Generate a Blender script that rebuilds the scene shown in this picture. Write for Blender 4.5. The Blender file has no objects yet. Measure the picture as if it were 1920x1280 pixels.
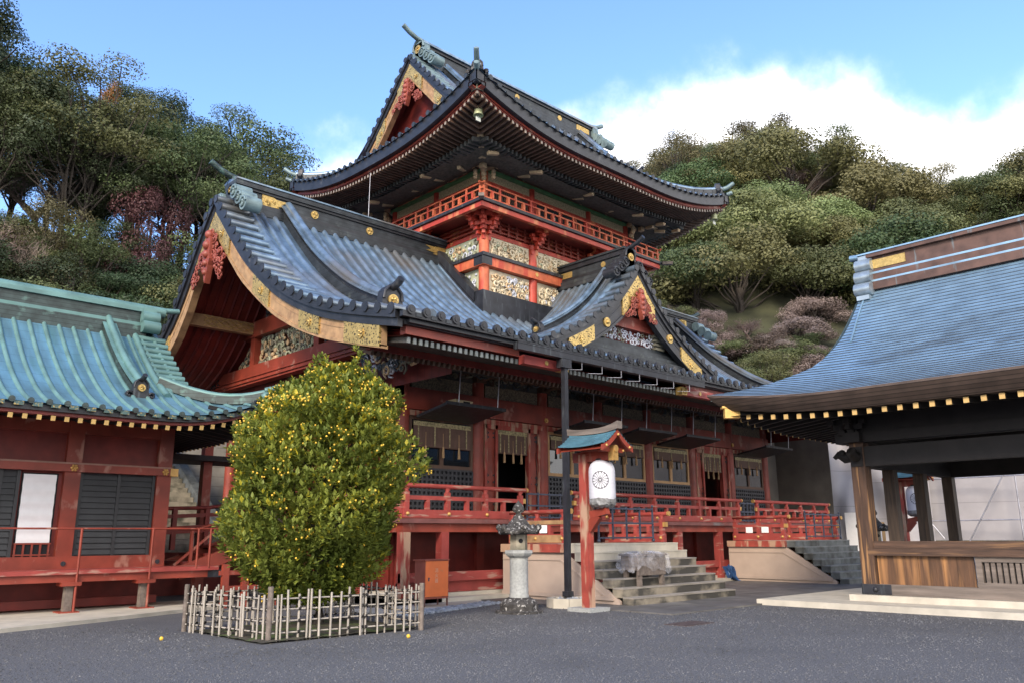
import bpy, bmesh, math, random
from math import sin, cos, pi, radians, sqrt, atan2, exp
from mathutils import Vector, Matrix
random.seed(7)
S = bpy.context.scene
COL = S.collection
# ---------------------------------------------------------------- camera
YAW, PITCH, ROLL = radians(43.921), radians(13.332), radians(-.323)
cam = bpy.data.cameras.new('camera'); camo = bpy.data.objects.new('camera', cam); COL.objects.link(camo)
cam.sensor_width = 36; cam.lens = 28.854; cam.clip_start = .1; cam.clip_end = 6000
fw = Vector((sin(YAW)*cos(PITCH), cos(YAW)*cos(PITCH), sin(PITCH)))
rt = Vector((cos(YAW), -sin(YAW), 0)); up = rt.cross(fw)
r2 = rt*cos(ROLL) + up*sin(ROLL); u2 = up*cos(ROLL) - rt*sin(ROLL)
camo.matrix_world = Matrix(((r2.x, u2.x, -fw.x, 0), (r2.y, u2.y, -fw.y, 0), (r2.z, u2.z, -fw.z, 1.6), (0, 0, 0, 1)))
S.camera = camo
# ---------------------------------------------------------------- sky, sun, exposure
SUN_DIR = Vector((-.80, -.42, .52)).normalized()      # towards the sun
w = bpy.data.worlds.new('World'); S.world = w; w.use_nodes = True
nt = w.node_tree; N = nt.nodes; L = nt.links; N.clear()
def nd(t, **k):
    n = N.new(t)
    for a, b in k.items(): setattr(n, a, b)
    return n
def mth(op, a, b=None, c=None, clamp=False):
    n = nd('ShaderNodeMath', operation=op, use_clamp=clamp)
    for i, q in enumerate((a, b, c)):
        if q is None: continue
        if isinstance(q, (int, float)): n.inputs[i].default_value = q
        else: L.new(q, n.inputs[i])
    return n.outputs[0]
sky = nd('ShaderNodeTexSky', sky_type='NISHITA'); sky.sun_disc = False
sky.sun_elevation = math.asin(SUN_DIR.z); sky.sun_rotation = atan2(SUN_DIR.x, SUN_DIR.y)
sky.air_density = 1.0; sky.dust_density = .6; sky.ozone_density = 2.0
geo = nd('ShaderNodeTexCoord'); sep = nd('ShaderNodeSeparateXYZ'); L.new(geo.outputs['Generated'], sep.inputs[0])
az = mth('ARCTAN2', sep.outputs[0], sep.outputs[1])                 # 0 = +Y, turning towards +X
el = mth('ARCSINE', sep.outputs[2])
azn = mth('ADD', mth('DIVIDE', az, 2*pi), .5)
ramp = nd('ShaderNodeFloatCurve'); L.new(azn, ramp.inputs['Value'])
cv = ramp.mapping.curves[0]
pts = [(-180, 44), (-130, 46), (-90, 30), (-40, 12), (5, 5), (24, 12), (28, 25.8), (31, 27.6), (34, 27.8), (38, 25), (42, 26), (46, 28.5), (50, 28.6), (56, 30), (62, 31), (66, 31.2), (72, 29), (77, 27.8), (90, 28), (120, 36), (150, 46), (180, 44)]  # cloud tops by azimuth; unseen banks behind the camera added for ambient fill
cp = [((a/360)+.5, e/90) for a, e in pts]
cv.points[0].location = cp[0]; cv.points[1].location = cp[-1]
for q in cp[1:-1]: cv.points.new(*q)
ramp.mapping.update()
edge = mth('MULTIPLY', ramp.outputs[0], pi/2)
nz = nd('ShaderNodeTexNoise'); nz.inputs['Scale'].default_value = 5.5; nz.inputs['Detail'].default_value = 9; nz.inputs['Roughness'].default_value = .58
L.new(geo.outputs['Generated'], nz.inputs['Vector'])
nz2 = nd('ShaderNodeTexNoise'); nz2.inputs['Scale'].default_value = 17; nz2.inputs['Detail'].default_value = 6
L.new(geo.outputs['Generated'], nz2.inputs['Vector'])
wob = mth('ADD', mth('MULTIPLY', mth('SUBTRACT', nz.outputs[0], .5), .20), mth('MULTIPLY', mth('SUBTRACT', nz2.outputs[0], .5), .05))
cl = mth('DIVIDE', mth('ADD', mth('SUBTRACT', edge, el), wob), .115)
cl = mth('ADD', cl, 0.15)
mask = nd('ShaderNodeMapRange', interpolation_type='SMOOTHERSTEP'); L.new(cl, mask.inputs[0])
cm = nd('ShaderNodeMix', data_type='RGBA')
L.new(mask.outputs[0], cm.inputs['Factor'])
skm = nd('ShaderNodeMix', data_type='RGBA', blend_type='MULTIPLY'); skm.inputs['Factor'].default_value = 1
L.new(sky.outputs[0], skm.inputs['A']); skm.inputs['B'].default_value = (.92, 1.05, 1.27, 1)
L.new(skm.outputs['Result'], cm.inputs['A'])
cc = nd('ShaderNodeMix', data_type='RGBA'); L.new(nz2.outputs[0], cc.inputs['Factor'])
cc.inputs['A'].default_value = (6.3, 6.4, 6.7, 1); cc.inputs['B'].default_value = (9.6, 9.2, 8.9, 1)
L.new(cc.outputs['Result'], cm.inputs['B'])
bg = nd('ShaderNodeBackground'); bg.inputs['Strength'].default_value = .1
L.new(cm.outputs['Result'], bg.inputs['Color'])
wo = nd('ShaderNodeOutputWorld'); L.new(bg.outputs[0], wo.inputs[0])
sl = bpy.data.lights.new('sun', 'SUN'); sl.energy = 1.25; sl.angle = radians(16); sl.color = (1, .86, .70)
so = bpy.data.objects.new('sun', sl); COL.objects.link(so)
so.rotation_euler = SUN_DIR.to_track_quat('Z', 'Y').to_euler()
S.view_settings.view_transform = 'Standard'; S.view_settings.look = 'None'; S.view_settings.gamma = 1
S.view_settings.exposure = 1.8
# ---------------------------------------------------------------- helpers
def tag(o, label=None, cat=None, group=None, kind=None):
    if label: o['label'] = label
    if cat: o['category'] = cat
    if group: o['group'] = group
    if kind: o['kind'] = kind
    return o
def thing(name, label, cat, loc=(0, 0, 0), group=None, rz=0):
    o = bpy.data.objects.new(name, None); COL.objects.link(o); o.location = loc; o.rotation_euler.z = rz
    o.empty_display_size = .3
    return tag(o, label, cat, group)
ORG = {}
class MB:
    """collects geometry in world coordinates, then links it as one mesh object"""
    def __init__(s): s.v = []; s.f = []; s.sm = []; s.m = []; s.mi = 0
    def add(s, vs, fs, sm=False):
        b = len(s.v); s.v += [tuple(p) for p in vs]
        for f in fs: s.f.append([i+b for i in f]); s.sm.append(sm); s.m.append(s.mi)
    def box(s, x0, x1, y0, y1, z0, z1):
        s.add([(x, y, z) for x in (x0, x1) for y in (y0, y1) for z in (z0, z1)],
              [(0, 1, 3, 2), (4, 6, 7, 5), (0, 4, 5, 1), (2, 3, 7, 6), (0, 2, 6, 4), (1, 5, 7, 3)])
    def bar(s, p0, p1, w, h, up=(0, 0, 1), w1=None, h1=None):
        p0, p1 = Vector(p0), Vector(p1); d = (p1-p0).normalized(); u = Vector(up); r = d.cross(u)
        if r.length < 1e-4: r = d.cross(Vector((0, 1, 0)))
        r.normalize(); u = r.cross(d); vs = []
        for p, a, b in ((p0, w, h), (p1, w1 or w, h1 or h)):
            for i, j in ((-1, -1), (1, -1), (1, 1), (-1, 1)): vs.append(p + r*(a/2*i) + u*(b/2*j))
        s.add(vs, [(0, 1, 2, 3), (7, 6, 5, 4), (0, 4, 5, 1), (1, 5, 6, 2), (2, 6, 7, 3), (3, 7, 4, 0)])
    def tube(s, pts, r, n=8, caps=True, sm=True, a0=0, a1=2*pi, up=(0, 0, 1)):
        pts = [Vector(p) for p in pts]; k = len(pts); rs = r if isinstance(r, (list, tuple)) else [r]*k
        full = abs(a1-a0-2*pi) < 1e-6; m = n if full else n+1; vs = []; U = Vector(up)
        for i, p in enumerate(pts):
            t = (pts[min(i+1, k-1)] - pts[max(i-1, 0)]).normalized()
            x = t.cross(U)
            if x.length < 1e-3: x = t.cross(Vector((0, 1, .01)))
            x.normalize(); y = x.cross(t)
            for j in range(m):
                a = a0 + (a1-a0)*j/n; vs.append(p + x*(cos(a)*rs[i]) + y*(sin(a)*rs[i]))
        fs = []
        for i in range(k-1):
            for j in range(n):
                j2 = (j+1) % m; fs.append((i*m+j, i*m+j2, (i+1)*m+j2, (i+1)*m+j))
        s.add(vs, fs, sm)
        if caps: s.add(vs[:m], [list(range(m))]); s.add(vs[-m:], [list(range(m))])
    def lathe(s, c, prof, n=16, sm=True, ph=0, ax='z'):
        vs = []
        for r, z in prof:
            for j in range(n):
                a = ph + 2*pi*j/n
                if ax == 'z': vs.append((c[0]+r*cos(a), c[1]+r*sin(a), c[2]+z))
                elif ax == 'x': vs.append((c[0]+z, c[1]+r*cos(a), c[2]+r*sin(a)))
                else: vs.append((c[0]+r*cos(a), c[1]+z, c[2]+r*sin(a)))
        k = len(prof); fs = [(i*n+j, i*n+(j+1) % n, (i+1)*n+(j+1) % n, (i+1)*n+j) for i in range(k-1) for j in range(n)]
        s.add(vs, fs, sm); s.add(vs[:n], [list(range(n))]); s.add(vs[-n:], [list(range(n))])
    def prism(s, poly, ax, a0, a1, mp=None):
        def P(u, v, a):
            return (a, u, v) if ax == 'x' else (u, a, v) if ax == 'y' else (u, v, a)
        n = len(poly); vs = [P(u, v, a0) for u, v in poly] + [P(u, v, a1) for u, v in poly]
        if mp: vs = [mp(*p) for p in vs]
        s.add(vs, [list(range(n)), list(range(2*n-1, n-1, -1))] + [(i, (i+1) % n, n+(i+1) % n, n+i) for i in range(n)])
    def grid(s, P, sm=True):
        a, b = len(P), len(P[0]); vs = [p for row in P for p in row]
        s.add(vs, [(i*b+j, i*b+j+1, (i+1)*b+j+1, (i+1)*b+j) for i in range(a-1) for j in range(b-1)], sm)
    def ball(s, c, r, n=8, m=6, sc=(1, 1, 1)):
        prof = [(r*sin(pi*i/m), -r*cos(pi*i/m)) for i in range(m+1)]; b = len(s.v)
        s.lathe((0, 0, 0), prof, n)
        for i in range(b, len(s.v)):
            p = s.v[i]; s.v[i] = (c[0]+p[0]*sc[0], c[1]+p[1]*sc[1], c[2]+p[2]*sc[2])
    def build(s, name, mats, parent=None, label=None, origin=None):
        me = bpy.data.meshes.new(name)
        o = bpy.data.objects.new(name, me); COL.objects.link(o)
        org = Vector((0, 0, 0))
        if parent is not None: org = ORG.get(parent.name, parent.location).copy(); ORG[o.name] = org
        elif origin: org = Vector(origin); o.location = org; ORG[o.name] = org
        me.from_pydata([(p[0]-org.x, p[1]-org.y, p[2]-org.z) for p in s.v], [], s.f)
        for m in (mats if isinstance(mats, (list, tuple)) else [mats]): me.materials.append(m)
        me.polygons.foreach_set('material_index', s.m); me.polygons.foreach_set('use_smooth', s.sm)
        me.update()
        if parent is not None: o.parent = parent
        if label: o['label'] = label
        return o
def kids(o): return [c for c in bpy.data.objects if c.parent == o]
def copy_tree(o, parent=None):
    c = o.copy(); COL.objects.link(c)
    if parent is not None: c.parent = parent
    for ch in list(o.children): copy_tree(ch, c)
    return c
def interp(pts):
    """smooth monotone (pchip) curve through (x, y) points"""
    pts = sorted(pts); X = [p[0] for p in pts]; Y = [p[1] for p in pts]; n = len(X)
    h = [X[i+1]-X[i] for i in range(n-1)]; d = [(Y[i+1]-Y[i])/h[i] for i in range(n-1)]
    m = [d[0]] + [0 if d[i-1]*d[i] <= 0 else 2*d[i-1]*d[i]/(d[i-1]+d[i]) for i in range(1, n-1)] + [d[-1]]
    def f(x):
        if x <= X[0]: return Y[0] + m[0]*(x-X[0])
        if x >= X[-1]: return Y[-1] + m[-1]*(x-X[-1])
        i = max(k for k in range(n-1) if X[k] <= x); t = (x-X[i])/h[i]
        return (Y[i]*(1+2*t)*(1-t)**2 + h[i]*m[i]*t*(1-t)**2 + Y[i+1]*t*t*(3-2*t) + h[i]*m[i+1]*t*t*(t-1))
    return f
def lin(a, b, n): return [a+(b-a)*i/(n-1) for i in range(n)]
# ---------------------------------------------------------------- materials
def mat(name, col, rough=.6, metal=0., lo=.7, hi=1.2, scale=3., stretch=(1, 1, 1), wear=None, wear_amt=.5, wear_scale=2., bump=0., bscale=30., spec=.5,
        seam=None, wstretch=None, rnd=0., col2=None, detail=6, wear_soft=.08):
    m = bpy.data.materials.new(name); m.use_nodes = True; t = m.node_tree; n = t.nodes; l = t.links
    p = n['Principled BSDF']; p.inputs['Roughness'].default_value = rough; p.inputs['Metallic'].default_value = metal
    p.inputs['Specular IOR Level'].default_value = spec
    tc = n.new('ShaderNodeTexCoord')
    def noise(sc, st=(1, 1, 1), det=6):
        mp = n.new('ShaderNodeMapping'); mp.inputs['Scale'].default_value = st; l.new(tc.outputs['Object'], mp.inputs[0])
        z = n.new('ShaderNodeTexNoise'); z.inputs['Scale'].default_value = sc; z.inputs['Detail'].default_value = det; l.new(mp.outputs[0], z.inputs['Vector'])
        return z.outputs[0]
    f = noise(scale, stretch, detail)
    mr = n.new('ShaderNodeMapRange'); mr.inputs[1].default_value = .3; mr.inputs[2].default_value = .7; l.new(f, mr.inputs[0])
    mx = n.new('ShaderNodeMix'); mx.data_type = 'RGBA'; l.new(mr.outputs[0], mx.inputs['Factor'])
    mx.inputs['A'].default_value = tuple(c*lo for c in col) + (1,); mx.inputs['B'].default_value = tuple(c*hi for c in (col2 or col)) + (1,)
    out = mx.outputs['Result']
    if wear:
        f2 = noise(wear_scale, wstretch or stretch, 8)
        r2 = n.new('ShaderNodeMapRange'); r2.inputs[1].default_value = 1-wear_amt; r2.inputs[2].default_value = 1-wear_amt+wear_soft; l.new(f2, r2.inputs[0])
        m2 = n.new('ShaderNodeMix'); m2.data_type = 'RGBA'; l.new(r2.outputs[0], m2.inputs['Factor']); l.new(out, m2.inputs['A']); m2.inputs['B'].default_value = tuple(wear)+(1,)
        out = m2.outputs['Result']
    if seam:                                   # (axis, spacing, width, strength)
        axn, sp, wd, stg = seam
        sx = n.new('ShaderNodeSeparateXYZ'); l.new(tc.outputs['Object'], sx.inputs[0])
        dv = n.new('ShaderNodeMath'); dv.operation = 'DIVIDE'; l.new(sx.outputs[axn], dv.inputs[0]); dv.inputs[1].default_value = sp
        fr = n.new('ShaderNodeMath'); fr.operation = 'FRACT'; l.new(dv.outputs[0], fr.inputs[0])
        ls = n.new('ShaderNodeMath'); ls.operation = 'LESS_THAN'; l.new(fr.outputs[0], ls.inputs[0]); ls.inputs[1].default_value = wd
        ml = n.new('ShaderNodeMath'); ml.operation = 'MULTIPLY'; l.new(ls.outputs[0], ml.inputs[0]); ml.inputs[1].default_value = stg
        m3 = n.new('ShaderNodeMix'); m3.data_type = 'RGBA'; l.new(ml.outputs[0], m3.inputs['Factor']); l.new(out, m3.inputs['A']); m3.inputs['B'].default_value = tuple(c*.25 for c in col)+(1,)
        out = m3.outputs['Result']
    if rnd:
        oi = n.new('ShaderNodeObjectInfo'); hs = n.new('ShaderNodeHueSaturation')
        a = n.new('ShaderNodeMapRange'); a.inputs[3].default_value = 1-rnd; a.inputs[4].default_value = 1+rnd; l.new(oi.outputs['Random'], a.inputs[0])
        l.new(a.outputs[0], hs.inputs['Value'])
        b = n.new('ShaderNodeMath'); b.operation = 'MULTIPLY_ADD'; l.new(oi.outputs['Random'], b.inputs[0]); b.inputs[1].default_value = 17.3; b.inputs[2].default_value = 0
        c = n.new('ShaderNodeMath'); c.operation = 'FRACT'; l.new(b.outputs[0], c.inputs[0])
        d = n.new('ShaderNodeMapRange'); d.inputs[3].default_value = .5-.06*rnd*4; d.inputs[4].default_value = .5+.035*rnd*4; l.new(c.outputs[0], d.inputs[0]); l.new(d.outputs[0], hs.inputs['Hue'])
        l.new(out, hs.inputs['Color']); out = hs.outputs['Color']
    l.new(out, p.inputs['Base Color'])
    if bump:
        bn = n.new('ShaderNodeBump'); bn.inputs['Strength'].default_value = bump; bn.inputs['Distance'].default_value = .02
        l.new(noise(bscale, stretch), bn.inputs['Height']); l.new(bn.outputs[0], p.inputs['Normal'])
    m['p'] = 1
    return m
RED = mat('red_lacquer', (.25, .042, .024), .5, wear=(.33, .15, .11), wear_amt=.40, wear_scale=2.6, wstretch=(1, 1, .6), lo=.62, hi=1.2, scale=1.6)
REDW = mat('worn_red_lacquer', (.29, .046, .038), .6, wear=(.37, .20, .155), wear_amt=.43, wear_scale=3.2, wstretch=(.5, .5, 3), lo=.8, hi=1.2, bump=.15)
REDF = mat('faded_wood_red', (.30, .05, .035), .7, wear=(.40, .25, .17), wear_amt=.52, wear_scale=2.5, wstretch=(2, 2, .4), bump=.2)
VERM = mat('vermilion', (.40, .042, .021), .5, wear=(.58, .22, .09), wear_amt=.43, wear_scale=1.2, wstretch=(1.5, 1.5, .5), lo=.8, hi=1.15)
VERMC = mat('peeled_vermilion', (.50, .12, .05), .6, wear=(.40, .05, .025), wear_amt=.5, wear_scale=1.6, wstretch=(2, 2, .5))
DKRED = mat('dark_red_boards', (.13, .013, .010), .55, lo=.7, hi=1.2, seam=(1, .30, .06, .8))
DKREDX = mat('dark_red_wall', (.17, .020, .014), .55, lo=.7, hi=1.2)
ORANGE = mat('orange_paint', (.70, .17, .05), .5, lo=.9, hi=1.08, wear=(.5, .2, .1), wear_amt=.38, wear_scale=4)
GOLD = mat('gold_leaf', (.52, .36, .125), .45, metal=.65, lo=.7, hi=1.15, scale=14, bump=.5, bscale=40)
BRASS = mat('gilt_fitting', (.60, .36, .12), .45, metal=.5, lo=.8, hi=1.1, scale=9)
BLACK = mat('black_lacquer', (.014, .015, .019), .45, lo=.7, hi=1.8, wear=(.06, .06, .06), wear_amt=.36, wear_scale=3)
BLACKW = mat('weathered_black', (.015, .016, .021), .5, lo=.6, hi=1.6, wear=(.10, .12, .13), wear_amt=.42, wear_scale=5, wstretch=(2, 2, .25), wear_soft=.25)
COPPER = mat('dark_copper_roof', (.15, .23, .32), .38, metal=.55, lo=.6, hi=1.3, scale=1.6, wear=(.16, .145, .125), wear_amt=.50, wear_scale=.33, wear_soft=.22, seam=(2, .23, .05, .45), bump=.12, bscale=5)
COPROLL = mat('copper_rolls', (.175, .25, .33), .36, metal=.55, lo=.6, hi=1.35, scale=3., wear=(.19, .17, .145), wear_amt=.50, wear_scale=.33, wear_soft=.25)
VERDCAP = mat('verdigris_caps', (.17, .24, .25), .5, metal=.2, lo=.7, hi=1.25, scale=3, wear=(.05, .07, .09), wear_amt=.45, wear_scale=4, wear_soft=.2)
RIDGE = mat('aged_ridge_copper', (.028, .033, .038), .5, metal=.2, lo=.6, hi=1.6, wear=(.11, .13, .12), wear_amt=.40, wear_scale=3.5, wear_soft=.25, seam=(2, .14, .12, .7))
VERD = mat('verdigris_roof', (.135, .25, .285), .42, metal=.5, lo=.75, hi=1.25, scale=1.1, stretch=(2.5, .5, .5), wear=(.075, .19, .15), wear_amt=.42, wear_scale=1., wear_soft=.3, seam=(2, .26, .035, .5), col2=(.15, .31, .40), bump=.1, bscale=5)
VERDR = mat('verdigris_rolls', (.115, .22, .21), .55, metal=.2, lo=.75, hi=1.25, scale=2., wear=(.08, .20, .15), wear_amt=.42, wear_scale=1.3, wear_soft=.3)
VERDD = mat('dark_verdigris', (.030, .046, .044), .55, metal=.1, lo=.6, hi=1.6, scale=4, wear=(.13, .24, .21), wear_amt=.40, wear_scale=3, wear_soft=.2, seam=(2, .11, .14, .7))
PAVROOF = mat('blue_copper_shingles', (.24, .38, .50), .38, metal=.5, lo=.8, hi=1.15, scale=2.0, wear=(.10, .13, .15), wear_amt=.43, wear_scale=.75, wstretch=(.7, .55, 1.5), wear_soft=.16)
BROWNCOP = mat('brown_copper', (.115, .062, .045), .5, metal=.3, lo=.6, hi=1.2, wear=(.16, .21, .22), wear_amt=.36, wear_scale=1.6, wear_soft=.12, wstretch=(1, 3, .5))
PAVEDGE = mat('layered_bark_eave', (.085, .058, .045), .7, lo=.7, hi=1.2, seam=(2, .075, .22, .8))
TAN = mat('bare_tan_timber', (.37, .225, .11), .65, lo=.65, hi=1.15, scale=4, wear=(.16, .085, .045), wear_amt=.45, wear_scale=3, wear_soft=.2)
OLDWOOD = mat('weathered_brown_timber', (.060, .031, .018), .65, lo=.6, hi=1.5, scale=5, stretch=(3, 3, .25), wear=(.30, .16, .065), wear_amt=.46, wear_scale=3.5, wstretch=(3.5, 3.5, .18), wear_soft=.12, bump=.3, bscale=14)
OLDWOODH = mat('weathered_brown_rail', (.075, .040, .024), .65, lo=.6, hi=1.5, scale=5, stretch=(3, .25, 3), wear=(.26, .14, .06), wear_amt=.42, wear_scale=3.5, wstretch=(3.5, .18, 3.5), wear_soft=.15, bump=.3, bscale=14)
BOARDS = mat('golden_boards', (.10, .048, .022), .6, lo=.6, hi=1.3, scale=5, stretch=(3, 3, .25), wear=(.45, .22, .08), wear_amt=.52, wear_scale=2.4, wstretch=(1, 1.6, .12), wear_soft=.2, bump=.3, bscale=14)
GREYWOOD = mat('grey_sill_timber', (.16, .13, .11), .75, lo=.6, hi=1.3, scale=4, stretch=(3, .25, 3), bump=.3, bscale=14)
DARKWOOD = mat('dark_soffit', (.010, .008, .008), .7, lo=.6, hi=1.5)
YELLOWEND = mat('ochre_rafter_end', (.55, .36, .13), .6, lo=.8, hi=1.1)
CREAM = mat('cream_carving', (.62, .53, .37), .6, lo=.75, hi=1.15, scale=3)
OCHRE = mat('ochre_carving', (.50, .36, .21), .6, lo=.7, hi=1.2)
PALEBL = mat('pale_blue_carving', (.48, .50, .56), .6, lo=.8, hi=1.15)
PALEGR = mat('pale_green_carving', (.36, .38, .26), .6, lo=.8, hi=1.15)
GREYCARV = mat('grey_green_carving', (.17, .16, .12), .65, lo=.6, hi=1.3)
DKCARV = mat('dark_carving', (.055, .055, .050), .65, lo=.6, hi=1.5)
DKCARVB = mat('dark_blue_carving', (.045, .06, .075), .65, lo=.6, hi=1.5)
DKCARVR = mat('dark_brown_carving', (.09, .05, .032), .65, lo=.6, hi=1.5)
REDCARV = mat('red_carving', (.25, .055, .034), .5, lo=.75, hi=1.2)
GREEN = mat('green_lacquer', (.11, .24, .10), .55, lo=.75, hi=1.2)
PATTERN = mat('patterned_frieze', (.17, .14, .095), .65, lo=.4, hi=1.5, scale=26, detail=2)
NET = mat('dusty_bird_net', (.080, .067, .052), .9, lo=.6, hi=1.5, scale=2.5, stretch=(4, 4, .2))
LATTICE = mat('black_lattice', (.028, .030, .036), .5, lo=.8, hi=1.3)
LATTBACK = mat('lattice_backing', (.012, .013, .017), .6)
GLASS = mat('dark_window_glass', (.012, .016, .02), .04, spec=.8, lo=.9, hi=1.1)
PINE = mat('pale_window_timber', (.50, .30, .14), .6, lo=.8, hi=1.1)
BROWNFR = mat('dark_window_timber', (.10, .055, .035), .6, lo=.8, hi=1.2)
BLIND = mat('bamboo_blind', (.13, .075, .055), .7, lo=.8, hi=1.2, seam=(0, .05, .3, .6))
BROCADE = mat('gold_brocade', (.42, .36, .19), .7, lo=.35, hi=1.2, scale=22, detail=2)
TASSEL = mat('straw_tassel', (.42, .27, .14), .8, lo=.8, hi=1.1)
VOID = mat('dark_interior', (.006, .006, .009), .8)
WHITE = mat('white_paper', (.82, .82, .84), .8, lo=.96, hi=1.03, scale=6)
LANT = mat('lantern_paper', (.62, .62, .67), .7, lo=.94, hi=1.03, seam=(2, .03, .22, .22))
INK = mat('black_ink', (.012, .012, .014), .6)
PLAST = mat('grey_plastic', (.20, .20, .20), .3, lo=.6, hi=1.5, scale=7)
STONE = mat('grey_stone', (.33, .34, .33), .85, lo=.8, hi=1.15, scale=18, bump=.3, bscale=60)
LICHEN = mat('lichen_stone', (.055, .052, .050), .9, lo=.6, hi=1.4, scale=10, wear=(.46, .45, .43), wear_amt=.43, wear_scale=14, wear_soft=.12, bump=.2, bscale=30, spec=.2)
PALESTONE = mat('pale_paving_stone', (.50, .46, .38), .85, lo=.8, hi=1.12, scale=2.5, wear=(.24, .21, .17), wear_amt=.36, wear_scale=2.5, wear_soft=.25, bump=.15)
MOSSSTONE = mat('mossy_step_stone', (.30, .27, .21), .85, lo=.7, hi=1.15, scale=4, wear=(.060, .062, .042), wear_amt=.54, wear_scale=1.8, wear_soft=.18, bump=.3)
DKSTEP = mat('dark_wet_stone', (.10, .11, .11), .7, lo=.6, hi=1.4, scale=3, wear=(.035, .036, .03), wear_amt=.52, wear_scale=2.2, wear_soft=.2, bump=.3)
PLASTER = mat('beige_render', (.42, .33, .27), .85, lo=.88, hi=1.08, scale=1.6, wear=(.34, .22, .17), wear_amt=.36, wear_scale=1.8, wear_soft=.3)
SLATE = mat('dark_paving', (.115, .11, .105), .6, lo=.7, hi=1.3, scale=1.5, wear=(.24, .23, .20), wear_amt=.45, wear_scale=1.2, wear_soft=.3)
PEBBLE = mat('grey_pebbles', (.22, .24, .27), .8, lo=.6, hi=1.5, scale=6)
IRON = mat('blue_black_iron', (.045, .055, .085), .5, metal=.2, lo=.8, hi=1.3)
BAMBOO = mat('bleached_bamboo', (.36, .325, .28), .6, lo=.7, hi=1.15, scale=5, stretch=(2, 2, .6), wear=(.20, .165, .12), wear_amt=.40, wear_scale=6, wear_soft=.2)
ROPE = mat('black_hemp_rope', (.015, .013, .012), .9)
BARK = mat('bark', (.052, .042, .034), .9, lo=.6, hi=1.3, scale=3, stretch=(3, 3, .5))
BRUSHWD = mat('pale_twigs', (.26, .20, .165), .9, lo=.7, hi=1.3, rnd=.15)
SHUT = mat('charcoal_louvre', (.030, .032, .036), .55, lo=.8, hi=1.2)
SOILG = mat('mossy_soil', (.050, .042, .028), .95, lo=.5, hi=1.4, scale=5, wear=(.06, .085, .02), wear_amt=.5, wear_scale=3, bump=.6)
TARPD = mat('brown_scaffold_mesh', (.165, .145, .12), .8, lo=.75, hi=1.2, scale=1.2)
TARPG = mat('grey_scaffold_sheet', (.33, .315, .325), .75, lo=.85, hi=1.1, scale=.8, seam=(2, 1.7, .02, .35))
STEEL = mat('galvanised_pipe', (.42, .42, .46), .4, metal=.6)
BLUET = mat('blue_tarpaulin', (.02, .07, .20), .5, lo=.7, hi=1.3)
CARD = mat('plywood_board', (.45, .28, .13), .8, lo=.9, hi=1.05)
SIGNRED = mat('sign_red', (.55, .02, .03), .5)
WALLST = mat('stone_block_wall', (.36, .33, .28), .9, lo=.7, hi=1.15, scale=1.5, seam=(2, .42, .05, .6), bump=.2)
ASPH = mat('gravel_asphalt', (.092, .093, .098), .9, lo=.45, hi=1.6, scale=38, detail=8, wear=(.066, .068, .074), wear_amt=.45, wear_scale=.42, wear_soft=.22, bump=1., bscale=45)
HILLM = mat('hill_undergrowth', (.040, .042, .020), .95, lo=.5, hi=1.4, scale=.3, bump=.5, bscale=1.)
def leafmat(name, c, c2, rnd=.28, trans=.25):
    m = mat(name, c, .55, lo=.7, hi=1.2, scale=.9, col2=c2, rnd=rnd, spec=.35)
    t = m.node_tree; p = t.nodes['Principled BSDF']
    tr = t.nodes.new('ShaderNodeBsdfTranslucent'); mx = t.nodes.new('ShaderNodeMixShader'); mx.inputs[0].default_value = trans
    src = p.inputs['Base Color'].links[0].from_socket
    t.links.new(src, tr.inputs[0]); out = t.nodes['Material Output']
    t.links.new(p.outputs[0], mx.inputs[1]); t.links.new(tr.outputs[0], mx.inputs[2]); t.links.new(mx.outputs[0], out.inputs[0])
    return m
LF_CAMPH = leafmat('camphor_leaves', (.155, .18, .068), (.23, .25, .10))
LF_OLIVE = leafmat('olive_leaves', (.110, .128, .055), (.16, .175, .072))
LF_DARK = leafmat('dark_evergreen_leaves', (.036, .060, .032), (.062, .092, .042))
LF_MID = leafmat('mid_green_leaves', (.062, .094, .038), (.105, .14, .052))
LF_BROWN = leafmat('brown_autumn_leaves', (.13, .115, .075), (.17, .145, .095))
LF_PURP = leafmat('purple_leaves', (.075, .032, .038), (.11, .045, .045), .05)
LF_ORNG = leafmat('orange_leaves', (.30, .14, .03), (.36, .18, .04), .05)
LF_CIT = leafmat('citrus_leaves', (.095, .150, .024), (.27, .30, .055), 0, .28)
LF_TWIG = leafmat('pinkish_twigs', (.21, .165, .15), (.30, .235, .21), .12, .2)
LF_CITY = leafmat('yellow_citrus_shoots', (.34, .35, .035), (.50, .42, .035), 0, .3)
FRUIT = mat('yellow_citrus_fruit', (.70, .45, .05), .5, lo=.9, hi=1.05)
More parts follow.
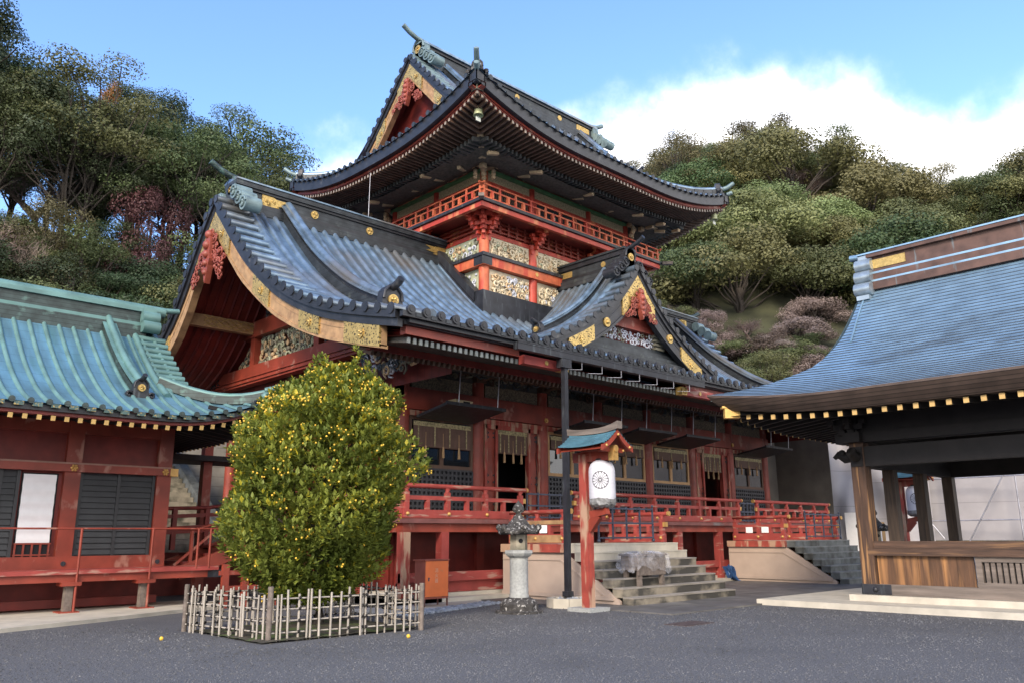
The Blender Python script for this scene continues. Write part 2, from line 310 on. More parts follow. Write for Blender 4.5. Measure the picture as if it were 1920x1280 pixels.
# ---------------------------------------------------------------- architectural helpers
def curls(mb, O, U, V, Nn, ub, vb, n, R, mis, test=None, seed=1, turns=1.4, fat=.24, blobs=.25, seg=11, cell=0):
    """carved relief: n spiral scrolls and knobs scattered over the rectangle ub x vb of the plane O,U,V, standing proud along Nn"""
    rg = random.Random(seed); O, U, V, Nn = Vector(O), Vector(U), Vector(V), Vector(Nn); k = 0; tries = 0
    spots = None
    if cell:
        nu, nv = max(1, round((ub[1]-ub[0])/cell)), max(1, round((vb[1]-vb[0])/(cell*.8)))
        spots = [(ub[0]+(ub[1]-ub[0])*(i+.5+.25*(j % 2)+rg.uniform(-.15, .15))/nu, vb[0]+(vb[1]-vb[0])*(j+.5+rg.uniform(-.15, .15))/nv) for j in range(nv) for i in range(nu)]; n = len(spots)
    while k < n and tries < n*20:
        tries += 1
        u = rg.uniform(*ub); v = rg.uniform(*vb)
        if spots:
            if not spots: break
            u, v = spots[(tries-1) % len(spots)]
            if tries > len(spots): break
        if test and not test(u, v): continue
        k += 1; r0 = R*rg.uniform(.6, 1.3); mb.mi = rg.choice(mis); dpt = rg.uniform(.15, .8)*R
        c = O + U*u + V*v
        if rg.random() < blobs:
            b = len(mb.v); mb.ball((0, 0, 0), r0*.45, 7, 5)
            sq = rg.uniform(.7, 1.5)
            for i in range(b, len(mb.v)):
                p = mb.v[i]; q = c + U*(p[0]*sq) + V*(p[2]) + Nn*(p[1]*.8 + dpt*.5); mb.v[i] = tuple(q)
            continue
        ph = rg.uniform(0, 2*pi); sg = rg.choice((-1, 1)); sq = rg.uniform(.75, 1.3); ps = []; rs = []
        for i in range(seg):
            t = i/(seg-1); rr = r0*(1-.78*t); a = ph + sg*t*turns*2*pi
            ps.append(c + U*(rr*cos(a)*sq) + V*(rr*sin(a)) + Nn*(dpt*(.4+.6*t))); rs.append(R*fat*(.55+.45*sin(pi*min(1, t*1.1+.05))))
        mb.tube(ps, rs, 5, caps=False, up=Nn)
def strip(mb, mp, ss, top, bot, a0, a1):
    n = len(ss); vs = []
    for x in ss: vs += [mp(a0, x, top(x)), mp(a0, x, bot(x)), mp(a1, x, bot(x)), mp(a1, x, top(x))]
    fs = []
    for i in range(n-1):
        for j in range(4): fs.append((4*i+j, 4*i+(j+1) % 4, 4*i+4+(j+1) % 4, 4*i+4+j))
    fs += [(0, 1, 2, 3), (4*n-1, 4*n-2, 4*n-3, 4*n-4)]
    mb.add(vs, fs)
def arcpts(P, s0, s1, step):
    """values of s spaced evenly along the curve P"""
    out = []; s = s0; d = 1 if s1 > s0 else -1; acc = step
    while (s-s1)*d < 0:
        if acc >= step: out.append(s); acc = 0
        e = .02*d; acc += sqrt(e*e + (P(s+e)-P(s))**2); s += e
    return out
def slope_of(P, s, e=.05): return (P(s+e)-P(s-e))/(2*e)
def oni(par, mp, a, s, z, h, facing='a', mats=None, name='ridge_end_ornament', rod=True, sgn=-1):
    """demon-tile ornament: arched plate with volutes, gilt crest and a horn rod. It faces along -a (gable ends) or +s / -s (descending ridges)"""
    body = mats[0]; mb = MB(); w = h*.47
    def q(x, y, zz):            # x across, y out of the face, zz up
        return mp(a - y, s + x, z + zz) if facing == 'a' else mp(a + x, s + y*facing, z + zz)
    prof = [(-w*1.25, 0), (-w*1.45, h*.12), (-w*1.2, h*.26), (-w*.86, h*.30), (-w*.80, h*.55), (-w*.72, h*.80), (-w*.4, h*.97), (0, h), (w*.4, h*.97), (w*.72, h*.80), (w*.80, h*.55), (w*.86, h*.30), (w*1.2, h*.26), (w*1.45, h*.12), (w*1.25, 0)]
    t = h*.32; n = len(prof); vs = [q(x, 0, y) for x, y in prof] + [q(x, -t, y) for x, y in prof]
    mb.add(vs, [list(range(n)), list(range(2*n-1, n-1, -1))] + [(i, (i+1) % n, n+(i+1) % n, n+i) for i in range(n)])
    rim = [q(x*.93, .012, y*.97) for x, y in prof[4:11]]; mb.tube(rim, h*.055, 6)
    for sg in (-1, 1):
        ps = []
        for i in range(13):
            tt = i/12; r = h*.2*(1-.75*tt); an = -pi/2 + tt*2*pi*1.3
            ps.append(q(sg*(w*1.22 - r*cos(an)), .02 - t*.2, h*.17 + r*sin(an)))
        mb.tube(ps, h*.062, 6)
        mb.tube([q(sg*w*1.15, 0, h*.17), q(sg*w*1.15, -t, h*.17)], h*.16, 10)
    if rod and facing != 'a':
        mb.tube([q(0, -t*1.2, h*.93), q(0, .05*h, h*.96), q(0, .28*h, h*1.04), q(0, .42*h, h*1.14)], [h*.13, h*.13, h*.125, h*.12], 10)
    elif rod:
        mb.tube([q(0, -t*.8, h*.98), q(0, .1*h, h*1.02), q(0, rod*.45*h, h*1.13), q(0, rod*h*.8, h*1.32)], [h*.10, h*.105, h*.105, h*.11], 9)
    o = mb.build(name, body, par)
    g = MB(); c = q(0, 0, h*.52); ou = Vector(q(0, .05, h*.52)) - Vector(c); g.tube([c, Vector(c)+ou], h*.185, 18, sm=False)
    for i in range(3):
        an = i*2*pi/3 + .5; ps = []
        for k in range(6):
            tt = k/5; r = h*.10*(1-.1*tt) ; aa = an + tt*1.7; ps.append(q(r*(.55+.6*tt)*cos(aa), .055, h*.52 + r*(.55+.6*tt)*sin(aa)))
        g.tube(ps, [h*.055, h*.05, h*.04, h*.03, h*.02, h*.01], 6)
    g.build('gold_crest', GOLD, o)
    return o
def volutes(mb, mp, a, s, z, n, r, sg, drop):
    """scroll courses stepping down beside a gable ornament"""
    for i in range(n):
        ss = s + sg*(i*r*1.5); zz = z - i*drop
        mb.tube([mp(a-.03, ss, zz), mp(a+.5, ss, zz)], r, 14)
        ps = []
        for k in range(12):
            t = k/11; rr = r*.86*(1-.72*t); an = t*2*pi*1.3; ps.append(mp(a-.05, ss + sg*rr*cos(an), zz + rr*sin(an)))
        mb.tube(ps, r*.15, 5)
def crossrow(mb, mp, P, ss, a0, a1, r, discs=True, m_roll=1, m_disc=3):
    for s in ss:
        z = P(s); mb.mi = m_roll
        mb.tube([mp(a0, s, z+.02), mp(a1, s, z+.02)], r, 8)
        if discs: mb.mi = m_disc; mb.tube([mp(a0-.025, s, z+.02), mp(a0, s, z+.02)], r*1.06, 10, sm=False)
def longroll(mb, mp, P, a, ss, r, m=1, dz=.0, full=False):
    mb.mi = m
    pts = [mp(a, s, P(s)+dz) for s in ss]
    mb.tube(pts, r, 8 if full else 5, a0=0, a1=2*pi if full else pi)
def dridge(mb, mp, P, a, s0, s1, w=.34, h=.42, n=18, m_side=4, m_cap=1):
    """descending ridge: stacked courses with a round cap"""
    ss = lin(s0, s1, n)
    mb.mi = m_side; strip(mb, mp, ss, lambda s: P(s)+h*.55, lambda s: P(s)-.05, a-w/2, a+w/2)
    mb.mi = 3; strip(mb, mp, ss, lambda s: P(s)+h*.80, lambda s: P(s)+h*.55, a-w*.36, a+w*.36)
    mb.mi = m_cap; strip(mb, mp, ss, lambda s: P(s)+h*.88, lambda s: P(s)+h*.80, a-w*.62, a+w*.62)
    mb.tube([mp(a, s, P(s)+h*.98) for s in ss], w*.30, 9)
def gable(par, mp, P, sf, sb, barge, mroll=1, *, tile_step=.42, r=.10, wid=.95, tf=.30, tb=.42, dr=None, plates=(), slopes=(1, -1), pend=None, roofmb=None, foot_f=None, foot_b=None, goldm=None, plate_name='gold_plate', only_front=False):
    """dress a gable end: verge tiles, fascia, barge boards with gilt plates and pendant"""
    def off(t): return lambda s: P(s) - t*sqrt(1+min(slope_of(P, s if abs(s) > .12 else .12*(1 if s >= 0 else -1))**2, 2.2))
    sl = list(slopes)
    for sg in sl:
        lim = sf if sg > 0 else sb
        ss = arcpts(P, .18*sg, lim*sg, tile_step)
        crossrow(roofmb, mp, P, ss, 0, wid, r, m_roll=mroll)
        longroll(roofmb, mp, P, wid+.06, lin(.1*sg, lim*sg, 22), r*1.1, full=True, dz=.05)
        ss2 = lin(.02*sg, lim*sg, 30)
        roofmb.mi = 4; strip(roofmb, mp, ss2, lambda s: P(s)+.015, lambda s: P(s)-.02, .0, wid)  # dark strip under the verge tiles paints in the shadow between them
        roofmb.mi = 3; strip(roofmb, mp, ss2, lambda s: P(s)-.03, off(tf*.5), .0, .12)
        strip(roofmb, mp, ss2, off(tf*.5), off(tf), .07, .2)
    for sg in sl:
        ft = (foot_f if sg > 0 else foot_b) or ((sf if sg > 0 else sb)-.3)
        b = MB(); ss2 = lin(0, ft*sg, 26)
        strip(b, mp, ss2, off(tf), off(tf+tb), .14, .30)
        strip(b, mp, ss2, off(tf+tb*.30), off(tf+tb*.36), .125, .15)
        strip(b, mp, ss2, off(tf+tb*.93), off(tf+tb+.05), .10, .33)
        bo = b.build('barge_board', barge, par)
        for (p0, p1, f0, f1) in plates:
            p1 = min(p1, ft+.02)
            if p0 >= ft: continue
            g = MB(); ps = lin(p0*sg, p1*sg, 9)
            strip(g, mp, ps, off(tf+tb*f0), off(tf+tb*f1), .085, .14)
            c = (p0+p1)/2*sg; zc = off(tf+tb*(f0+f1)/2)(c); rr = tb*.27
            ce = Vector(mp(.085, c, zc)); ou = Vector(mp(.055, c, zc)) - ce
            g.tube([ce, ce+ou], rr, 16, sm=False)
            for i in range(3):
                an = i*2*pi/3; g.ball(mp(.06, c+rr*.45*cos(an), zc+rr*.45*sin(an)), rr*.30, 7, 5)
            g.build(plate_name, goldm or GOLD, bo)
    if pend:
        (pm, z0, hh, ww, sd) = pend
        mb = MB(); q = lambda x, y, zz: Vector(mp(.06-y, x, zz))
        O = q(0, 0, z0); U = (q(1, 0, z0)-O); V = Vector((0, 0, 1)); Nn = (q(0, 1, z0)-O)
        body = []
        for i in range(9):
            t = i/8; body.append((ww*.20*(sin(pi*(.25+.75*t)))*(1-.15*cos(6*pi*t)), -hh*.15 - hh*.85*t))
        poly = [(x, y) for x, y in body] + [(-x, y) for x, y in reversed(body)]
        n = len(poly); vs = [O+U*x+V*y+Nn*.16 for x, y in poly] + [O+U*x+V*y-Nn*.02 for x, y in poly]
        mb.add(vs, [list(range(n)), list(range(2*n-1, n-1, -1))] + [(i, (i+1) % n, n+(i+1) % n, n+i) for i in range(n)])
        for k in range(4): mb.ball(O+V*(-hh*(.3+.17*k))+Nn*.15, ww*.13*(1-.1*k), 8, 6)
        ks = max(.6, -slope_of(P, .8))
        curls(mb, O+Nn*.02, U, V, Nn, (-ww, ww), (-hh*1.0, .05), 70, ww*.12, [0], test=lambda u, v: abs(v + abs(u)*ks*1.05 + hh*.22) < hh*.24 and abs(u) < ww, seed=sd)
        mb.ball(O+V*(-hh*.10)+Nn*.10, ww*.13, 10, 7)
        mb.build('gable_pendant', pm, par)
def hip_gable(mp, u0, u1, v0, v1, F, g0, g1, vr, zup, Lup, rolls=None, r=.075, ulim=None, disc=True, m0=0, thick=None, nu=40, nv=14, sides='flrb', close=None):
    """hip-and-gable roof surfaces in local (u along the ridge, v across). F(d): height above the eave at distance d in from it; g0,g1: gable set-back
    at the two ends; vr: ridge position. Corners sweep up by zup within Lup. Returns (MB, height function)"""
    mb = MB(); D = vr - v0
    def Z(u, v, dfix=None):
        df = min(v-v0, v1-v); de0 = u-u0; de1 = u1-u
        d = df
        if de0 < df and de0 < g0-1e-4: d = de0
        if de1 < d and de1 < g1-1e-4: d = de1
        if dfix is not None: d = dfix
        e = 0
        for (p, q) in ((u-u0, v-v0), (u1-u, v-v0), (u-u0, v1-v), (u1-u, v1-v)):
            far = max(p, q); near = min(p, q)
            if far < Lup: e += zup*(1-far/Lup)**2.2*max(0, 1-near/Lup)
        return F(d)+e
    def frontlike(sign):
        rows = []
        for i in range(nv+1):
            d = D*i/nv if sign > 0 else (v1-vr)*i/nv
            a = u0 + (d if d < g0 else g0); b = u1 - (d if d < g1 else g1)
            v = v0+d if sign > 0 else v1-d
            row = []
            for j in range(nu+1):
                t = j/nu; t = .5-.5*cos(pi*t); row.append(mp(a+(b-a)*t, v, Z(a+(b-a)*t, v, d)))
            rows.append(row)
        mb.mi = m0; mb.grid(rows)
    def endlike(which):
        g = g0 if which == 0 else g1; rows = []
        for i in range(9):
            d = g*i/8; a = v0+d; b = v1-d; u = u0+d if which == 0 else u1-d
            rows.append([mp(u, a+(b-a)*(.5-.5*cos(pi*j/30)), Z(u, a+(b-a)*(.5-.5*cos(pi*j/30)), d)) for j in range(31)])
        mb.mi = m0; mb.grid(rows)
    if 'f' in sides: frontlike(1)
    if 'b' in sides: frontlike(-1)
    if 'l' in sides: endlike(0)
    if 'r' in sides: endlike(1)
    if rolls:
        k = int((u1-u0)/rolls)
        for i in range(k+1):
            u = u0 + (u1-u0-k*rolls)/2 + i*rolls
            if ulim and not (ulim[0] <= u <= ulim[1]): continue
            for sg, on in ((1, 'f' in sides), (-1, 'b' in sides)):
                if not on: continue
                dm = D if sg > 0 else v1-vr
                if u-u0 < g0: dm = min(dm, u-u0)
                if u1-u < g1: dm = min(dm, u1-u)
                if dm < .3: continue
                vv = [(v0+dm*t if sg > 0 else v1-dm*t) for t in lin(0, 1, 13)]
                mb.mi = 1; mb.tube([mp(u, v, Z(u, v)) for v in vv], r, 5, a0=0, a1=pi, caps=False)
                if disc:
                    p = Vector(mp(u, vv[0], Z(u, vv[0])+.02)); q = Vector(mp(u, vv[0]-.05*sg, Z(u, vv[0])+.02)); mb.mi = 4; mb.tube([q, p], r*1.2, 9, sm=False)
        k = int((v1-v0)/rolls)
        for i in range(k+1):
            v = v0 + (v1-v0-k*rolls)/2 + i*rolls
            for wh, on in ((0, 'l' in sides), (1, 'r' in sides)):
                if not on: continue
                g = g0 if wh == 0 else g1; dm = min(g, v-v0, v1-v)
                if dm < .3: continue
                uu = [(u0+dm*t if wh == 0 else u1-dm*t) for t in lin(0, 1, 6)]
                mb.mi = 1; mb.tube([mp(u, v, Z(u, v, abs(u-(u0 if wh == 0 else u1)))) for u in uu], r, 5, a0=0, a1=pi, caps=False)
                if disc:
                    sg = 1 if wh == 0 else -1
                    p = Vector(mp(uu[0], v, Z(uu[0], v)+.02)); q = Vector(mp(uu[0]-.05*sg, v, Z(uu[0], v)+.02)); mb.mi = 4; mb.tube([q, p], r*1.2, 9, sm=False)
    return mb, Z
def eave_band(mb, mp, u0, u1, v0, v1, Z, ins, zt, zb, th, n=40, sides='flrb'):
    """a band following the swept eave all round, inset by ins, from zt to zb below the tile line, th thick"""
    def side(f):
        a = [f(t) for t in lin(0, 1, n)]
        vs = []
        for (p, q, dn, du) in a:
            z = Z(p, q)
            vs += [mp(p+du*ins, q+dn*ins, z-zt), mp(p+du*ins, q+dn*ins, z-zb), mp(p+du*(ins+th), q+dn*(ins+th), z-zb), mp(p+du*(ins+th), q+dn*(ins+th), z-zt)]
        fs = []
        for i in range(n-1):
            for j in range(4): fs.append((4*i+j, 4*i+(j+1) % 4, 4*i+4+(j+1) % 4, 4*i+4+j))
        fs += [(0, 1, 2, 3), (4*n-1, 4*n-2, 4*n-3, 4*n-4)]
        mb.add(vs, fs)
    def ease(t): return .5-.5*cos(pi*t)
    cu = lambda t: u0 + (u1-u0)*ease(t); cvv = lambda t: v0 + (v1-v0)*ease(t)
    # at the corners the inset point moves along the diagonal
    def du_(u):
        return max(-1., min(1., (1 if u-u0 < ins+th else 0) - (1 if u1-u < ins+th else 0)))
    def dv_(v):
        return (1 if v-v0 < ins+th else 0) - (1 if v1-v < ins+th else 0)
    if 'f' in sides: side(lambda t: (cu(t), v0, 1, du_(cu(t)) if t in (0., 1.) else 0))
    if 'b' in sides: side(lambda t: (cu(t), v1, -1, du_(cu(t)) if t in (0., 1.) else 0))
    if 'l' in sides: side(lambda t: (u0, cvv(t), dv_(cvv(t)) if t in (0., 1.) else 0, 1))
    if 'r' in sides: side(lambda t: (u1, cvv(t), dv_(cvv(t)) if t in (0., 1.) else 0, -1))
def bracket(mb, c, dirs, tiers=3, sc=1.):
    """stepped bracket cluster: bearing blocks and arms growing outwards from c"""
    x, y, z = c
    mb.box(x-.2*sc, x+.2*sc, y-.2*sc, y+.2*sc, z, z+.2*sc)
    for t in range(tiers):
        zz = z + .2*sc + t*.3*sc; ln = (.38 + .28*t)*sc
        for dx, dy in dirs:
            m = sqrt(dx*dx+dy*dy); ux, uy = dx/m, dy/m
            e = (x+ux*ln*m, y+uy*ln*m)
            mb.bar((x, y, zz+.08*sc), (e[0], e[1], zz+.08*sc), .13*sc, .16*sc)
            mb.bar((e[0], e[1], zz+.16*sc), (e[0], e[1], zz+.30*sc), .2*sc, .2*sc)
            if t:
                px, py = -uy, ux; l2 = .34*sc
                pp = (x+ux*(ln-.28*sc)*m, y+uy*(ln-.28*sc)*m)
                mb.bar((pp[0]-px*l2, pp[1]-py*l2, zz+.09*sc), (pp[0]+px*l2, pp[1]+py*l2, zz+.09*sc), .12*sc, .16*sc)
                for sg in (-1, 1): mb.bar((pp[0]+sg*px*l2, pp[1]+sg*py*l2, zz+.16*sc), (pp[0]+sg*px*l2, pp[1]+sg*py*l2, zz+.28*sc), .17*sc, .17*sc)
def railing(par, p0, p1, z, H, step, mats, caps=(1, 1), name='veranda_railing', gold=True, h1=.2, ext=.16, k_=1.):
    """shrine balustrade: ground beam with gilt knobs, posts, middle rail, round top rail"""
    p0 = Vector((p0[0], p0[1], 0)); p1 = Vector((p1[0], p1[1], 0)); d = (p1-p0).normalized(); Ln = (p1-p0).length
    nrm = Vector((d.y, -d.x, 0))
    P = lambda t, zz: p0 + d*t + Vector((0, 0, z+zz))
    mb = MB()
    mb.bar(P(0, h1/2), P(Ln, h1/2), .15*k_, h1)
    mb.bar(P(-.05*caps[0], H*.62), P(Ln+.05*caps[1], H*.62), .09*k_, .10*k_)
    mb.tube([P(-ext*caps[0], H), P(0, H-.005), P(Ln, H-.005), P(Ln+ext*caps[1], H)], .062*k_, 10)
    k = max(1, round(Ln/step)); KN = []
    for i in range(k+1):
        t = .09 + (Ln-.18)*i/k
        mb.bar(P(t, h1), P(t, H-.16*k_), .125*k_, .125*k_, up=d)
        mb.lathe(P(t, 0), [(.045*k_, H-.17*k_), (.075*k_, H-.15*k_), (.05*k_, H-.12*k_), (.085*k_, H-.07*k_), (.085*k_, H-.05*k_)], 10)
        if i < k and Ln/k > .7: mb.bar(P(t+(Ln-.18)/k/2, h1), P(t+(Ln-.18)/k/2, H*.56), .115, .10, up=d)
        if gold:
            for sg in (-1, 1): KN.append(P(t, h1*.5)+nrm*(.078*sg))
    o = mb.build(name, mats, par)
    if gold:
        for e, t in ((caps[0], -.02), (caps[1], Ln+.02)):
            if e:
                g = MB(); g.bar(P(t-.06, H*.62), P(t+.06, H*.62), .11, .13); g.build('gilt_cap', BRASS, o)
                tt = -ext if t < 0 else Ln+ext
                g = MB(); g.tube([P(tt-.03, H), P(tt+.03, H)], .07, 10); g.build('gilt_cap', BRASS, o)
        kb = MB(); kb.ball(KN[0], .052, 8, 6); k0 = kb.build('gilt_knob', BRASS, o)
        for q in KN[1:]:
            c = k0.copy(); COL.objects.link(c); c.parent = o; c.location = k0.location + (q-KN[0])
    return o
def rafters_line(mb, x0, x1, step, y0, z0, y1, z1, w=.075, h=.10, axis='x'):
    k = int((x1-x0)/step)
    for i in range(k+1):
        x = x0 + i*step
        if axis == 'x': mb.bar((x, y0, z0), (x, y1, z1), w, h)
        else: mb.bar((y0, x, z0), (y1, x, z1), w, h)
# ---------------------------------------------------------------- main shrine hall
HALL = thing('shrine_hall', 'tall vermilion shrine hall of two storeys with dark copper roofs and carved gables', 'shrine', (23.4, 18.6, 0))
HX0, HX1, HYR = 10.0, 36.8, 23.9
_pf = interp([(0, 12.1), (.6, 11.5), (1.44, 10.65), (2.5, 9.65), (3.7, 8.74), (4.65, 8.13), (5.85, 7.54), (7., 7.11), (8.1, 6.80), (9., 6.57), (10.1, 6.32)])
_pb = interp([(0, 12.1), (.55, 11.5), (1.35, 10.48), (1.97, 9.62), (2.71, 8.75), (4., 7.75), (6., 7.0), (10., 6.2)])
PM = lambda s: _pf(s) if s >= 0 else _pb(-s)
mL = lambda a, s, z: (HX0+a, HYR-s, z)
mR = lambda a, s, z: (HX1-a, HYR-s, z)
ROOFM = [COPPER, COPROLL, VERDCAP, BLACK, RIDGE]
SE = 10.1
rf = MB()
for s0, s1 in ((0, SE), (0, -9)):
    ss = lin(s0, s1, 26); rf.grid([[(x, HYR-s, PM(s)) for x in lin(HX0, HX1, 28)] for s in ss])
step = .42; k = int((HX1-HX0-5.4)/step)
ss = lin(0, SE, 22)
for i in range(k+1):
    x = HX0 + 2.7 + (HX1-HX0-5.4-k*step)/2 + i*step
    sl = [s for s in ss if not (19.3 < x < 27.5 and s < 2.3)]
    rf.mi = 1; rf.tube([(x, HYR-s, PM(s)) for s in sl], .10, 5, a0=0, a1=pi, caps=False)
for x in [HX0+1.45, HX0+1.9, HX1-1.45, HX1-1.9]:
    rf.mi = 1; rf.tube([(x, HYR-s, PM(s)) for s in ss], .10, 5, a0=0, a1=pi, caps=False)
ends = [HX0+.25+i*.42 for i in range(int((HX1-HX0)/.42))]
for x in ends:
    rf.mi = 3; rf.tube([(x, HYR-SE-.06, PM(SE)+.03), (x, HYR-SE+.02, PM(SE)+.03)], .108, 12, sm=False)
    rf.tube([(x, HYR-SE-.075, PM(SE)+.03), (x, HYR-SE-.05, PM(SE)+.03)], .06, 10, sm=False)
    rf.mi = 4; rf.box(x+.14, x+.30, HYR-SE-.035, HYR-SE, PM(SE)-.10, PM(SE)-.03)
rf.mi = 3; rf.box(HX0+.05, HX1-.05, HYR-SE-.02, HYR-SE+.10, PM(SE)-.13, PM(SE)-.005)
PLATES_TAN = [(0, 1.15, .0, 1.0), (2.9, 3.9, -.02, .98), (5.6, 6.6, -.02, .98), (7.75, 9.2, -.04, 1.06)]
GPAT = mat('pierced_gold_plate', (.55, .39, .14), .45, metal=.6, lo=.75, hi=1.15, scale=5, wear=(.05, .038, .025), wear_amt=.44, wear_scale=20, wear_soft=.03)
for mp in (mL, mR):
    gable(HALL, mp, PM, 9.9, 8.2, TAN, tile_step=.50, r=.125, wid=.95, tf=.36, tb=.44, roofmb=rf, plates=PLATES_TAN, foot_f=9.2, foot_b=8.0,
          pend=(REDCARV, 10.95, 1.75, 1.15, 5), goldm=GPAT)
    dridge(rf, mp, PM, 2.4, .3, 6.35, w=.42, h=.58)
MROOF = rf.build('main_roof', ROOFM, HALL)
for mp in (mL, mR):
    oni(HALL, mp, 2.4, 6.42, PM(6.4)+.0, .86, facing=1, mats=[BLACK], rod=.36)
    oni(HALL, mp, .55, 0, 11.95, .95, mats=[VERDD])
    for sg in (1, -1): vb = MB(); volutes(vb, mp, .42, sg*.50, 12.22, 3, .24, sg, .30); vb.build('ridge_scroll', VERDCAP, HALL)
# main ridge, one run each side of the tower
for x0, x1, xa, xb in ((HX0+.5, 19.2, HX0+.9, 19.2), (27.6, HX1-.5, 27.6, HX1-.9)):
    rd = MB(); y = HYR
    for (w_, z0, z1, m_) in ((.44, 11.70, 11.98, 0), (.36, 11.98, 12.10, 1), (.30, 12.10, 12.48, 0), (.36, 12.48, 12.56, 1), (.42, 12.56, 12.72, 0)):
        rd.mi = m_; rd.box(x0, x1, y-w_, y+w_, z0, z1)
    rd.mi = 2; rd.add([(x, y+dy, z) for x in (x0, x1) for dy, z in ((-.46, 12.72), (-.46, 12.77), (0, 12.90), (.46, 12.77), (.46, 12.72))], [(0, 1, 6, 5), (1, 2, 7, 6), (2, 3, 8, 7), (3, 4, 9, 8), (4, 0, 5, 9), (0, 1, 2, 3, 4), (9, 8, 7, 6, 5)])
    ro = rd.build('main_ridge', [RIDGE, BLACK, COPROLL], HALL)
    for t in (.30, .57):
        g = MB(); xx = xa + (xb-xa)*t + (.7 if x0 > 20 else 0); g.tube([(xx, y-.335, 12.29), (xx, y-.29, 12.29)], .14, 20, sm=False)
        for i in range(3): g.ball((xx+.07*cos(2.1*i+.5), y-.335, 12.29+.07*sin(2.1*i+.5)), .05, 6, 5)
        g.build('gold_crest', GOLD, ro)
    for e, d in ((x0+.95 if x0 < 20 else x0+.05, 1), (x1-.05 if x0 < 20 else x1-.95, -1)):
        g = MB(); rg = random.Random(int(e*10))
        poly = [(e, 12.11), (e+.62*d, 12.13), (e+.5*d, 12.19), (e+.95*d, 12.22), (e+.7*d, 12.31), (e+.98*d, 12.42), (e+.5*d, 12.42), (e+.4*d, 12.47), (e, 12.47)]
        g.prism(poly, 'y', y-.325, y-.302); curls(g, (0, y-.325, 0), (1, 0, 0), (0, 0, 1), (0, -1, 0), (min(e, e+.6*d), max(e, e+.6*d)), (12.15, 12.42), 10, .06, [0], seed=int(e*7))
        g.build('gold_plate', GOLD, ro)
# left and right gable interior: soffit boards, tie beam, carvings, purlin
def gable_inside(mp, sd):
    b = MB(); b.grid([[mp(a, s, PM(s)-.42) for a in (.3, 3.7)] for s in lin(-8.5, 9.8, 40)], sm=False)
    for sg, lim in ((1, 9.6), (-1, 8.3)):
        for a in lin(.55, 3.6, 11):
            b.tube([mp(a, s, PM(s)-.46) for s in lin(.1*sg, lim*sg, 14)], .05, 4, sm=False)
    b.build('gable_soffit', DKREDX, HALL)
    b = MB(); ss = lin(-6.4, 8.2, 30)
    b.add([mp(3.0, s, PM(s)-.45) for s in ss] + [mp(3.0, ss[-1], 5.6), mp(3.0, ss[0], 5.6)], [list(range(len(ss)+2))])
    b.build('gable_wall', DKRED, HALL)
    b = MB(); b.bar(mp(2.75, 6.2, 6.98), mp(2.75, -6.2, 6.98), .34, .62); b.bar(mp(2.55, 6.1, 6.78), mp(2.55, -6.1, 6.78), .05, .07); b.bar(mp(2.55, 6.1, 6.90), mp(2.55, -6.1, 6.90), .03, .03)
    bo = b.build('gable_tie_beam', RED, HALL)
    c = MB()
    for s in (-5.0, 4.9): curls(c, mp(2.57, s, 7.05), Vector(mp(0, 1, 0))-Vector(mp(0, 0, 0)), (0, 0, 1), Vector(mp(-1, 0, 0))-Vector(mp(0, 0, 0)), (-.6, .6), (-.16, .16), 16, .10, [0], seed=sd)
    c.build('black_scrollwork', BLACK, bo)
    b = MB(); b.bar(mp(2.75, 3.4, 8.55), mp(2.75, -3.1, 8.55), .3, .55); b.build('gable_upper_beam', RED, HALL)
    for s in (-2.1, 2.1):
        b = MB(); b.bar(mp(2.78, s, 7.25), mp(2.78, s, 8.35), .26, .30); b.build('gable_strut', RED, HALL)
    U = Vector(mp(0, 1, 0))-Vector(mp(0, 0, 0)); A = Vector(mp(-1, 0, 0))-Vector(mp(0, 0, 0))
    for q, (r0, r1, z0, z1, n, ms) in enumerate((((-4.6), -2.3, 7.3, 8.3, 60, GREYCARV), (-1.95, 1.95, 7.3, 8.3, 110, GREYCARV), (2.3, 5.4, 7.3, 8.3, 70, DKCARV), (-1.7, 1.8, 8.85, 10.1, 60, DKCARV))):
        c = MB(); curls(c, mp(2.95, 0, 0), U, (0, 0, 1), A, (r0, r1), (z0, z1), n, .21, [0, 0, 1, 0, 2], test=lambda u, v: v < PM(u)-.75, seed=sd+q, blobs=.2, cell=.30, turns=1.3, seg=13); curls(c, mp(2.9, 0, 0), U, (0, 0, 1), A, (r0, r1), (z0, z1), 0, .16, [0, 0, 1, 2], test=lambda u, v: v < PM(u)-.75, seed=sd+q+40, blobs=.35, cell=.26, turns=1., seg=9)
        c.build('carved_panel', [ms, OCHRE if q < 2 else DKCARVR, PALEGR if q < 2 else DKCARVB], HALL)
    c = MB(); curls(c, mp(2.6, 0, 0), U, (0, 0, 1), A, (2.6, 3.5), (7.75, 8.25), 26, .16, [0], seed=sd+9, blobs=.4); c.build('red_cloud_carving', REDCARV, HALL)
    b = MB(); b.bar(mp(.35, 3.6, 8.10), mp(3.0, 3.6, 8.10), .24, .36); b.build('gable_purlin', TAN, HALL)
    b = MB(); b.bar(mp(.35, -2.16, 8.58), mp(3.0, -2.16, 8.58), .26, .40); bo = b.build('gable_purlin', TAN, HALL)
    g = MB()
    for i in range(7):
        for j in (0, 1):
            a = 1.0+i*.28; z = 8.50+j*.17
            for sg in (1, -1):
                g.bar(mp(a-.14, -2.16+.127, z-.085*sg), mp(a+.14, -2.16+.127, z+.085*sg), .02, .03)
    g.build('gilt_trellis', GOLD, bo)
    g = MB()
    for i in range(6): g.bar(mp(1.02+i*.28, -2.16+.122, 8.58), mp(1.22+i*.28, -2.16+.122, 8.58), .01, .17)
    g.build('green_inlay', GREEN, bo)
gable_inside(mL, 31); gable_inside(mR, 77)
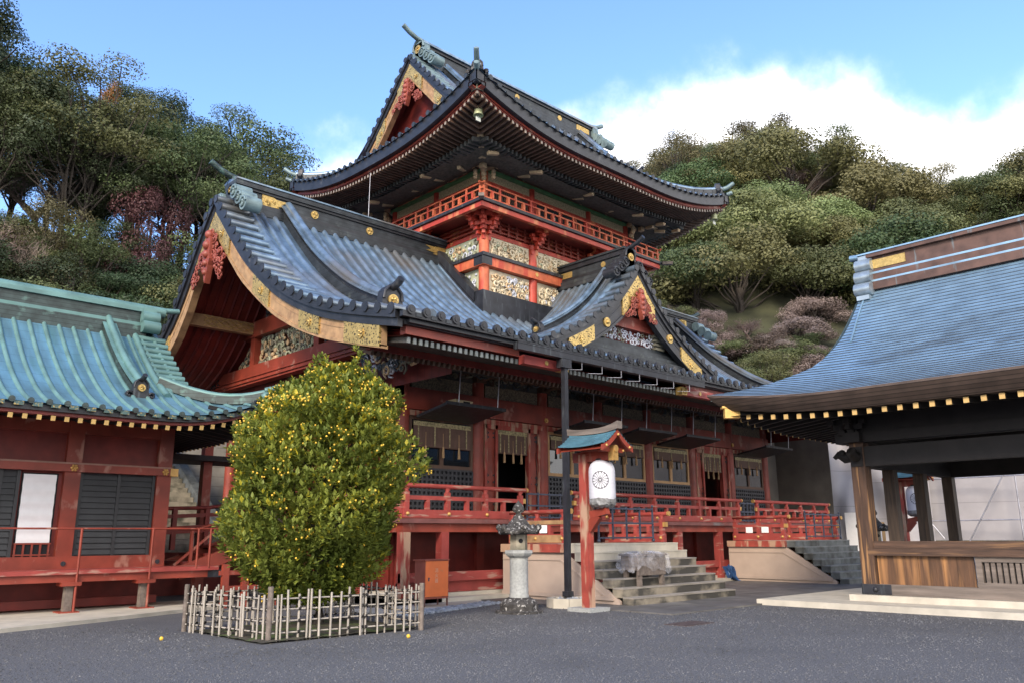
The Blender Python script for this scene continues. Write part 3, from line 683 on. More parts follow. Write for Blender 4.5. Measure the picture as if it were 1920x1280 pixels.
# eaves of the main roof
b = MB(); b.box(HX0+.25, HX1-.25, 13.98, 14.40, 6.075, 6.19); b.box(HX0+.30, HX1-.30, 13.88, 14.30, 6.10, 6.185); b.build('eave_fascia', BLACK, HALL)
b = MB()
for x0, x1 in ((HX0+.35, 13.8), (20.9, HX1-.35)): b.box(x0, x1, 14.08, 14.28, 5.89, 6.07)
b.build('red_eave_board', RED, HALL)
for x0, x1, ge in ((13.8, 15.35, 1), (20.62, 22.1, 0)):
    b = MB(); b.box(x0, x1, 13.90, 14.10, 5.70, 5.92); bo = b.build('canopy_beam', REDW, HALL)
    g = MB(); xe = x1 if ge else x0; g.box(xe-.22, xe+.03, 13.885, 14.115, 5.69, 5.925); curls(g, (xe-.1, 13.88, 5.8), (1, 0, 0), (0, 0, 1), (0, -1, 0), (-.2, .1), (-.09, .09), 8, .05, [0], seed=3); g.build('gilt_cap', GOLD, bo)
    g = MB(); g.tube([((x0+x1)/2, 13.88, 5.81), ((x0+x1)/2, 13.9, 5.81)], .06, 10); g.build('gilt_stud', GOLD, bo)
b = MB(); b.mi = 0; rafters_line(b, HX0+.5, HX1-.5, .165, 14.18, 5.79, 16.4, 6.18, .075, .12)
b.mi = 1; rafters_line(b, HX0+.5, HX1-.5, .165, 15.55, 5.74, 18.7, 6.95, .075, .12)
b.mi = 2; b.add([(x, y, z) for x in (HX0+.3, HX1-.3) for y, z in ((14.12, 5.86), (16.4, 6.22), (15.5, 5.82), (18.75, 7.0))], [(0, 1, 5, 4), (2, 3, 7, 6)]); b.box(HX0+.4, HX1-.4, 15.5, 15.66, 5.80, 5.98)
b.mi = 3
for i in range(int((HX1-HX0-1)/.165)+1):
    x = HX0+.5+i*.165; b.box(x-.04, x+.04, 14.155, 14.185, 5.725, 5.85)
b.build('eave_soffit', [DKCARV, DKCARVR, DKREDX, mat('grey_rafter_end', (.17, .19, .19), .6, lo=.6, hi=1.3)], HALL)
# body walls
CX = [13.6, 16.4, 19.2, 22.0, 24.8, 27.6, 30.4, 33.2]; FY = 18.6; FZ = 2.05
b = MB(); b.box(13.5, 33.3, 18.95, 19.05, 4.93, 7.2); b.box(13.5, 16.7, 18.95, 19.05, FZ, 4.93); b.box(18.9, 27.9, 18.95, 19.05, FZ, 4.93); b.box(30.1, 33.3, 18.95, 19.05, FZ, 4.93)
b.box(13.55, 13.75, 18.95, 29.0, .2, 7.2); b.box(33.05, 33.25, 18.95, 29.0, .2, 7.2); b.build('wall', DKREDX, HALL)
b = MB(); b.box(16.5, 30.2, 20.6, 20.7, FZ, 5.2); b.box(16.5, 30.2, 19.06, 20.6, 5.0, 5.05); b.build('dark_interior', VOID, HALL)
for x in CX:
    b = MB(); b.lathe((x, FY, 0), [(.22, FZ), (.22, 6.15)], 14); b.build('column', RED, HALL)
for y in (21.2, 23.9, 26.6, 29.0):
    b = MB(); b.lathe((13.6, y, 0), [(.22, FZ), (.22, 6.15)], 12); b.build('column', RED, HALL)
b = MB(); b.box(13.3, 33.5, 18.36, 18.60, 5.10, 5.40); b.box(13.36, 33.44, 18.40, 18.60, 5.40, 5.72); b.box(13.36, 13.6, 18.4, 29.2, 5.10, 5.72); b.build('lintel_beam', RED, HALL)
b = MB(); b.box(13.42, 33.4, 18.42, 18.58, 4.93, 5.08); b.build('head_rail', REDF, HALL)
for i in range(7):
    b = MB(); b.box(CX[i]+.26, CX[i+1]-.26, 18.50, 18.6, 5.74, 6.12); b.build('patterned_frieze', PATTERN, HALL)
b = MB(); b.box(13.5, 13.6, 18.9, 28.8, 5.74, 6.12); b.build('patterned_frieze', PATTERN, HALL)
for x in CX:
    b = MB(); bracket(b, (x, FY-.05, 6.15), [(0, -1)], 3, 1.0); b.bar((x-.75, FY-.25, 6.42), (x+.75, FY-.25, 6.42), .14, .18); b.bar((x-.95, FY-.6, 6.72), (x+.95, FY-.6, 6.72), .14, .18)
    b.bar((x, FY, 6.3), (x, FY-1.25, 6.45), .2, .26); b.ball((x, FY-1.3, 6.5), .2, 8, 6); b.tube([(x, FY-1.3, 6.45), (x, FY-1.5, 6.38), (x, FY-1.65, 6.5)], [.12, .1, .04], 6)
    b.build('bracket_cluster', DKCARVR, HALL)
for y in (18.6, 20.2, 21.8, 23.9):
    b = MB(); bracket(b, (13.55, y, 6.15), [(-1, 0)], 3, .9); b.build('bracket_cluster', GREYCARV, HALL)
for i in range(7):
    b = MB(); b.mi = 0; b.box(CX[i]+.2, CX[i+1]-.2, 18.55, 18.62, 6.14, 7.1)
    curls(b, (0, 18.52, 0), (1, 0, 0), (0, 0, 1), (0, -1, 0), (CX[i]+.4, CX[i+1]-.4), (6.2, 6.6), 40, .14, [0, 0, 1, 2, 3], seed=100+i)
    curls(b, (0, 17.75, 0), (1, 0, 0), (0, 0, 1), (0, -1, 0), (CX[i]+.35, CX[i+1]-.35), (6.25, 6.75), 36, .17, [1, 0, 2, 3, 1], seed=120+i, blobs=.12)
    b.bar((CX[i], 17.6, 6.2), (CX[i+1], 17.6, 6.2), .1, .06)
    b.build('carved_transom', [DKCARV, DKCARVB, DKCARVR, GREYCARV], HALL)
b = MB(); curls(b, (13.3, 0, 0), (0, 1, 0), (0, 0, 1), (-1, 0, 0), (18.3, 26), (5.75, 6.75), 170, .18, [0, 1, 2, 3], seed=55)
curls(b, (12.6, 0, 0), (0, 1, 0), (0, 0, 1), (-1, 0, 0), (16.6, 19), (5.9, 6.6), 60, .16, [0, 1, 2, 3], seed=56); b.bar((12.6, 16.8, 6.1), (12.6, 21, 6.1), .12, .10)
b.build('carved_transom', [GREYCARV, OCHRE, DKCARVB, PALEBL], HALL)
b = MB(); b.ball((13.30, 18.32, 6.38), .30, 9, 7); b.tube([(13.3, 18.3, 6.35), (12.95, 17.95, 6.25), (12.8, 17.8, 6.45)], [.2, .13, .05], 7); curls(b, (13.2, 18.2, 6.35), (.7, -.7, 0), (0, 0, 1), (-.7, -.7, 0), (-.35, .35), (-.25, .4), 22, .1, [0], seed=8); b.build('beast_head_bracket', GREYCARV, HALL)
# bays: windows, lattice dados, doors
def lattice(x0, x1, y, z0, z1, par):
    b = MB(); b.mi = 0; b.box(x0, x1, y+.04, y+.07, z0, z1); b.mi = 1; n = max(2, round((x1-x0)/.155)); m = max(2, round((z1-z0)/.155))
    for i in range(n+1): xx = x0+(x1-x0)*i/n; b.box(xx-.032, xx+.032, y-.02, y+.039, z0, z1)
    for j in range(m+1): zz = z0+(z1-z0)*j/m; b.box(x0, x1, y-.017, y+.036, zz-.032, zz+.032)
    return b.build('lattice_panel', [LATTBACK, LATTICE], par)
def window(x0, x1, y, z0, z1, par, fm, mull=True):
    b = MB(); t = .09
    b.box(x0, x1, y-.05, y+.05, z0, z0+t*1.1); b.box(x0, x1, y-.05, y+.05, z1-t, z1); b.box(x0, x0+t, y-.048, y+.048, z0+t*1.1, z1-t); b.box(x1-t, x1, y-.048, y+.048, z0+t*1.1, z1-t)
    if mull: xm = (x0+x1)/2; b.box(xm-t*.7, xm+t*.7, y-.046, y+.046, z0+t*1.1, z1-t)
    f = b.build('window', fm, par)
    g = MB(); g.box(x0+t, x1-t, y+.0, y+.012, z0+t, z1-t); g.build('window_pane', GLASS, f)
    return f
def door(xc, par):
    for sg in (-1, 1):
        b = MB(); xa, xb = sorted((xc+sg*.68, xc+sg*1.14)); b.box(xa, xb, 18.52, 18.60, FZ+.1, 4.93)
        for zz in (2.5, 3.3, 4.2): b.box(xa+.05, xb-.05, 18.50, 18.519, zz, zz+.5)
        d = b.build('door_leaf', RED, par)
        for xx in (xa+.08, xb-.08):
            f = MB(); f.box(xx-.008, xx+.008, 18.492, 18.5, 2.3, 4.72)
            for zz in (2.35, 2.55, 3.2, 3.4, 4.55, 4.68): f.box(xx-.07, xx+.07, 18.485, 18.499, zz-.025, zz+.025); f.box(xx-.02, xx+.02, 18.48, 18.4849, zz-.06, zz+.06)
            f.build('iron_fitting', BLACK, d)
    b = MB(); b.box(xc-.76, xc-.66, 18.44, 18.60, FZ, 4.93); b.box(xc+.66, xc+.76, 18.44, 18.60, FZ, 4.93); b.box(xc-1.16, xc+1.16, 18.44, 18.60, 4.80, 4.93); b.box(xc-1.2, xc-1.10, 18.44, 18.6, FZ, 4.93); b.box(xc+1.10, xc+1.2, 18.44, 18.6, FZ, 4.93); b.build('door_frame', REDF, par)
for i in range(7):
    x0, x1 = CX[i]+.22, CX[i+1]-.22
    if i in (1, 5): door((x0+x1)/2, HALL)
    else:
        lattice(x0+.02, x1-.02, 18.52, FZ+.08, 3.47, HALL)
        window(x0, x1, 18.56, 3.5, 4.93, HALL, PINE if i in (2, 3, 4) else BROWNFR)
        b = MB(); b.box(CX[i]+.22+.12, CX[i+1]-.34, 17.0, 18.35, 0, .05)
        for k in range(len(b.v)):
            p = b.v[k]; b.v[k] = (p[0], p[1], p[2] + 4.86 + (18.35-p[1])/1.35*.22)
        for xx in (CX[i]+.36, CX[i+1]-.36): b.bar((xx, 17.0, 5.13), (xx, 18.35, 4.91), .05, .04)
        b.bar((CX[i]+.3, 17.0, 5.125), (CX[i+1]-.3, 17.0, 5.125), .05, .09)
        ao = b.build('raised_shutter', BLACKW, HALL)
        r = MB()
        for xx in (CX[i]+.75, CX[i+1]-.6): r.tube([(xx, 17.02, 5.1), (xx+.02, 16.95, 6.2)], .016, 6)
        r.build('hanging_rod', STEEL, ao)
b = MB(); b.box(13.3, 33.5, 18.34, 18.46, FZ, FZ+.12); b.build('floor_sill', RED, HALL)
for x in CX[1:7]:
    g = MB(); g.tube([(x, 18.33, 5.25), (x, 18.36, 5.25)], .085, 6, sm=False); g.ball((x, 18.33, 5.25), .035, 6, 5)
    g.build('gilt_stud', BRASS, HALL)
# blinds with tassels hang in the bays as things of their own
BL = {0: 'dark bamboo blind with gold brocade edge in the window beside the citrus tree', 1: 'bamboo blind with gold brocade edge above the black open doorway behind the stone lantern',
      2: 'rolled bamboo blind in the window just behind the paper lantern', 3: 'rolled bamboo blind in the middle window of pale timber', 4: 'rolled bamboo blind in the pale window beside the far open doorway', 5: 'bamboo blind above the far open doorway', 6: 'bamboo blind in the last window beside the brown mesh sheet'}
for i in range(7):
    xa, xb = (CX[i]+.34, CX[i+1]-.34) if i not in (1, 5) else (CX[i]+.77, CX[i+1]-.77)
    y = 18.49; low = i in (0, 1, 5)
    t = thing('bamboo_blind', BL[i], 'blind', ((xa+xb)/2, y, 4.2), 'bamboo blinds along the hall front')
    zt, zb = 4.80, (4.10 if low else 4.38)
    b = MB(); b.box(xa, xb, y-.012, y+.004, zb, zt-.13); b.tube([(xa, y, zb), (xb, y, zb)], .03, 8); b.build('reed_mat', BLIND, t)
    b = MB(); b.box(xa, xb, y-.02, y+.006, zt-.13, zt)
    for f in ((.08, .36, .62, .92) if low else (.1, .5, .9)): xx = xa+(xb-xa)*f; b.box(xx-.02, xx+.02, y-.024, y-.013, zb, zt-.13)
    b.build('brocade_border', BROCADE, t)
    for f in (.2, .5, .78):
        xx = xa+(xb-xa)*f; b = MB(); b.tube([(xx, y-.03, zt-.3), (xx, y-.035, zb-.02)], .01, 5); b.lathe((xx, y-.035, 0), [(.012, zb+.03), (.035, zb), (.03, zb-.04), (.035, zb-.10), (.044, zb-.30)], 8); b.build('tassel', TASSEL, t)
t = thing('loudspeaker', 'small beige loudspeaker sitting on the raised shutter nearest the citrus tree', 'loudspeaker', (14.75, 17.5, 5.1))
b = MB(); b.prism([(14.45, 5.07), (15.02, 5.07), (15.12, 5.30), (14.48, 5.32)], 'y', 17.3, 17.62); b.build('horn_case', mat('beige_plastic', (.50, .40, .24), .5), t)
b = MB(); b.box(14.76, 15.0, 17.285, 17.299, 5.11, 5.28); b.build('horn_mouth', VOID, t)
# veranda
VY, VX0, VX1 = 16.8, 12.4, 35.2
b = MB(); b.box(VX0-.1, VX1+.1, VY-.1, 18.4, 1.94, FZ); b.box(VX0-.1, 13.5, 18.4, 27, 1.94, FZ)
b.build('veranda_floor', mat('veranda_edge', (.20, .075, .07), .7, lo=.6, hi=1.2, scale=3, stretch=(.6, 1, 1), wear=(.16, .13, .13), wear_amt=.45), HALL)
b = MB(); b.box(VX0, VX1, VY, VY+.18, 1.72, 1.935); b.box(VX0, VX0+.18, VY+.18, 27, 1.72, 1.935); b.build('veranda_beam', RED, HALL)
b = MB(); b.box(VX0, VX1, VY+.04, VY+.14, .50, .73); b.box(VX0, VX1, VY+.16, VY+.24, .22, .50); b.build('lower_rail', REDW, HALL)
for x in (VX0+.12, 13.75, 20.5, 24.1, 26.6, 31.6, 33.4, 35.0):
    b = MB(); b.box(x-.12, x+.12, VY-.02, VY+.22, .12, 1.72); b.build('veranda_post', REDF if x < 13 else REDW, HALL)
for y in (19.0, 21.4, 24.0):
    b = MB(); b.box(VX0+.0, VX0+.24, y-.12, y+.12, .1, 1.72); b.build('veranda_post', REDW, HALL)
b = MB(); b.box(13.4, 33.4, 18.55, 18.65, .15, 1.9)
b.build('underfloor_wall', DKRED, HALL)
for x in CX:
    b = MB(); b.box(x-.14, x+.14, 18.40, 18.54, .15, 1.9); b.build('underfloor_post', DKREDX, HALL)
b = MB(); b.box(12.0, 36, 16.45, 19, -.1, .12); b.box(13.0, 35, 16.95, 19, .12, .21); b.box(12.0, 13.4, 16.45, 27, -.1, .12); b.build('stone_footing', PALESTONE, HALL)
railing(HALL, (VX0, VY), (16.55, VY), FZ+.02, .80, 1.45, REDW, caps=(1, 1))
railing(HALL, (18.75, VY), (28.0, VY), FZ+.02, .80, 1.3, REDW, caps=(1, 1))
railing(HALL, (29.2, VY), (VX1, VY), FZ+.02, .80, 1.3, REDW, caps=(1, 1))
railing(HALL, (VX0, VY), (VX0, 26.8), FZ+.02, .80, 1.5, REDW, caps=(0, 0))
# ---------------------------------------------------------------- dormer gable on the front slope
DY, DX = 17.5, 23.4
_pd = interp([(0, 11.35), (.5, 10.75), (1.2, 9.98), (2.0, 9.30), (3.0, 8.66), (4.0, 8.15), (4.7, 7.86), (5.1, 7.74)])
PD = lambda s: _pd(abs(s))
mD = lambda a, s, z: (DX+s, DY+a, z)
rf = MB()
def dlim(s): return 3.95
for sg in (1, -1):
    ss = lin(0, 4.9*sg, 20)
    rf.grid([[mD(a, s, PD(s)) for a in lin(0, 3.92, 8)] for s in ss])
    for a in (1.3, 1.62, 1.94, 2.26, 2.58, 2.9, 3.22, 3.54):
        longroll(rf, mD, PD, a, ss, .075)
gable(HALL, mD, PD, 4.8, 4.8, BLACK, tile_step=.46, r=.115, wid=.72, tf=.26, tb=.44, roofmb=rf, plates=[(0, .95, .0, 1.0), (2.55, 3.85, .0, 1.04)], foot_f=4.75, foot_b=4.75,
      pend=(REDCARV, 10.35, 1.15, .85, 15), goldm=GPAT)
for sg in (1, -1):
    g = MB(); s = 1.85*sg; z = PD(s)-.60; g.tube([(DX+s, DY+.085, z), (DX+s, DY+.14, z)], .17, 18, sm=False); g.ball((DX+s, DY+.08, z), .08, 8, 5); g.build('gold_disc', GOLD, HALL)
for sg in (1, -1): dridge(rf, mD, PD, 1.45, .25*sg, 3.95*sg, w=.30, h=.40)
rf.build('dormer_roof', ROOFM, HALL)
for sg in (1, -1): oni(HALL, mD, 1.45, 4.0*sg, PD(4)-.0, .55, facing=sg, mats=[BLACK], rod=.3)
oni(HALL, mD, .40, 0, 11.28, .80, mats=[BLACK])
for sg in (1, -1): vb = MB(); volutes(vb, mD, .32, sg*.40, 11.42, 3, .19, sg, .25); vb.build('ridge_scroll', BLACKW, HALL)
rd = MB(); y0, y1 = DY+.4, 21.36
for (w_, z0, z1, m_) in ((.34, 11.05, 11.36, 0), (.28, 11.36, 11.46, 1), (.24, 11.46, 11.80, 0), (.30, 11.80, 11.98, 1), (.36, 11.98, 12.06, 0)):
    rd.mi = m_; rd.box(DX-w_, DX+w_, y0, y1, z0, z1)
ro = rd.build('dormer_ridge', [RIDGE, BLACK], HALL)
g = MB(); g.tube([(DX-.27, 19.0, 11.63), (DX-.24, 19.0, 11.63)], .11, 16, sm=False); g.build('gold_crest', GOLD, ro)
g = MB(); g.box(DX-.262, DX-.242, 20.6, 21.2, 11.5, 11.74); g.build('gold_plate', GOLD, ro)
# dormer gable face
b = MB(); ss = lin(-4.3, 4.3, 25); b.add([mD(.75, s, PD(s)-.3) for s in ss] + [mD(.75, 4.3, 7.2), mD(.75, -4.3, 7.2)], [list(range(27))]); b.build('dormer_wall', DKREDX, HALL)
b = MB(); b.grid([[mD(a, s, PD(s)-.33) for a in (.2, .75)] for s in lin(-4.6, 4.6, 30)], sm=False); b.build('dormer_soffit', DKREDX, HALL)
b = MB(); b.box(DX-1.55, DX+1.55, DY+.48, DY+.74, 8.95, 9.40); b.build('dormer_beam', RED, HALL)
b = MB(); curls(b, (DX, DY+.66, 0), (1, 0, 0), (0, 0, 1), (0, -1, 0), (-2.1, 2.1), (8.45, 8.92), 0, .13, [0, 0, 1], seed=61, blobs=.12, cell=.23, turns=1.2); b.build('carved_panel', [PALEBL, GREYCARV], HALL)
b = MB(); curls(b, (DX, DY+.70, 0), (1, 0, 0), (0, 0, 1), (0, -1, 0), (-.9, .9), (9.42, 9.9), 36, .12, [0, 1], test=lambda u, v: v < PD(u)-.6, seed=62); b.build('carved_panel', [GREYCARV, OCHRE], HALL)
for sg in (1, -1):
    b = MB(); x = DX+1.75*sg
    for k in range(4): b.box(x-.28-.06*k, x+.28+.06*k, DY+.5-.03*k, DY+.74, 8.42+.14*k, 8.52+.14*k)
    b.build('dormer_bracket', GREYCARV, HALL)
b = MB()
for k, (z0, z1, o_) in enumerate(((7.70, 7.92, .0), (7.92, 8.1, .10), (8.1, 8.26, .2), (8.26, 8.42, .3))): b.box(DX-3.9+k*.25, DX+3.9-k*.25, DY+.28+o_, DY+1.0, z0, z1)
b.box(DX-4.4, DX+4.4, DY+.1, DY+.6, 7.45, 7.70); b.build('dormer_base_courses', RIDGE, HALL)
# ---------------------------------------------------------------- tower (upper storey)
TX = [19.2, 21.7, 25.1, 27.6]; TY = [21.4, 24.2, 27.0]; TF = 21.4
corn = [(x, TF) for x in TX] + [(19.2, y) for y in TY[1:]] + [(27.6, y) for y in TY[1:]]
b = MB(); b.box(19.25, 27.55, 21.45, 26.95, 9.2, 15.3); b.build('tower_wall', VERM, HALL)
for x, y in corn:
    b = MB(); b.lathe((x, y, 0), [(.20, 9.4), (.20, 12.62)], 14); b.build('tower_column', VERMC if (x, y) == (19.2, TF) else VERM, HALL)
    b = MB(); b.lathe((x, y, 0), [(.155, 13.35), (.155, 15.0)], 12); b.build('tower_column', VERMC if (x, y) == (19.2, TF) else VERM, HALL)
def sidebox(nm, m, o, z0, z1, parent=HALL, th=.1):
    b = MB(); b.box(19.2-o, 27.6+o, TF-o, TF-o+th, z0, z1); b.box(19.2-o, 19.2-o+th, TF-o+th, 27.0+o, z0, z1); b.box(27.6+o-th, 27.6+o, TF-o+th, 27.0+o, z0, z1); return b.build(nm, m, parent)
sidebox('tower_rail_beam', VERMC, .27, 11.22, 11.56, th=.3); sidebox('tower_black_strip', BLACKW, .33, 11.56, 11.68, th=.36)
g = MB()
g.box(18.85, 19.35, TF-.285, TF-.272, 11.24, 11.56); g.box(18.915, 18.928, TF-.27, TF+.25, 11.24, 11.56)
g.build('iron_corner_strap', BLACKW, HALL)
for x in TX[1:3]:
    g = MB(); g.tube([(x, TF-.29, 11.4), (x, TF-.27, 11.4)], .08, 12); g.build('round_stud', BRASS, HALL)
sidebox('tower_upper_plate', VERM, .06, 12.46, 12.62, th=.12)
# carved relief panels of the tower
RG = [[CREAM, OCHRE, PALEGR, CREAM], [CREAM, PALEBL, CREAM, OCHRE]]
q = 0
for lv, (z0, z1) in enumerate(((11.68, 12.46), (9.9, 11.20))):
    for i in range(3):
        b = MB(); xa, xb = TX[i]+.18, TX[i+1]-.18; b.mi = 0; b.box(xa, xb, TF-.03, TF+.02, z0, z1)
        curls(b, (0, TF-.03, 0), (1, 0, 0), (0, 0, 1), (0, -1, 0), (xa+.1, xb-.1), (z0+.1, z1-.1), 0, .15 if lv == 0 else .17, [0, 0, 0, 1, 3], seed=200+q, blobs=.12, fat=.30, cell=.27 if lv == 0 else .31, turns=1.25, seg=14)
        curls(b, (0, TF-.05, 0), (1, 0, 0), (0, 0, 1), (0, -1, 0), (xa+.12, xb-.12), (z0+.1, z1-.1), 0, .12, [0, 0, 1, 2], seed=260+q, blobs=.3, fat=.26, cell=.24, turns=1., seg=10); q += 1
        b.build('carved_panel', RG[lv], HALL)
    for i in range(2):
        b = MB(); ya, yb = TY[i]+.18, TY[i+1]-.18; b.mi = 0; b.box(19.17, 19.22, ya, yb, z0, z1)
        curls(b, (19.17, 0, 0), (0, 1, 0), (0, 0, 1), (-1, 0, 0), (ya+.1, yb-.1), (z0+.1, z1-.1), 0, .15, [0, 1, 2, 3], seed=220+q, cell=.29, turns=1.25, seg=14); q += 1
        b.build('carved_panel', [PALEGR, OCHRE, PALEBL, GREYCARV], HALL)
# flashing where the tower meets the lower roof
def flash(xr, ends):
    for (xa, xb) in xr:
        b = MB()
        for d, h0, h1, m_ in ((.5, .0, .16, 0), (.40, .16, .46, 1), (.46, .46, .53, 0)): b.mi = m_; b.box(xa-(d-.5 if ends == 0 else 0), xb, TF-d, TF-.05, PM(2.5)+h0-.35, PM(2.5)+h1)
        b.build('tower_base_flashing', [BLACKW, RIDGE], HALL)
flash([(18.7, 22.4)], 0); flash([(24.4, 28.1)], 1)
for sx in (0, 1):
    b = MB()
    for d, h0, h1, m_ in ((.5, .0, .16, 0), (.40, .16, .48, 1), (.46, .48, .55, 0)):
        b.mi = m_; xs = 19.2-d if sx == 0 else 27.6+.05; ss = lin(.15, 2.5, 10); vs = []
        for s in ss: vs += [(xs, HYR-s, PM(s)+h0-.3), (xs, HYR-s, PM(s)+h1), (xs+d-.05, HYR-s, PM(s)+h1), (xs+d-.05, HYR-s, PM(s)+h0-.3)]
        b.add(vs, [(4*i+j, 4*i+(j+1) % 4, 4*i+4+(j+1) % 4, 4*i+4+j) for i in range(9) for j in range(4)])
    b.build('tower_base_flashing', [BLACKW, RIDGE], HALL)
# tower balcony
BO = 1.15; BZ = 13.22
for x, y in corn:
    if y > TF+.1 and x > 20: continue
    b = MB(); dirs = [(0, -1)] if y == TF else [(-1, 0)]
    if (x, y) == (19.2, TF): dirs = [(0, -1), (-1, 0), (-.75, -.75)]
    if (x, y) == (27.6, TF): dirs = [(0, -1), (1, 0), (.75, -.75)]
    bracket(b, (x, y, 12.24), dirs, 3, .93); b.build('bracket_cluster', VERM, HALL)
b = MB()
for k in range(3): b.bar((19.4, TF-.06, 12.72+.17*k), (27.4, TF-.06, 12.72+.17*k), .06, .05); b.bar((19.14, TF+.2, 12.72+.17*k), (19.14, 26.8, 12.72+.17*k), .06, .05)
for i in range(19):
    x = 19.5+i*.44; b.box(x-.05, x+.05, TF-.10, TF, 12.66, 13.2)
b.build('bracket_wall_bars', RED, HALL)
b = MB(); b.box(19.2-BO+.1, 27.6+BO-.1, TF-BO+.1, TF, 13.17, 13.22); b.box(19.2-BO+.1, 19.2, TF, 27+BO-.1, 13.17, 13.22); b.box(27.6, 27.6+BO-.1, TF, 27+BO-.1, 13.17, 13.22); b.build('balcony_soffit', DKREDX, HALL)
sidebox('balcony_beam', VERM, BO-.08, 13.02, 13.20, th=.16); 
b = MB(); o = BO; b.box(19.2-o, 27.6+o, TF-o, TF, 13.22, 13.33); b.box(19.2-o, 19.2, TF, 27+o, 13.22, 13.33); b.box(27.6, 27.6+o, TF, 27+o, 13.22, 13.33); b.build('balcony_floor', BLACKW, HALL)
for e in (19.2-BO, 27.6+BO): b = MB(); b.bar((e, TF-BO, 13.27), (e+(.32 if e > 23 else -.2), TF-BO-(.32 if e > 23 else .2), 13.27), .2, .12); b.build('balcony_corner_nose', GREYWOOD, HALL)
e = BO-.1
railing(HALL, (19.2-e, TF-e), (27.6+e, TF-e), 13.34, .56, .80, VERMC, caps=(1, 1), name='balcony_railing', gold=False, h1=.07, ext=.15, k_=.55)
railing(HALL, (19.2-e, TF-e), (19.2-e, 27+e), 13.34, .56, .80, VERMC, caps=(1, 1), name='balcony_railing', gold=False, h1=.07, ext=.15, k_=.55)
railing(HALL, (27.6+e, TF-e), (27.6+e, 27+e), 13.34, .56, .80, VERMC, caps=(1, 1), name='balcony_railing', gold=False, h1=.07, ext=.15, k_=.55)
# upper wall: lattice windows, frieze, green plate
sidebox('upper_tie_beam', VERM, .09, 14.50, 14.64); sidebox('upper_frieze', mat('olive_gold_frieze', (.50, .40, .23), .6, lo=.55, hi=1.3, scale=16, detail=3), .05, 14.64, 14.98); sidebox('green_wall_plate', GREEN, .19, 14.98, 15.10, th=.3)
sidebox('lower_tie_beam', VERM, .07, 13.36, 13.52)
for i in range(3):
    xa, xb = TX[i]+.2, TX[i+1]-.2; b = MB(); b.mi = 0; b.box(xa, xb, TF-.02, TF+.01, 13.52, 14.5); b.mi = 1
    if i == 1:
        for f in (.0, .2, .5, .8, 1.0): xx = xa+(xb-xa)*f; b.box(xx-.06, xx+.06, TF-.06, TF-.021, 13.52, 14.5)
        b.mi = 2
        for f in (.35, .65): curls(b, (xa+(xb-xa)*f, TF-.03, 13.95), (1, 0, 0), (0, 0, 1), (0, -1, 0), (-.12, .12), (-.3, .3), 12, .09, [2], seed=i+int(f*10))
    else:
        for k in range(int((xb-xa)/.11)): xx = xa+.05+k*.11; b.box(xx-.022, xx+.022, TF-.05, TF-.021, 13.52, 14.5)
    b.build('tower_window', [VOID, DKCARVR if i != 1 else VERM, CREAM], HALL)
for i in range(2):
    ya, yb = TY[i]+.2, TY[i+1]-.2; b = MB(); b.mi = 0; b.box(19.18, 19.22, ya, yb, 13.52, 14.5); b.mi = 1
    for k in range(int((yb-ya)/.11)): yy = ya+.05+k*.11; b.box(19.14, 19.18, yy-.022, yy+.022, 13.52, 14.5)
    b.build('tower_window', [VOID, DKCARVR], HALL)
for (x, y) in ((19.2, TF), (27.6, TF), (19.2, 27.0)):
    sx = -1 if x < 23 else 1; sy = -1 if y < 24 else 1; b = MB()
    b.tube([(x+sx*.62, y-sy*.05-.0, 15.02), (x+sx*.5, y+sy*.1, 15.12), (x, y+sy*.26, 15.04), (x-sx*.1, y+sy*.5, 15.12), (x-sx*.12, y+sy*.65, 15.02)], .10, 7)
    for k in range(3): b.ball((x+sx*(.3-.05*k), y+sy*(.3-.05*k), 14.88-.14*k), .13-.015*k, 7, 5); b.ball((x+sx*.5, y+sy*.06, 14.85-.12*k), .09, 7, 5); b.ball((x-sx*.02, y+sy*.5, 14.85-.12*k), .09, 7, 5)
    b.build('carved_corner_nose', OCHRE, HALL)
b = MB()
for i in range(3):
    curls(b, (0, TF-.28, 0), (1, 0, 0), (0, 0, 1), (0, -1, 0), (TX[i]+.5, TX[i+1]-.4), (15.12, 15.34), 34, .11, [0, 1], seed=300+i, blobs=.1)
for i in range(2): curls(b, (18.92, 0, 0), (0, 1, 0), (0, 0, 1), (-1, 0, 0), (TY[i]+.5, TY[i+1]-.4), (15.12, 15.34), 30, .11, [0, 1], seed=310+i, blobs=.1)
b.build('carved_crest', [OCHRE, GREYCARV], HALL)
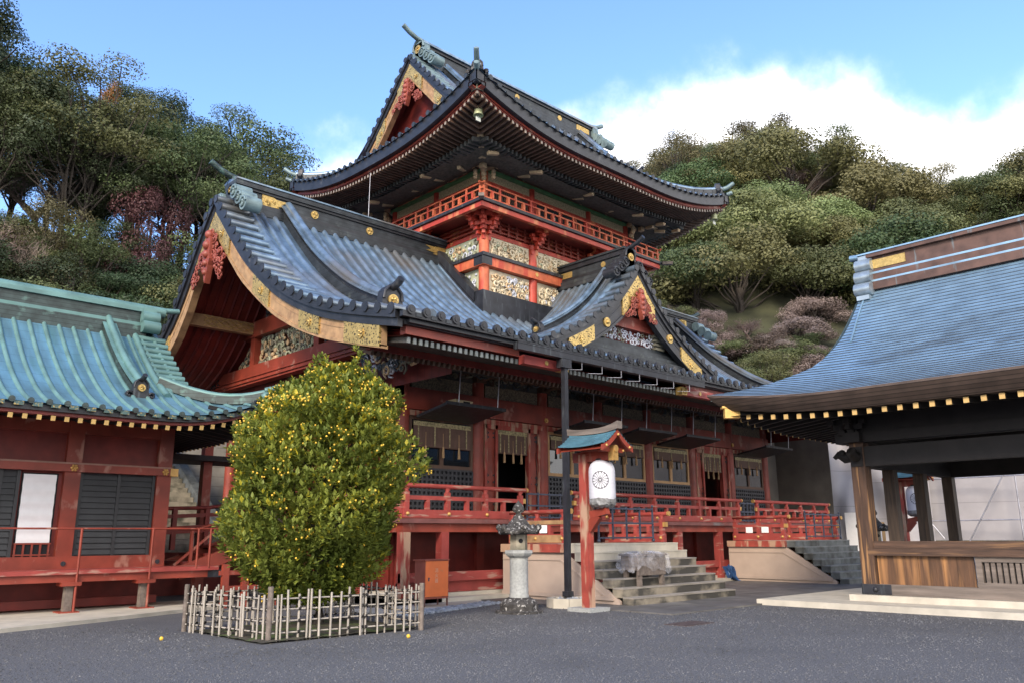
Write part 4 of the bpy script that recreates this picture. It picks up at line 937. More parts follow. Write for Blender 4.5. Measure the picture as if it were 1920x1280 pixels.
# tower roof
TU0, TU1, TV0, TV1, TVR, TZ = 15.8, 31.0, 18.0, 30.2, 24.1, 15.50
_ft = interp([(0, 0), (.8, .30), (1.7, .80), (2.7, 1.52), (3.6, 2.30), (5.0, 3.78), (6.1, 4.98)])
FT = lambda d: TZ + _ft(d)
mI = lambda u, v, z: (u, v, z)
tr, TZf = hip_gable(mI, TU0, TU1, TV0, TV1, FT, 1.7, 1.7, TVR, 1.0, 5.6, rolls=.40, r=.08, sides='flrb')
PT = lambda s: FT(TVR-TV0-abs(s))
mTL = lambda a, s, z: (TU0+1.7+a, TVR-s, z); mTR = lambda a, s, z: (TU1-1.7-a, TVR-s, z)
for mp in (mTL, mTR):
    gable(HALL, mp, PT, 2.9, 2.9, TAN, 2, tile_step=.42, r=.11, wid=.72, tf=.26, tb=.40, roofmb=tr, plates=[(0, .8, 0, 1.0), (1.6, 2.2, .05, .95)], foot_f=2.75, foot_b=2.75, pend=(REDCARV, 19.35, 1.15, .95, 25), goldm=GPAT)
    tr.mi = 0
    for sg in (1, -1):
        dridge(tr, mp, PT, 1.75, .3*sg, 3.6*sg, w=.34, h=.42)
    b = MB(); ss = lin(-4.1, 4.1, 17); b.add([mp(.8, s, PT(s)-.2) for s in ss] + [mp(.8, 4.1, 15.9), mp(.8, -4.1, 15.9)], [list(range(19))]); b.build('gable_wall', DKREDX, HALL)
    b = MB(); b.grid([[mp(a, s, PT(s)-.34) for a in (.2, .85)] for s in lin(-3, 3, 20)], sm=False); b.build('gable_soffit', DKREDX, HALL)
# corner ridges
CR = []
for (cu, cv_, su, sv) in ((TU0, TV0, 1, 1), (TU1, TV0, -1, 1), (TU0, TV1, 1, -1), (TU1, TV1, -1, -1)):
    ps = []
    for t in lin(.25, 2.6, 9): ps.append(Vector((cu+su*t, cv_+sv*t, TZf(cu+su*t, cv_+sv*t))))
    for i in range(8):
        d = (ps[i+1]-ps[i]).normalized()
        tr.mi = 4; tr.bar(ps[i]+Vector((0, 0, .10)), ps[i+1]+d*.03+Vector((0, 0, .10)), .30, .34)
    tr.mi = 1; tr.tube([p+Vector((0, 0, .32)) for p in ps], .115, 8)
    e = ps[0]; out = Vector((-su, -sv, 0)).normalized()
    tr.mi = 2; tr.tube([e+Vector((0, 0, .28)), e+out*.25+Vector((0, 0, .36)), e+out*.55+Vector((0, 0, .58))], [.10, .10, .09], 8)
    tr.tube([e+out*.1+Vector((0, 0, -.02)), e+out*.45+Vector((0, 0, .12))], .09, 8)
    CR.append((e, out))
tr.build('tower_roof', ROOFM, HALL)
for mp in (mTL, mTR):
    oni(HALL, mp, .5, 0, FT(6.1)-.08, .98, mats=[VERDCAP])
    for sg in (1, -1): vb = MB(); volutes(vb, mp, .36, sg*.44, FT(6.1)+.06, 3, .21, sg, .28); vb.build('ridge_scroll', VERDCAP, HALL)
    for sg in (1, -1): oni(HALL, mp, 1.75, 3.68*sg, PT(3.66), .58, facing=sg, mats=[BLACKW], rod=.5)
for e, out in CR[:3]:
    ang = atan2(out.y, out.x)
    mc = lambda a, s, z, e=e, out=out: (e.x - out.x*(a) - out.y*s, e.y - out.y*(a) + out.x*s, z)
    oni(HALL, mc, .12, 0, e.z+.04, .52, mats=[BLACKW], rod=False)
rd = MB(); zt = FT(6.1)
for (w_, z0, z1, m_) in ((.36, zt-.3, zt+.06, 0), (.28, zt+.06, zt+.16, 1), (.22, zt+.16, zt+.5, 0), (.28, zt+.5, zt+.62, 1), (.36, zt+.62, zt+.72, 2)):
    rd.mi = m_; rd.box(TU0+2.2, TU1-2.2, TVR-w_, TVR+w_, z0, z1)
ro = rd.build('tower_ridge', [RIDGE, BLACK, COPROLL], HALL)
g = MB()
for xx in (20.5, 23.4, 26.2): g.tube([(xx, TVR-.245, zt+.33), (xx, TVR-.22, zt+.33)], .13, 16, sm=False)
g.box(27.4, 28.3, TVR-.24, TVR-.222, zt+.2, zt+.46); g.build('gold_crest', GOLD, ro)
# tower eaves
b = MB(); eave_band(b, mI, TU0, TU1, TV0, TV1, lambda u, v: TZf(u, v), .05, .01, .42, .35); b.build('tower_eave_fascia', BLACK, HALL)
b = MB(); eave_band(b, mI, TU0, TU1, TV0, TV1, lambda u, v: TZf(u, v), .24, .42, .57, .2); b.build('tower_red_board', RED, HALL)
b = MB()
def raf(u, v, du, dv):
    far = min(u-TU0, TU1-u) if dv else min(v-TV0, TV1-v)
    dm = min(1.7, max(.4, far)); z = TZf(u, v)
    zi = TZ + (z-TZ)*max(0, 1-dm/3.) + .05
    b.mi = 0; b.bar((u+du*.27, v+dv*.27, z-.62), (u+du*dm, v+dv*dm, zi-.60), .07, .12)
    b.mi = 1; b.bar((u+du*.262, v+dv*.262, z-.62), (u+du*.275, v+dv*.275, z-.62), .085, .125)
    if far > 1.5:
        d2 = min(1.9, far); z2 = TZ+(z-TZ)*.45; b.mi = 2; b.bar((u+du*1.32, v+dv*1.32, z2-.70), (u+du*d2, v+dv*d2, z2-.64), .085, .14)
n = int((TU1-TU0-.6)/.2)
for i in range(n+1):
    u = TU0+.3+i*.2; raf(u, TV0, 0, 1); raf(u, TV1, 0, -1)
n = int((TV1-TV0-.6)/.2)
for i in range(n+1):
    v = TV0+.3+i*.2; raf(TU0, v, 1, 0); raf(TU1, v, -1, 0)
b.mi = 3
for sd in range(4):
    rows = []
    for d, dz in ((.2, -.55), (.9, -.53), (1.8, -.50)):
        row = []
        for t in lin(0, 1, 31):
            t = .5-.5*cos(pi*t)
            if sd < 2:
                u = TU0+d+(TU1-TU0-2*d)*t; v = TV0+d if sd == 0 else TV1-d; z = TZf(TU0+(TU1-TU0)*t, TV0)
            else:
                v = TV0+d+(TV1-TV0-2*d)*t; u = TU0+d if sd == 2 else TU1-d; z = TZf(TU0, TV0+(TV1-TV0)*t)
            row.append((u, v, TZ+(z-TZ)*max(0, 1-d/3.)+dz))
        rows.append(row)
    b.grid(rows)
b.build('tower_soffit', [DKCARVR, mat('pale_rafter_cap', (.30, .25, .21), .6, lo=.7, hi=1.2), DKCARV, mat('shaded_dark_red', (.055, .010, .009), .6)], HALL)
b = MB()
for sd in range(4):
    rows = []
    for d, z0 in ((1.55, -.80), (2.5, -.74), (3.24, -.36)):
        row = []
        for t in lin(0, 1, 41):
            if sd < 2:
                u = TU0+d+(TU1-TU0-2*d)*t; v = TV0+d if sd == 0 else TV1-d; z = TZf(TU0+(TU1-TU0)*t, TV0)
            else:
                v = TV0+d+(TV1-TV0-2*d)*t; u = TU0+d if sd == 2 else TU1-d; z = TZf(TU0, TV0+(TV1-TV0)*t)
            row.append((u, v, TZ+(z-TZ)*max(0, 1-d/2.9)*.9+z0+.03*sin(37*t)*sin(11*t)))
        rows.append(row)
    b.grid(rows)
b.build('bird_netting', NET, HALL)
rg = random.Random(4)
def tip(p, q, w_, h_): b = MB(); b.bar(p, q, w_, h_); b.build('bracket_tip', OCHRE, HALL)
for x in (20.4, 21.7, 23.4, 25.1, 26.4, 27.9, 28.9):
    for d, z in ((2.55, 14.80), (1.9, 14.72)):
        if rg.random() < .8: tip((x+rg.uniform(-.3, .3), TV0+d, z+.05), (x+rg.uniform(-.2, .2), TV0+d-.42, z-.03), .14, .12)
for y in (19.8, 21.4, 22.8, 24.2, 26.2, 27.6):
    for d, z in ((2.55, 14.80), (1.9, 14.72)):
        if rg.random() < .8: tip((TU0+d, y+rg.uniform(-.2, .2), z+.05), (TU0+d-.42, y, z-.03), .14, .12)
for k in range(4):
    t = 1.6+.42*k
    for sx in (0, 1):
        cu = TU0+t if sx == 0 else TU1-t; zc = 15.03-.05*k+.06*(3-k); tip((cu, TV0+t-.1, zc), (cu, TV0+t+.1, zc), .2, .18)
g = MB()
for (x, y) in ((TU0+.33, TV0+.33), (TU1-.33, TV0+.33)): g.box(x-.14, x+.14, y-.14, y+.14, TZf(TU0, TV0)-.66, TZf(TU0, TV0)-.38)
g.build('corner_rafter_cap', GREYCARV, HALL)
# wind bells under the tower eave corners
for i, (x, y, lb) in enumerate(((TU0+.75, TV0+.75, 'pale bronze wind bell under the near eave corner, in front of the tower'), (TU1-.55, TV0+.55, 'pale bronze wind bell under the far right eave corner, against the wooded hill'))):
    t = thing('wind_bell', lb, 'bell', (x, y, 15.0), 'wind bells under the tower eaves')
    z = TZf(TU0, TV0)-1.22
    b = MB(); b.lathe((x, y, z), [(.02, .38), (.05, .375), (.12, .33), (.135, .2), (.145, .08), (.18, 0), (.17, 0), (.13, .08), (.08, .28), (.01, .31)], 14); b.build('bell_body', mat('pale_bronze', (.42, .44, .25), .5, metal=.4, lo=.8, hi=1.15), t)
    b = MB(); b.tube([(x, y, z+.37), (x, y, z+.75)], .014, 6); b.build('hanger', IRON, t)
    b = MB(); b.tube([(x, y, z+.4), (x, y, z-.1)], .012, 5); b.box(x-.10, x+.10, y-.01, y+.01, z-.20, z-.06); b.build('clapper', mat('pale_wind_vane', (.6, .62, .55), .6), t)
b = MB(); b.tube([(16.05, 24.3, 15.4), (16.05, 24.35, 12.4)], .012, 5); o = b.build('lightning_wire', STEEL, None, origin=(16.05, 24.3, 15.4)); tag(o, 'thin grey wire hanging from the tower eave down to the lower ridge', 'wire')
# ---------------------------------------------------------------- stone entrance steps with platform and rails
TREAD = mat('worn_tread_stone', (.29, .265, .235), .85, lo=.75, hi=1.1, scale=3, wear=(.14, .13, .09), wear_amt=.44, wear_scale=1.6, wear_soft=.3, bump=.2)
RISER = mat('mossy_riser_stone', (.25, .22, .17), .9, lo=.8, hi=1.15, scale=4, wear=(.052, .049, .043), wear_amt=.58, wear_scale=1.1, wstretch=(1, 1, 1.6), wear_soft=.12, bump=.3)
DKTREAD = mat('dark_tread_stone', (.17, .18, .18), .8, lo=.7, hi=1.2, scale=3, wear=(.09, .09, .08), wear_amt=.5, wear_scale=2, wear_soft=.2)
def entrance(x0, x1, label, stone, plm, railm, first):
    t = thing('entrance_steps', label, 'steps', ((x0+x1)/2, 14.4, 0), 'stone entrance steps of the hall')
    n = 7; zt = 1.41; r = zt/n; run = .295
    for i in range(n):
        b = MB(); y1 = 14.45 if i == n-1 else 14.42; y0 = 14.42 - run*(n-i); y0 += .0
        z0, z1 = r*i, r*(i+1)
        xs = lin(x0, x1, 4 if i % 2 else 3)
        b.mi = 0; b.box(x0+.01, x1-.01, y0+.012, y0+run+.03 if i < n-1 else 14.7, z0-.02 if i else -.1, z1-.035)
        b.mi = 1
        for k in range(len(xs)-1): b.box(xs[k]+.004*(k > 0), xs[k+1]-.004, y0, y0+run+.02 if i < n-1 else 14.7, z1-.035, z1)
        b.build('step', [RISER if first else DKSTEP, TREAD if first else DKTREAD] if (i < 5 or not first) else [PALESTONE, PALESTONE], t)
    b = MB(); b.box(x0+.12, x1-.12, 12.75, 16.7, -.1, 1.2)
    poly = [(16.72, .0), (16.72, 1.2), (14.5, 1.2), (12.75, .1), (12.75, 0)]
    for xx in (x0+.02, x1-.02): b2 = MB(); b2.prism(poly, 'x', xx-.05, xx+.05); b2.build('side_wall', plm, t)
    for xx in (x0-.04, x1+.04):
        b = MB(); b.bar((xx, 16.7, 1.02), (xx, 14.6, 1.02), .03, .04); b.bar((xx, 14.6, 1.02), (xx, 13.2, .22), .03, .04); b.bar((xx, 16.72, .16), (xx, 12.9, .16), .08, .09)
        b.build('wall_moulding', plm, t)
    for xa in (x0-.12, x1-.16): b = MB(); b.box(xa, xa+.28, 14.45, 16.72, 1.20, 1.405); b.build('platform_edge_beam', railm, t)
    b = MB(); b.box(x0+.16, x1-.16, 14.7, 16.7, 1.25, 1.40); b.build('platform', PALESTONE, t)
    m = TAN if first else REDW
    for xx in (x0+.10, x1-.10):
        o = railing(t, (xx, 16.55), (xx, 14.5), 1.42, .80, 1.0, REDW, caps=(0, 1), name='stair_railing', h1=.24)
    if first:
        b = MB(); b.box(x0+.01, x0+.175, 14.6, 16.5, 1.44, 1.63); b.box(x0+.03, x0+.15, 14.5, 16.5, 1.90, 2.0); b.build('bare_timber_repair', TAN, t)
    for k in range(2): b = MB(); xx = x0+.015; yy = 15.1+.62*k; b.box(xx-.005, xx, yy, yy+.27, 1.68, 1.88); b.build('paper_notice', WHITE, t)
    return t
entrance(15.75, 20.15, 'mossy stone steps with bare timber railing, the flight behind the near paper lantern', MOSSSTONE, PLASTER, REDF, True)
entrance(27.0, 31.2, 'dark stone steps with red railing at the far hall end, beside the pavilion', DKSTEP, PLASTER, REDF, False)
def grille(name, x0, x1, y, z0, z1, label, ry=0):
    b = MB(); k = 5
    for z in (z0, (z0+z1)/2, z1): b.bar((x0, y, z), (x1, y, z), .06, .045)
    for i in range(k): xx = x0+(x1-x0)*i/(k-1); b.bar((xx, y, z0-.05), (xx, y, z1+.05), .04, .04, up=(1, 0, 0))
    for xx in (x0, x1): b.ball((xx, y, z0-.07), .05, 8, 6); b.ball((xx, y, z1+.09), .035, 8, 6)
    o = b.build(name, IRON, None, origin=((x0+x1)/2, y, z0)); tag(o, label, 'gate', 'iron barrier gates')
grille('barrier_gate', 16.75, 18.6, 16.82, 2.13, 2.78, 'blue black iron barrier gate closing the gap before the near open doorway')
grille('barrier_gate', 28.1, 29.1, 16.82, 2.13, 2.78, 'blue black iron barrier gate closing the gap before the far doorway')
grille('barrier_gate', 16.95, 19.3, 14.36, 1.55, 2.32, 'blue black iron barrier gate on top of the near stone steps')
grille('barrier_gate', 28.3, 31.0, 14.36, 1.55, 2.32, 'blue black iron barrier gate on top of the far stone steps')
# ---------------------------------------------------------------- left side building
SB = thing('side_building', 'low red side building with verdigris copper roof and charcoal louvred shutters', 'building', (4, 20.8, 0))
LW = 20.8
LU0, LU1, LV0, LV1, LVR, LZ = -6.0, 9.6, 18.5, 27.1, 22.8, 4.30
_fl = interp([(0, 0), (.8, .30), (1.4, .60), (2.4, 1.22), (3.4, 2.0), (4.3, 2.80)])
FL = lambda d: LZ + _fl(d)
lr, ZL = hip_gable(mI, LU0, LU1, LV0, LV1, FL, 1.35, 1.35, LVR, .62, 2.6, rolls=.34, r=.052, sides='fbr')
PL = lambda s: FL(4.3-abs(s)); mLR = lambda a, s, z: (LU1-1.35-a, LVR-s, z)
for sg in (1, -1):
    crossrow(lr, mLR, PL, arcpts(PL, .3*sg, 2.7*sg, .27), -.12, .62, .085, discs=False)
    longroll(lr, mLR, PL, .66, lin(.1*sg, 2.9*sg, 12), .085, full=True, dz=.04)
    dridge(lr, mLR, PL, 1.35, .15*sg, 3.0*sg, w=.28, h=.36, m_side=4, m_cap=1)
ps = [Vector((LU1-t, LV0+t, ZL(LU1-t, LV0+t))) for t in lin(.12, 2.0, 10)]
for i in range(9): lr.mi = 4; lr.bar(ps[i]+Vector((0, 0, .10)), ps[i+1]+Vector((0, 0, .10)), .20, .20)
lr.mi = 1; lr.tube([p+Vector((0, 0, .21)) for p in ps], .075, 8)
e = ps[0]; out = Vector((1, -1, 0)).normalized()
lr.tube([e+Vector((0, 0, .26)), e+out*.22+Vector((0, 0, .31)), e+out*.42+Vector((0, 0, .40))], [.075, .07, .06], 8); lr.tube([e+out*.02+Vector((0, 0, .0)), e+out*.2+Vector((0, 0, .06))], .07, 8); lr.ball(e+Vector((.0, -.02, .10)), .13, 8, 6)
VERDGOLD = mat('green_tile_ends', (.05, .09, .085), .5, metal=.2, lo=.6, hi=1.5, wear=(.38, .27, .09), wear_amt=.45, wear_scale=22)
lr.mi = 2
for i in range(int((LU1-LU0)/.34)): u = LU0+.17+.34*i+.0; z = ZL(u, LV0); lr.box(u+.02, u+.20, LV0-.03, LV0+.01, z-.09, z-.01)
lr.build('roof', [VERD, VERDR, VERDGOLD, VERDD, VERDD], SB)
oni(SB, mLR, 1.35, 3.08, PL(3.05)-.02, .46, facing=1, mats=[BLACKW], rod=.25)
rd = MB(); zt = FL(4.3)
for (w_, z0, z1, m_) in ((.30, zt-.3, zt+.10, 0), (.24, zt+.10, zt+.20, 1), (.20, zt+.20, zt+.50, 0), (.27, zt+.50, zt+.60, 1)):
    rd.mi = m_; rd.box(LU0, LU1-1.75, LVR-w_, LVR+w_, z0, z1)
rd.mi = 1; rd.tube([(LU0, LVR, zt+.62), (LU1-1.2, LVR, zt+.62)], .16, 8); rd.tube([(LU1-1.3, LVR, zt+.68), (LU1-.8, LVR, zt+.74)], .08, 8)
rd.build('ridge', [VERDD, VERDR], SB)
vb = MB(); 
for k in range(2): vb.mi = 0; vb.tube([(LU1-1.9, LVR-.30-.10*k, zt+.35-.28*k), (LU1-1.45, LVR-.30-.10*k, zt+.35-.28*k)], .17, 12)
vb.box(LU1-1.85, LU1-1.5, LVR-.30, LVR+.3, zt, zt+.62); vb.build('ridge_scroll', VERDR, SB)
b = MB(); eave_band(b, mI, LU0, LU1, LV0, LV1, ZL, .06, .04, .15, .3, sides='fbr'); b.build('eave_board', BLACK, SB)
b = MB(); eave_band(b, mI, LU0, LU1, LV0, LV1, ZL, .14, .15, .22, .2, sides='fbr'); b.build('red_eave_board', DKREDX, SB)
b = MB()
for i in range(int((LU1-LU0-.5)/.26)):
    u = LU1-.35-.26*i; z = ZL(u, LV0); dm = min(2.2, max(.3, LU1-u))
    b.mi = 0; b.bar((u, LV0+.13, z-.28), (u, LV0+dm, z-.28+.18*dm), .07, .09); b.mi = 1; b.bar((u, LV0+.115, z-.285), (u, LV0+.14, z-.28), .085, .10)
for i in range(20):
    v = LV0+.4+.26*i; z = ZL(LU1, v); b.mi = 0; b.bar((LU1-.13, v, z-.28), (LU1-1.4, v, z-.1), .07, .09); b.mi = 1; b.bar((LU1-.115, v, z-.285), (LU1-.14, v, z-.28), .085, .10)
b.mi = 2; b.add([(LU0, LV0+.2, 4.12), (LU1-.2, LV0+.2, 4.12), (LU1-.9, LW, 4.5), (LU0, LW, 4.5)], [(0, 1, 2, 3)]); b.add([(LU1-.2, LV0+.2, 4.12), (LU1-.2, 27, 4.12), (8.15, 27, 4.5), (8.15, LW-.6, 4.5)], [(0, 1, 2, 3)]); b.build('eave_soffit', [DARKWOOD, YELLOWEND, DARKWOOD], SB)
b = MB(); b.box(LU0, 8.1, LW+.06, LW+.2, .95, 4.5); b.box(8.0, 8.1, LW+.2, 26.8, .95, 4.5); b.build('wall', DKREDX, SB)
b = MB(); b.box(LU0, 8.1, LW+.35, LW+.5, .0, .95); b.box(LU0, 8.05, LW-.15, LW-.05, .12, .30); b.build('underfloor_wall', DKREDX, SB)
for x in (.0, 2.0, 3.9, 5.92, 8.0):
    b = MB(); b.box(x-.17, x+.17, LW-.10, LW+.14, .93, 4.3); b.build('column', RED, SB)
b = MB(); b.box(LU0, 8.30, LW-.16, LW+.02, 3.10, 3.27); b.box(LU0, 8.17, LW-.13, LW+.02, .93, 1.22); b.build('lintel_beam', RED, SB)
b = MB(); b.box(LU0, 8.17, LW-.14, LW-.12, 3.27, 3.31); b.build('pale_lintel_edge', mat('pale_edge', (.30, .16, .12), .6), SB)
b = MB(); b.box(LU0, 8.16, LW-.08, LW+.05, 3.98, 4.25); b.build('upper_beam', RED, SB)
for x in (3.9, 5.92, 8.0):
    g = MB()
    for k in range(6): an = k*pi/3; g.ball((x+.055*cos(an), LW-.165, 3.185+.055*sin(an)), .035, 6, 5)
    g.ball((x, LW-.17, 3.185), .03, 6, 5); g.build('gilt_stud', BRASS, SB)
g = MB(); g.box(8.12, 8.31, LW-.17, LW+.03, 3.09, 3.28); g.build('gilt_end_plate', BRASS, SB)
for x in (5.92, 8.0): g = MB(); g.tube([(x, LW-.15, 1.06), (x, LW-.12, 1.06)], .055, 10); g.build('iron_stud', BLACKW, SB)
def louvre(x0, x1):
    b = MB(); b.box(x0, x1, LW+.02, LW+.05, 1.22, 3.10)
    n = 14
    for xx in (x0, (x0+x1)/2-.02, x1-.07): b.box(xx, xx+.07, LW-.03, LW+.019, 1.22, 3.10)
    for j in range(n):
        z = 1.25+1.83*j/n; b.add([(x0+.07, LW-.02, z), (x1-.07, LW-.02, z), (x1-.07, LW+.018, z+.12), (x0+.07, LW+.018, z+.12), (x0+.07, LW+.018, z), (x1-.07, LW+.018, z)], [(0, 1, 2, 3), (0, 4, 5, 1)])
    b.build('louvred_shutter', SHUT, SB)
louvre(6.10, 7.82); louvre(4.1, 4.88); louvre(2.2, 3.7)
b = MB(); b.box(4.92, 5.66, LW+.02, LW+.035, 1.22, 3.05); b.build('dark_opening', VOID, SB)
b = MB(); b.add([(x, LW+.0+.012*sin(z*23), z) for z in lin(1.52, 3.02, 40) for x in (4.95, 5.62)], [(2*i, 2*i+1, 2*i+3, 2*i+2) for i in range(39)], True); b.build('white_screen', WHITE, SB)
b = MB()
for xx in lin(4.95, 5.62, 5): b.box(xx-.02, xx+.02, LW-.01, LW+.01, 1.22, 1.52)
b.bar((4.92, LW, 1.26), (5.66, LW, 1.26), .03, .03); b.bar((4.92, LW, 1.5), (5.66, LW, 1.5), .03, .03); b.build('low_grille', RED, SB)
b = MB(); b.box(LU0, 9.1, 19.68, LW-.05, .86, .95); b.build('walkway_floor', REDW, SB)
b = MB(); b.box(LU0, 9.0, 19.74, 19.9, .70, .858); b.build('walkway_beam', RED, SB)
g = MB(); g.box(8.86, 9.30, 19.72, 19.92, .69, .862); g.build('iron_beam_cap', BLACKW, SB)
rl = MB(); rl.tube([(LU0, 19.72, 1.82), (9.1, 19.72, 1.82), ], .020, 8); rl.tube([(9.1, 19.72, 1.82), (9.1, 20.9, 1.82)], .02, 8)
for x, z in ((-1.5, 0), (.8, 0), (3.0, 0), (5.95, 0), (7.48, 0), (8.55, .9), (8.85, .9)): rl.tube([(x, 19.70, z), (x, 19.70, 1.82)], .028, 8)
rl.build('handrail', RED, SB)
for x in (3.0, 5.85, 7.42):
    b = MB(); b.bar((x, 19.85, .06), (x, 19.85, .70), .16, .16, up=(1, 0, 0)); b.build('walkway_post', GREYWOOD, SB)
    b = MB(); b.box(x-.2, x+.2, 19.62, 20.05, .02, .10); b.box(x-.2, x+.2, 19.66, 20.04, .62, .70); b.build('post_shoe', RED, SB)
b = MB(); b.prism([(-6, 17.0), (3.5, 16.95), (5.6, 17.75), (7.9, 18.75), (9.2, 19.2), (9.2, 21.4), (-6, 21.4)], 'z', -.2, .075); b.build('stone_footing', PALESTONE, SB)
# covered bridge stair between side building and hall
BR = thing('bridge_stair', 'red wooden stair bridging the side building and the hall veranda', 'stairs', (10.6, 21, 0))
b = MB()
for y in (20.9, 22.6): b.bar((8.6, y, .75), (12.3, y, 2.0), .12, .34)
b.build('stringer', RED, BR)
for i in range(6):
    b = MB(); x = 8.9+.55*i; z = .98+.185*i; b.box(x-.16, x+.16, 20.95, 22.55, z, z+.06); b.build('tread', DKREDX, BR)
b = MB(); b.tube([(8.3, 20.9, 1.85), (9.0, 20.9, 1.82), (12.3, 20.9, 2.75)], .035, 8)
for i in range(4): x = 8.9+.9*i; b.bar((x, 20.9, .85+.33*(x-8.6)), (x, 20.9, 1.82+.28*(x-9)), .07, .07, up=(1, 0, 0))
b.bar((8.5, 20.9, .95), (9.7, 20.9, 1.95), .04, .06); b.bar((9.4, 20.9, .9), (10.5, 20.9, 2.2), .04, .06)
b.build('handrail', RED, BR)
b = MB(); b.tube([(8.0, 22.6, 2.35), (10, 22.6, 2.42), (12.3, 22.6, 2.75)], .05, 8)
for i in range(5): x = 8.2+.9*i; b.box(x-.06, x+.06, 22.54, 22.66, 1.3, 2.4)
b.bar((8, 22.6, 2.12), (12.3, 22.6, 2.35), .08, .1); b.bar((8, 22.6, 1.75), (12.3, 22.6, 2.0), .1, .2); b.build('back_railing', DKREDX, BR)
b = MB(); b.box(10.15, 10.40, 23.4, 23.65, 0, 4.4); b.build('bridge_post', RED, BR)
b = MB(); b.box(9.5, 12.6, 19.5, 22.4, 3.5, 3.62) if False else b.box(8.2, 12.9, 23.0, 24.6, 3.75, 3.9); b.build('bridge_roof_board', DARKWOOD, BR)
b = MB(); b.box(8.2, 12.6, 24.6, 24.7, 0, 1.2); b.build('bridge_wall', DKREDX, BR)
t = thing('low_red_fence', 'short red wooden fence panel behind the citrus tree and bamboo fence', 'fence', (9.6, 19.2, 0))
b = MB()
for x in (9.05, 9.55, 10.3): b.box(x-.08, x+.08, 19.15, 19.25, 0, 1.0)
b.build('fence_post', RED, t)
b = MB(); b.box(8.9, 10.6, 19.16, 19.23, .75, .85); b.box(8.9, 10.6, 19.16, 19.23, .40, .50); b.build('fence_rail', RED, t)
# stone stair and block wall on the slope behind
t = thing('stone_hill_stair', 'grey stone stair climbing the slope behind, between the two red buildings', 'stairs', (11, 31, 0))
b = MB()
for i in range(28): b.box(9.0, 13.1, 28.2+.30*i, 38, .19*i+(0 if i == 0 else 1.2), .19*i+1.38)
b.build('stone_steps', MOSSSTONE, t)
b = MB(); b.bar((13.3, 28.0, 1.2), (13.3, 36.8, 6.8), .36, .5); b.build('stair_kerb', DKSTEP, t)
b = MB(); b.box(13.6, 20, 35.2, 35.8, 0, 6.6); o = b.build('stone_block_wall', WALLST, None, origin=(15, 35.5, 0)); tag(o, 'pale stone block retaining wall beside the stone stair on the slope', 'wall')
# ---------------------------------------------------------------- open timber pavilion on the right
PV = thing('open_pavilion', 'open timber pavilion with a sweeping blue copper shingle roof', 'pavilion', (22.45, 4.5, 0))
PU1, PV1 = 15.2, 10.5
mP = lambda u, v, z: (17.2+v, 11.0-u, z)
_fp = interp([(0, 0), (.5, .20), (1.1, .48), (1.65, .80), (2.1, 1.10), (3.2, 1.84), (4.1, 2.62), (5.25, 3.78)])
FP = lambda d: 4.62 + _fp(d)
def ZP(u, v):
    d = min(v, PV1-v, u if u < 1.95 else 99); near = min(u, v, PV1-v); far = sorted((u, min(v, PV1-v)))[1]
    return FP(d) + (.30*max(0, 1-far/3.6)**2*max(0, 1-near/3.6) if far < 3.6 else 0)
pr = MB(); NC = 40; D = 5.25
# courses are spaced evenly along the slope, each lapping the one below
arc = [0]; dd = lin(0, D, 400)
for i in range(399): arc.append(arc[-1]+sqrt((dd[i+1]-dd[i])**2+(FP(dd[i+1])-FP(dd[i]))**2))
def d_at(f):
    q = f*arc[-1]; i = min(range(400), key=lambda k: abs(arc[k]-q)); return dd[i]
dl = [d_at(i/NC) for i in range(NC+1)]
def courses(rows):
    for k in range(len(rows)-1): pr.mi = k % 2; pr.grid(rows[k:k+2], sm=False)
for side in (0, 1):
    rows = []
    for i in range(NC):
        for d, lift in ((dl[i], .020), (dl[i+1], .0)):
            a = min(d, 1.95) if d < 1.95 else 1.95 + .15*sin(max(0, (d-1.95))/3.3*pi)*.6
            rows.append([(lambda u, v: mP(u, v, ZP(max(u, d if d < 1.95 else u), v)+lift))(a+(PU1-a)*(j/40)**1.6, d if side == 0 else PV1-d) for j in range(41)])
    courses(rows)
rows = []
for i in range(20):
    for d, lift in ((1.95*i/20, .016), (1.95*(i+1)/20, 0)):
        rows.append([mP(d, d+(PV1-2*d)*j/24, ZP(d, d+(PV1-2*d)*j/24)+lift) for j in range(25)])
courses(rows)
# curled verge seam
pr.mi = 0
pr.tube([mP(2.35+.2*sin(d), d, ZP(3, d)+.03) for d in lin(3.0, 5.2, 12)], .03, 6)
pr.build('shingle_roof', [PAVROOF, mat('dark_shingle_edge_shadow', (.030, .040, .055), .6, metal=.2)], PV)  # risers coloured dark: painted shadow gap under each dark shingle edge
b = MB(); ss = lin(2.1, PV1-2.1, 25); b.add([mP(2.3, v, ZP(3, v)-.06) for v in ss], [list(range(25))]); b.build('gable_wall', DARKWOOD, PV)
b = MB()
def peave(f, flip):
    rows = []
    for t in lin(0, 1, 36):
        t2 = t**1.6; row = []
        for ins, dz in ((0, .024), (.0, -.03), (.13, -.19), (.32, -.36), (.75, -.34)):
            row.append(f(t2, ins, dz))
        rows.append(row)
    b.grid(rows, sm=False)
peave(lambda t, ins, dz: mP(ins+(PU1-ins)*t, ins, ZP(PU1*t, 0)+dz), 0)
peave(lambda t, ins, dz: mP(ins+(PU1-ins)*t, PV1-ins, ZP(PU1*t, 0)+dz), 0)
peave(lambda t, ins, dz: mP(ins, ins+(PV1/2-ins)*t, ZP(0, PV1/2*t)+dz), 0); peave(lambda t, ins, dz: mP(ins, PV1-ins-(PV1/2-ins)*t, ZP(0, PV1/2*t)+dz), 0)
b.build('layered_eave', PAVEDGE, PV)
b = MB()
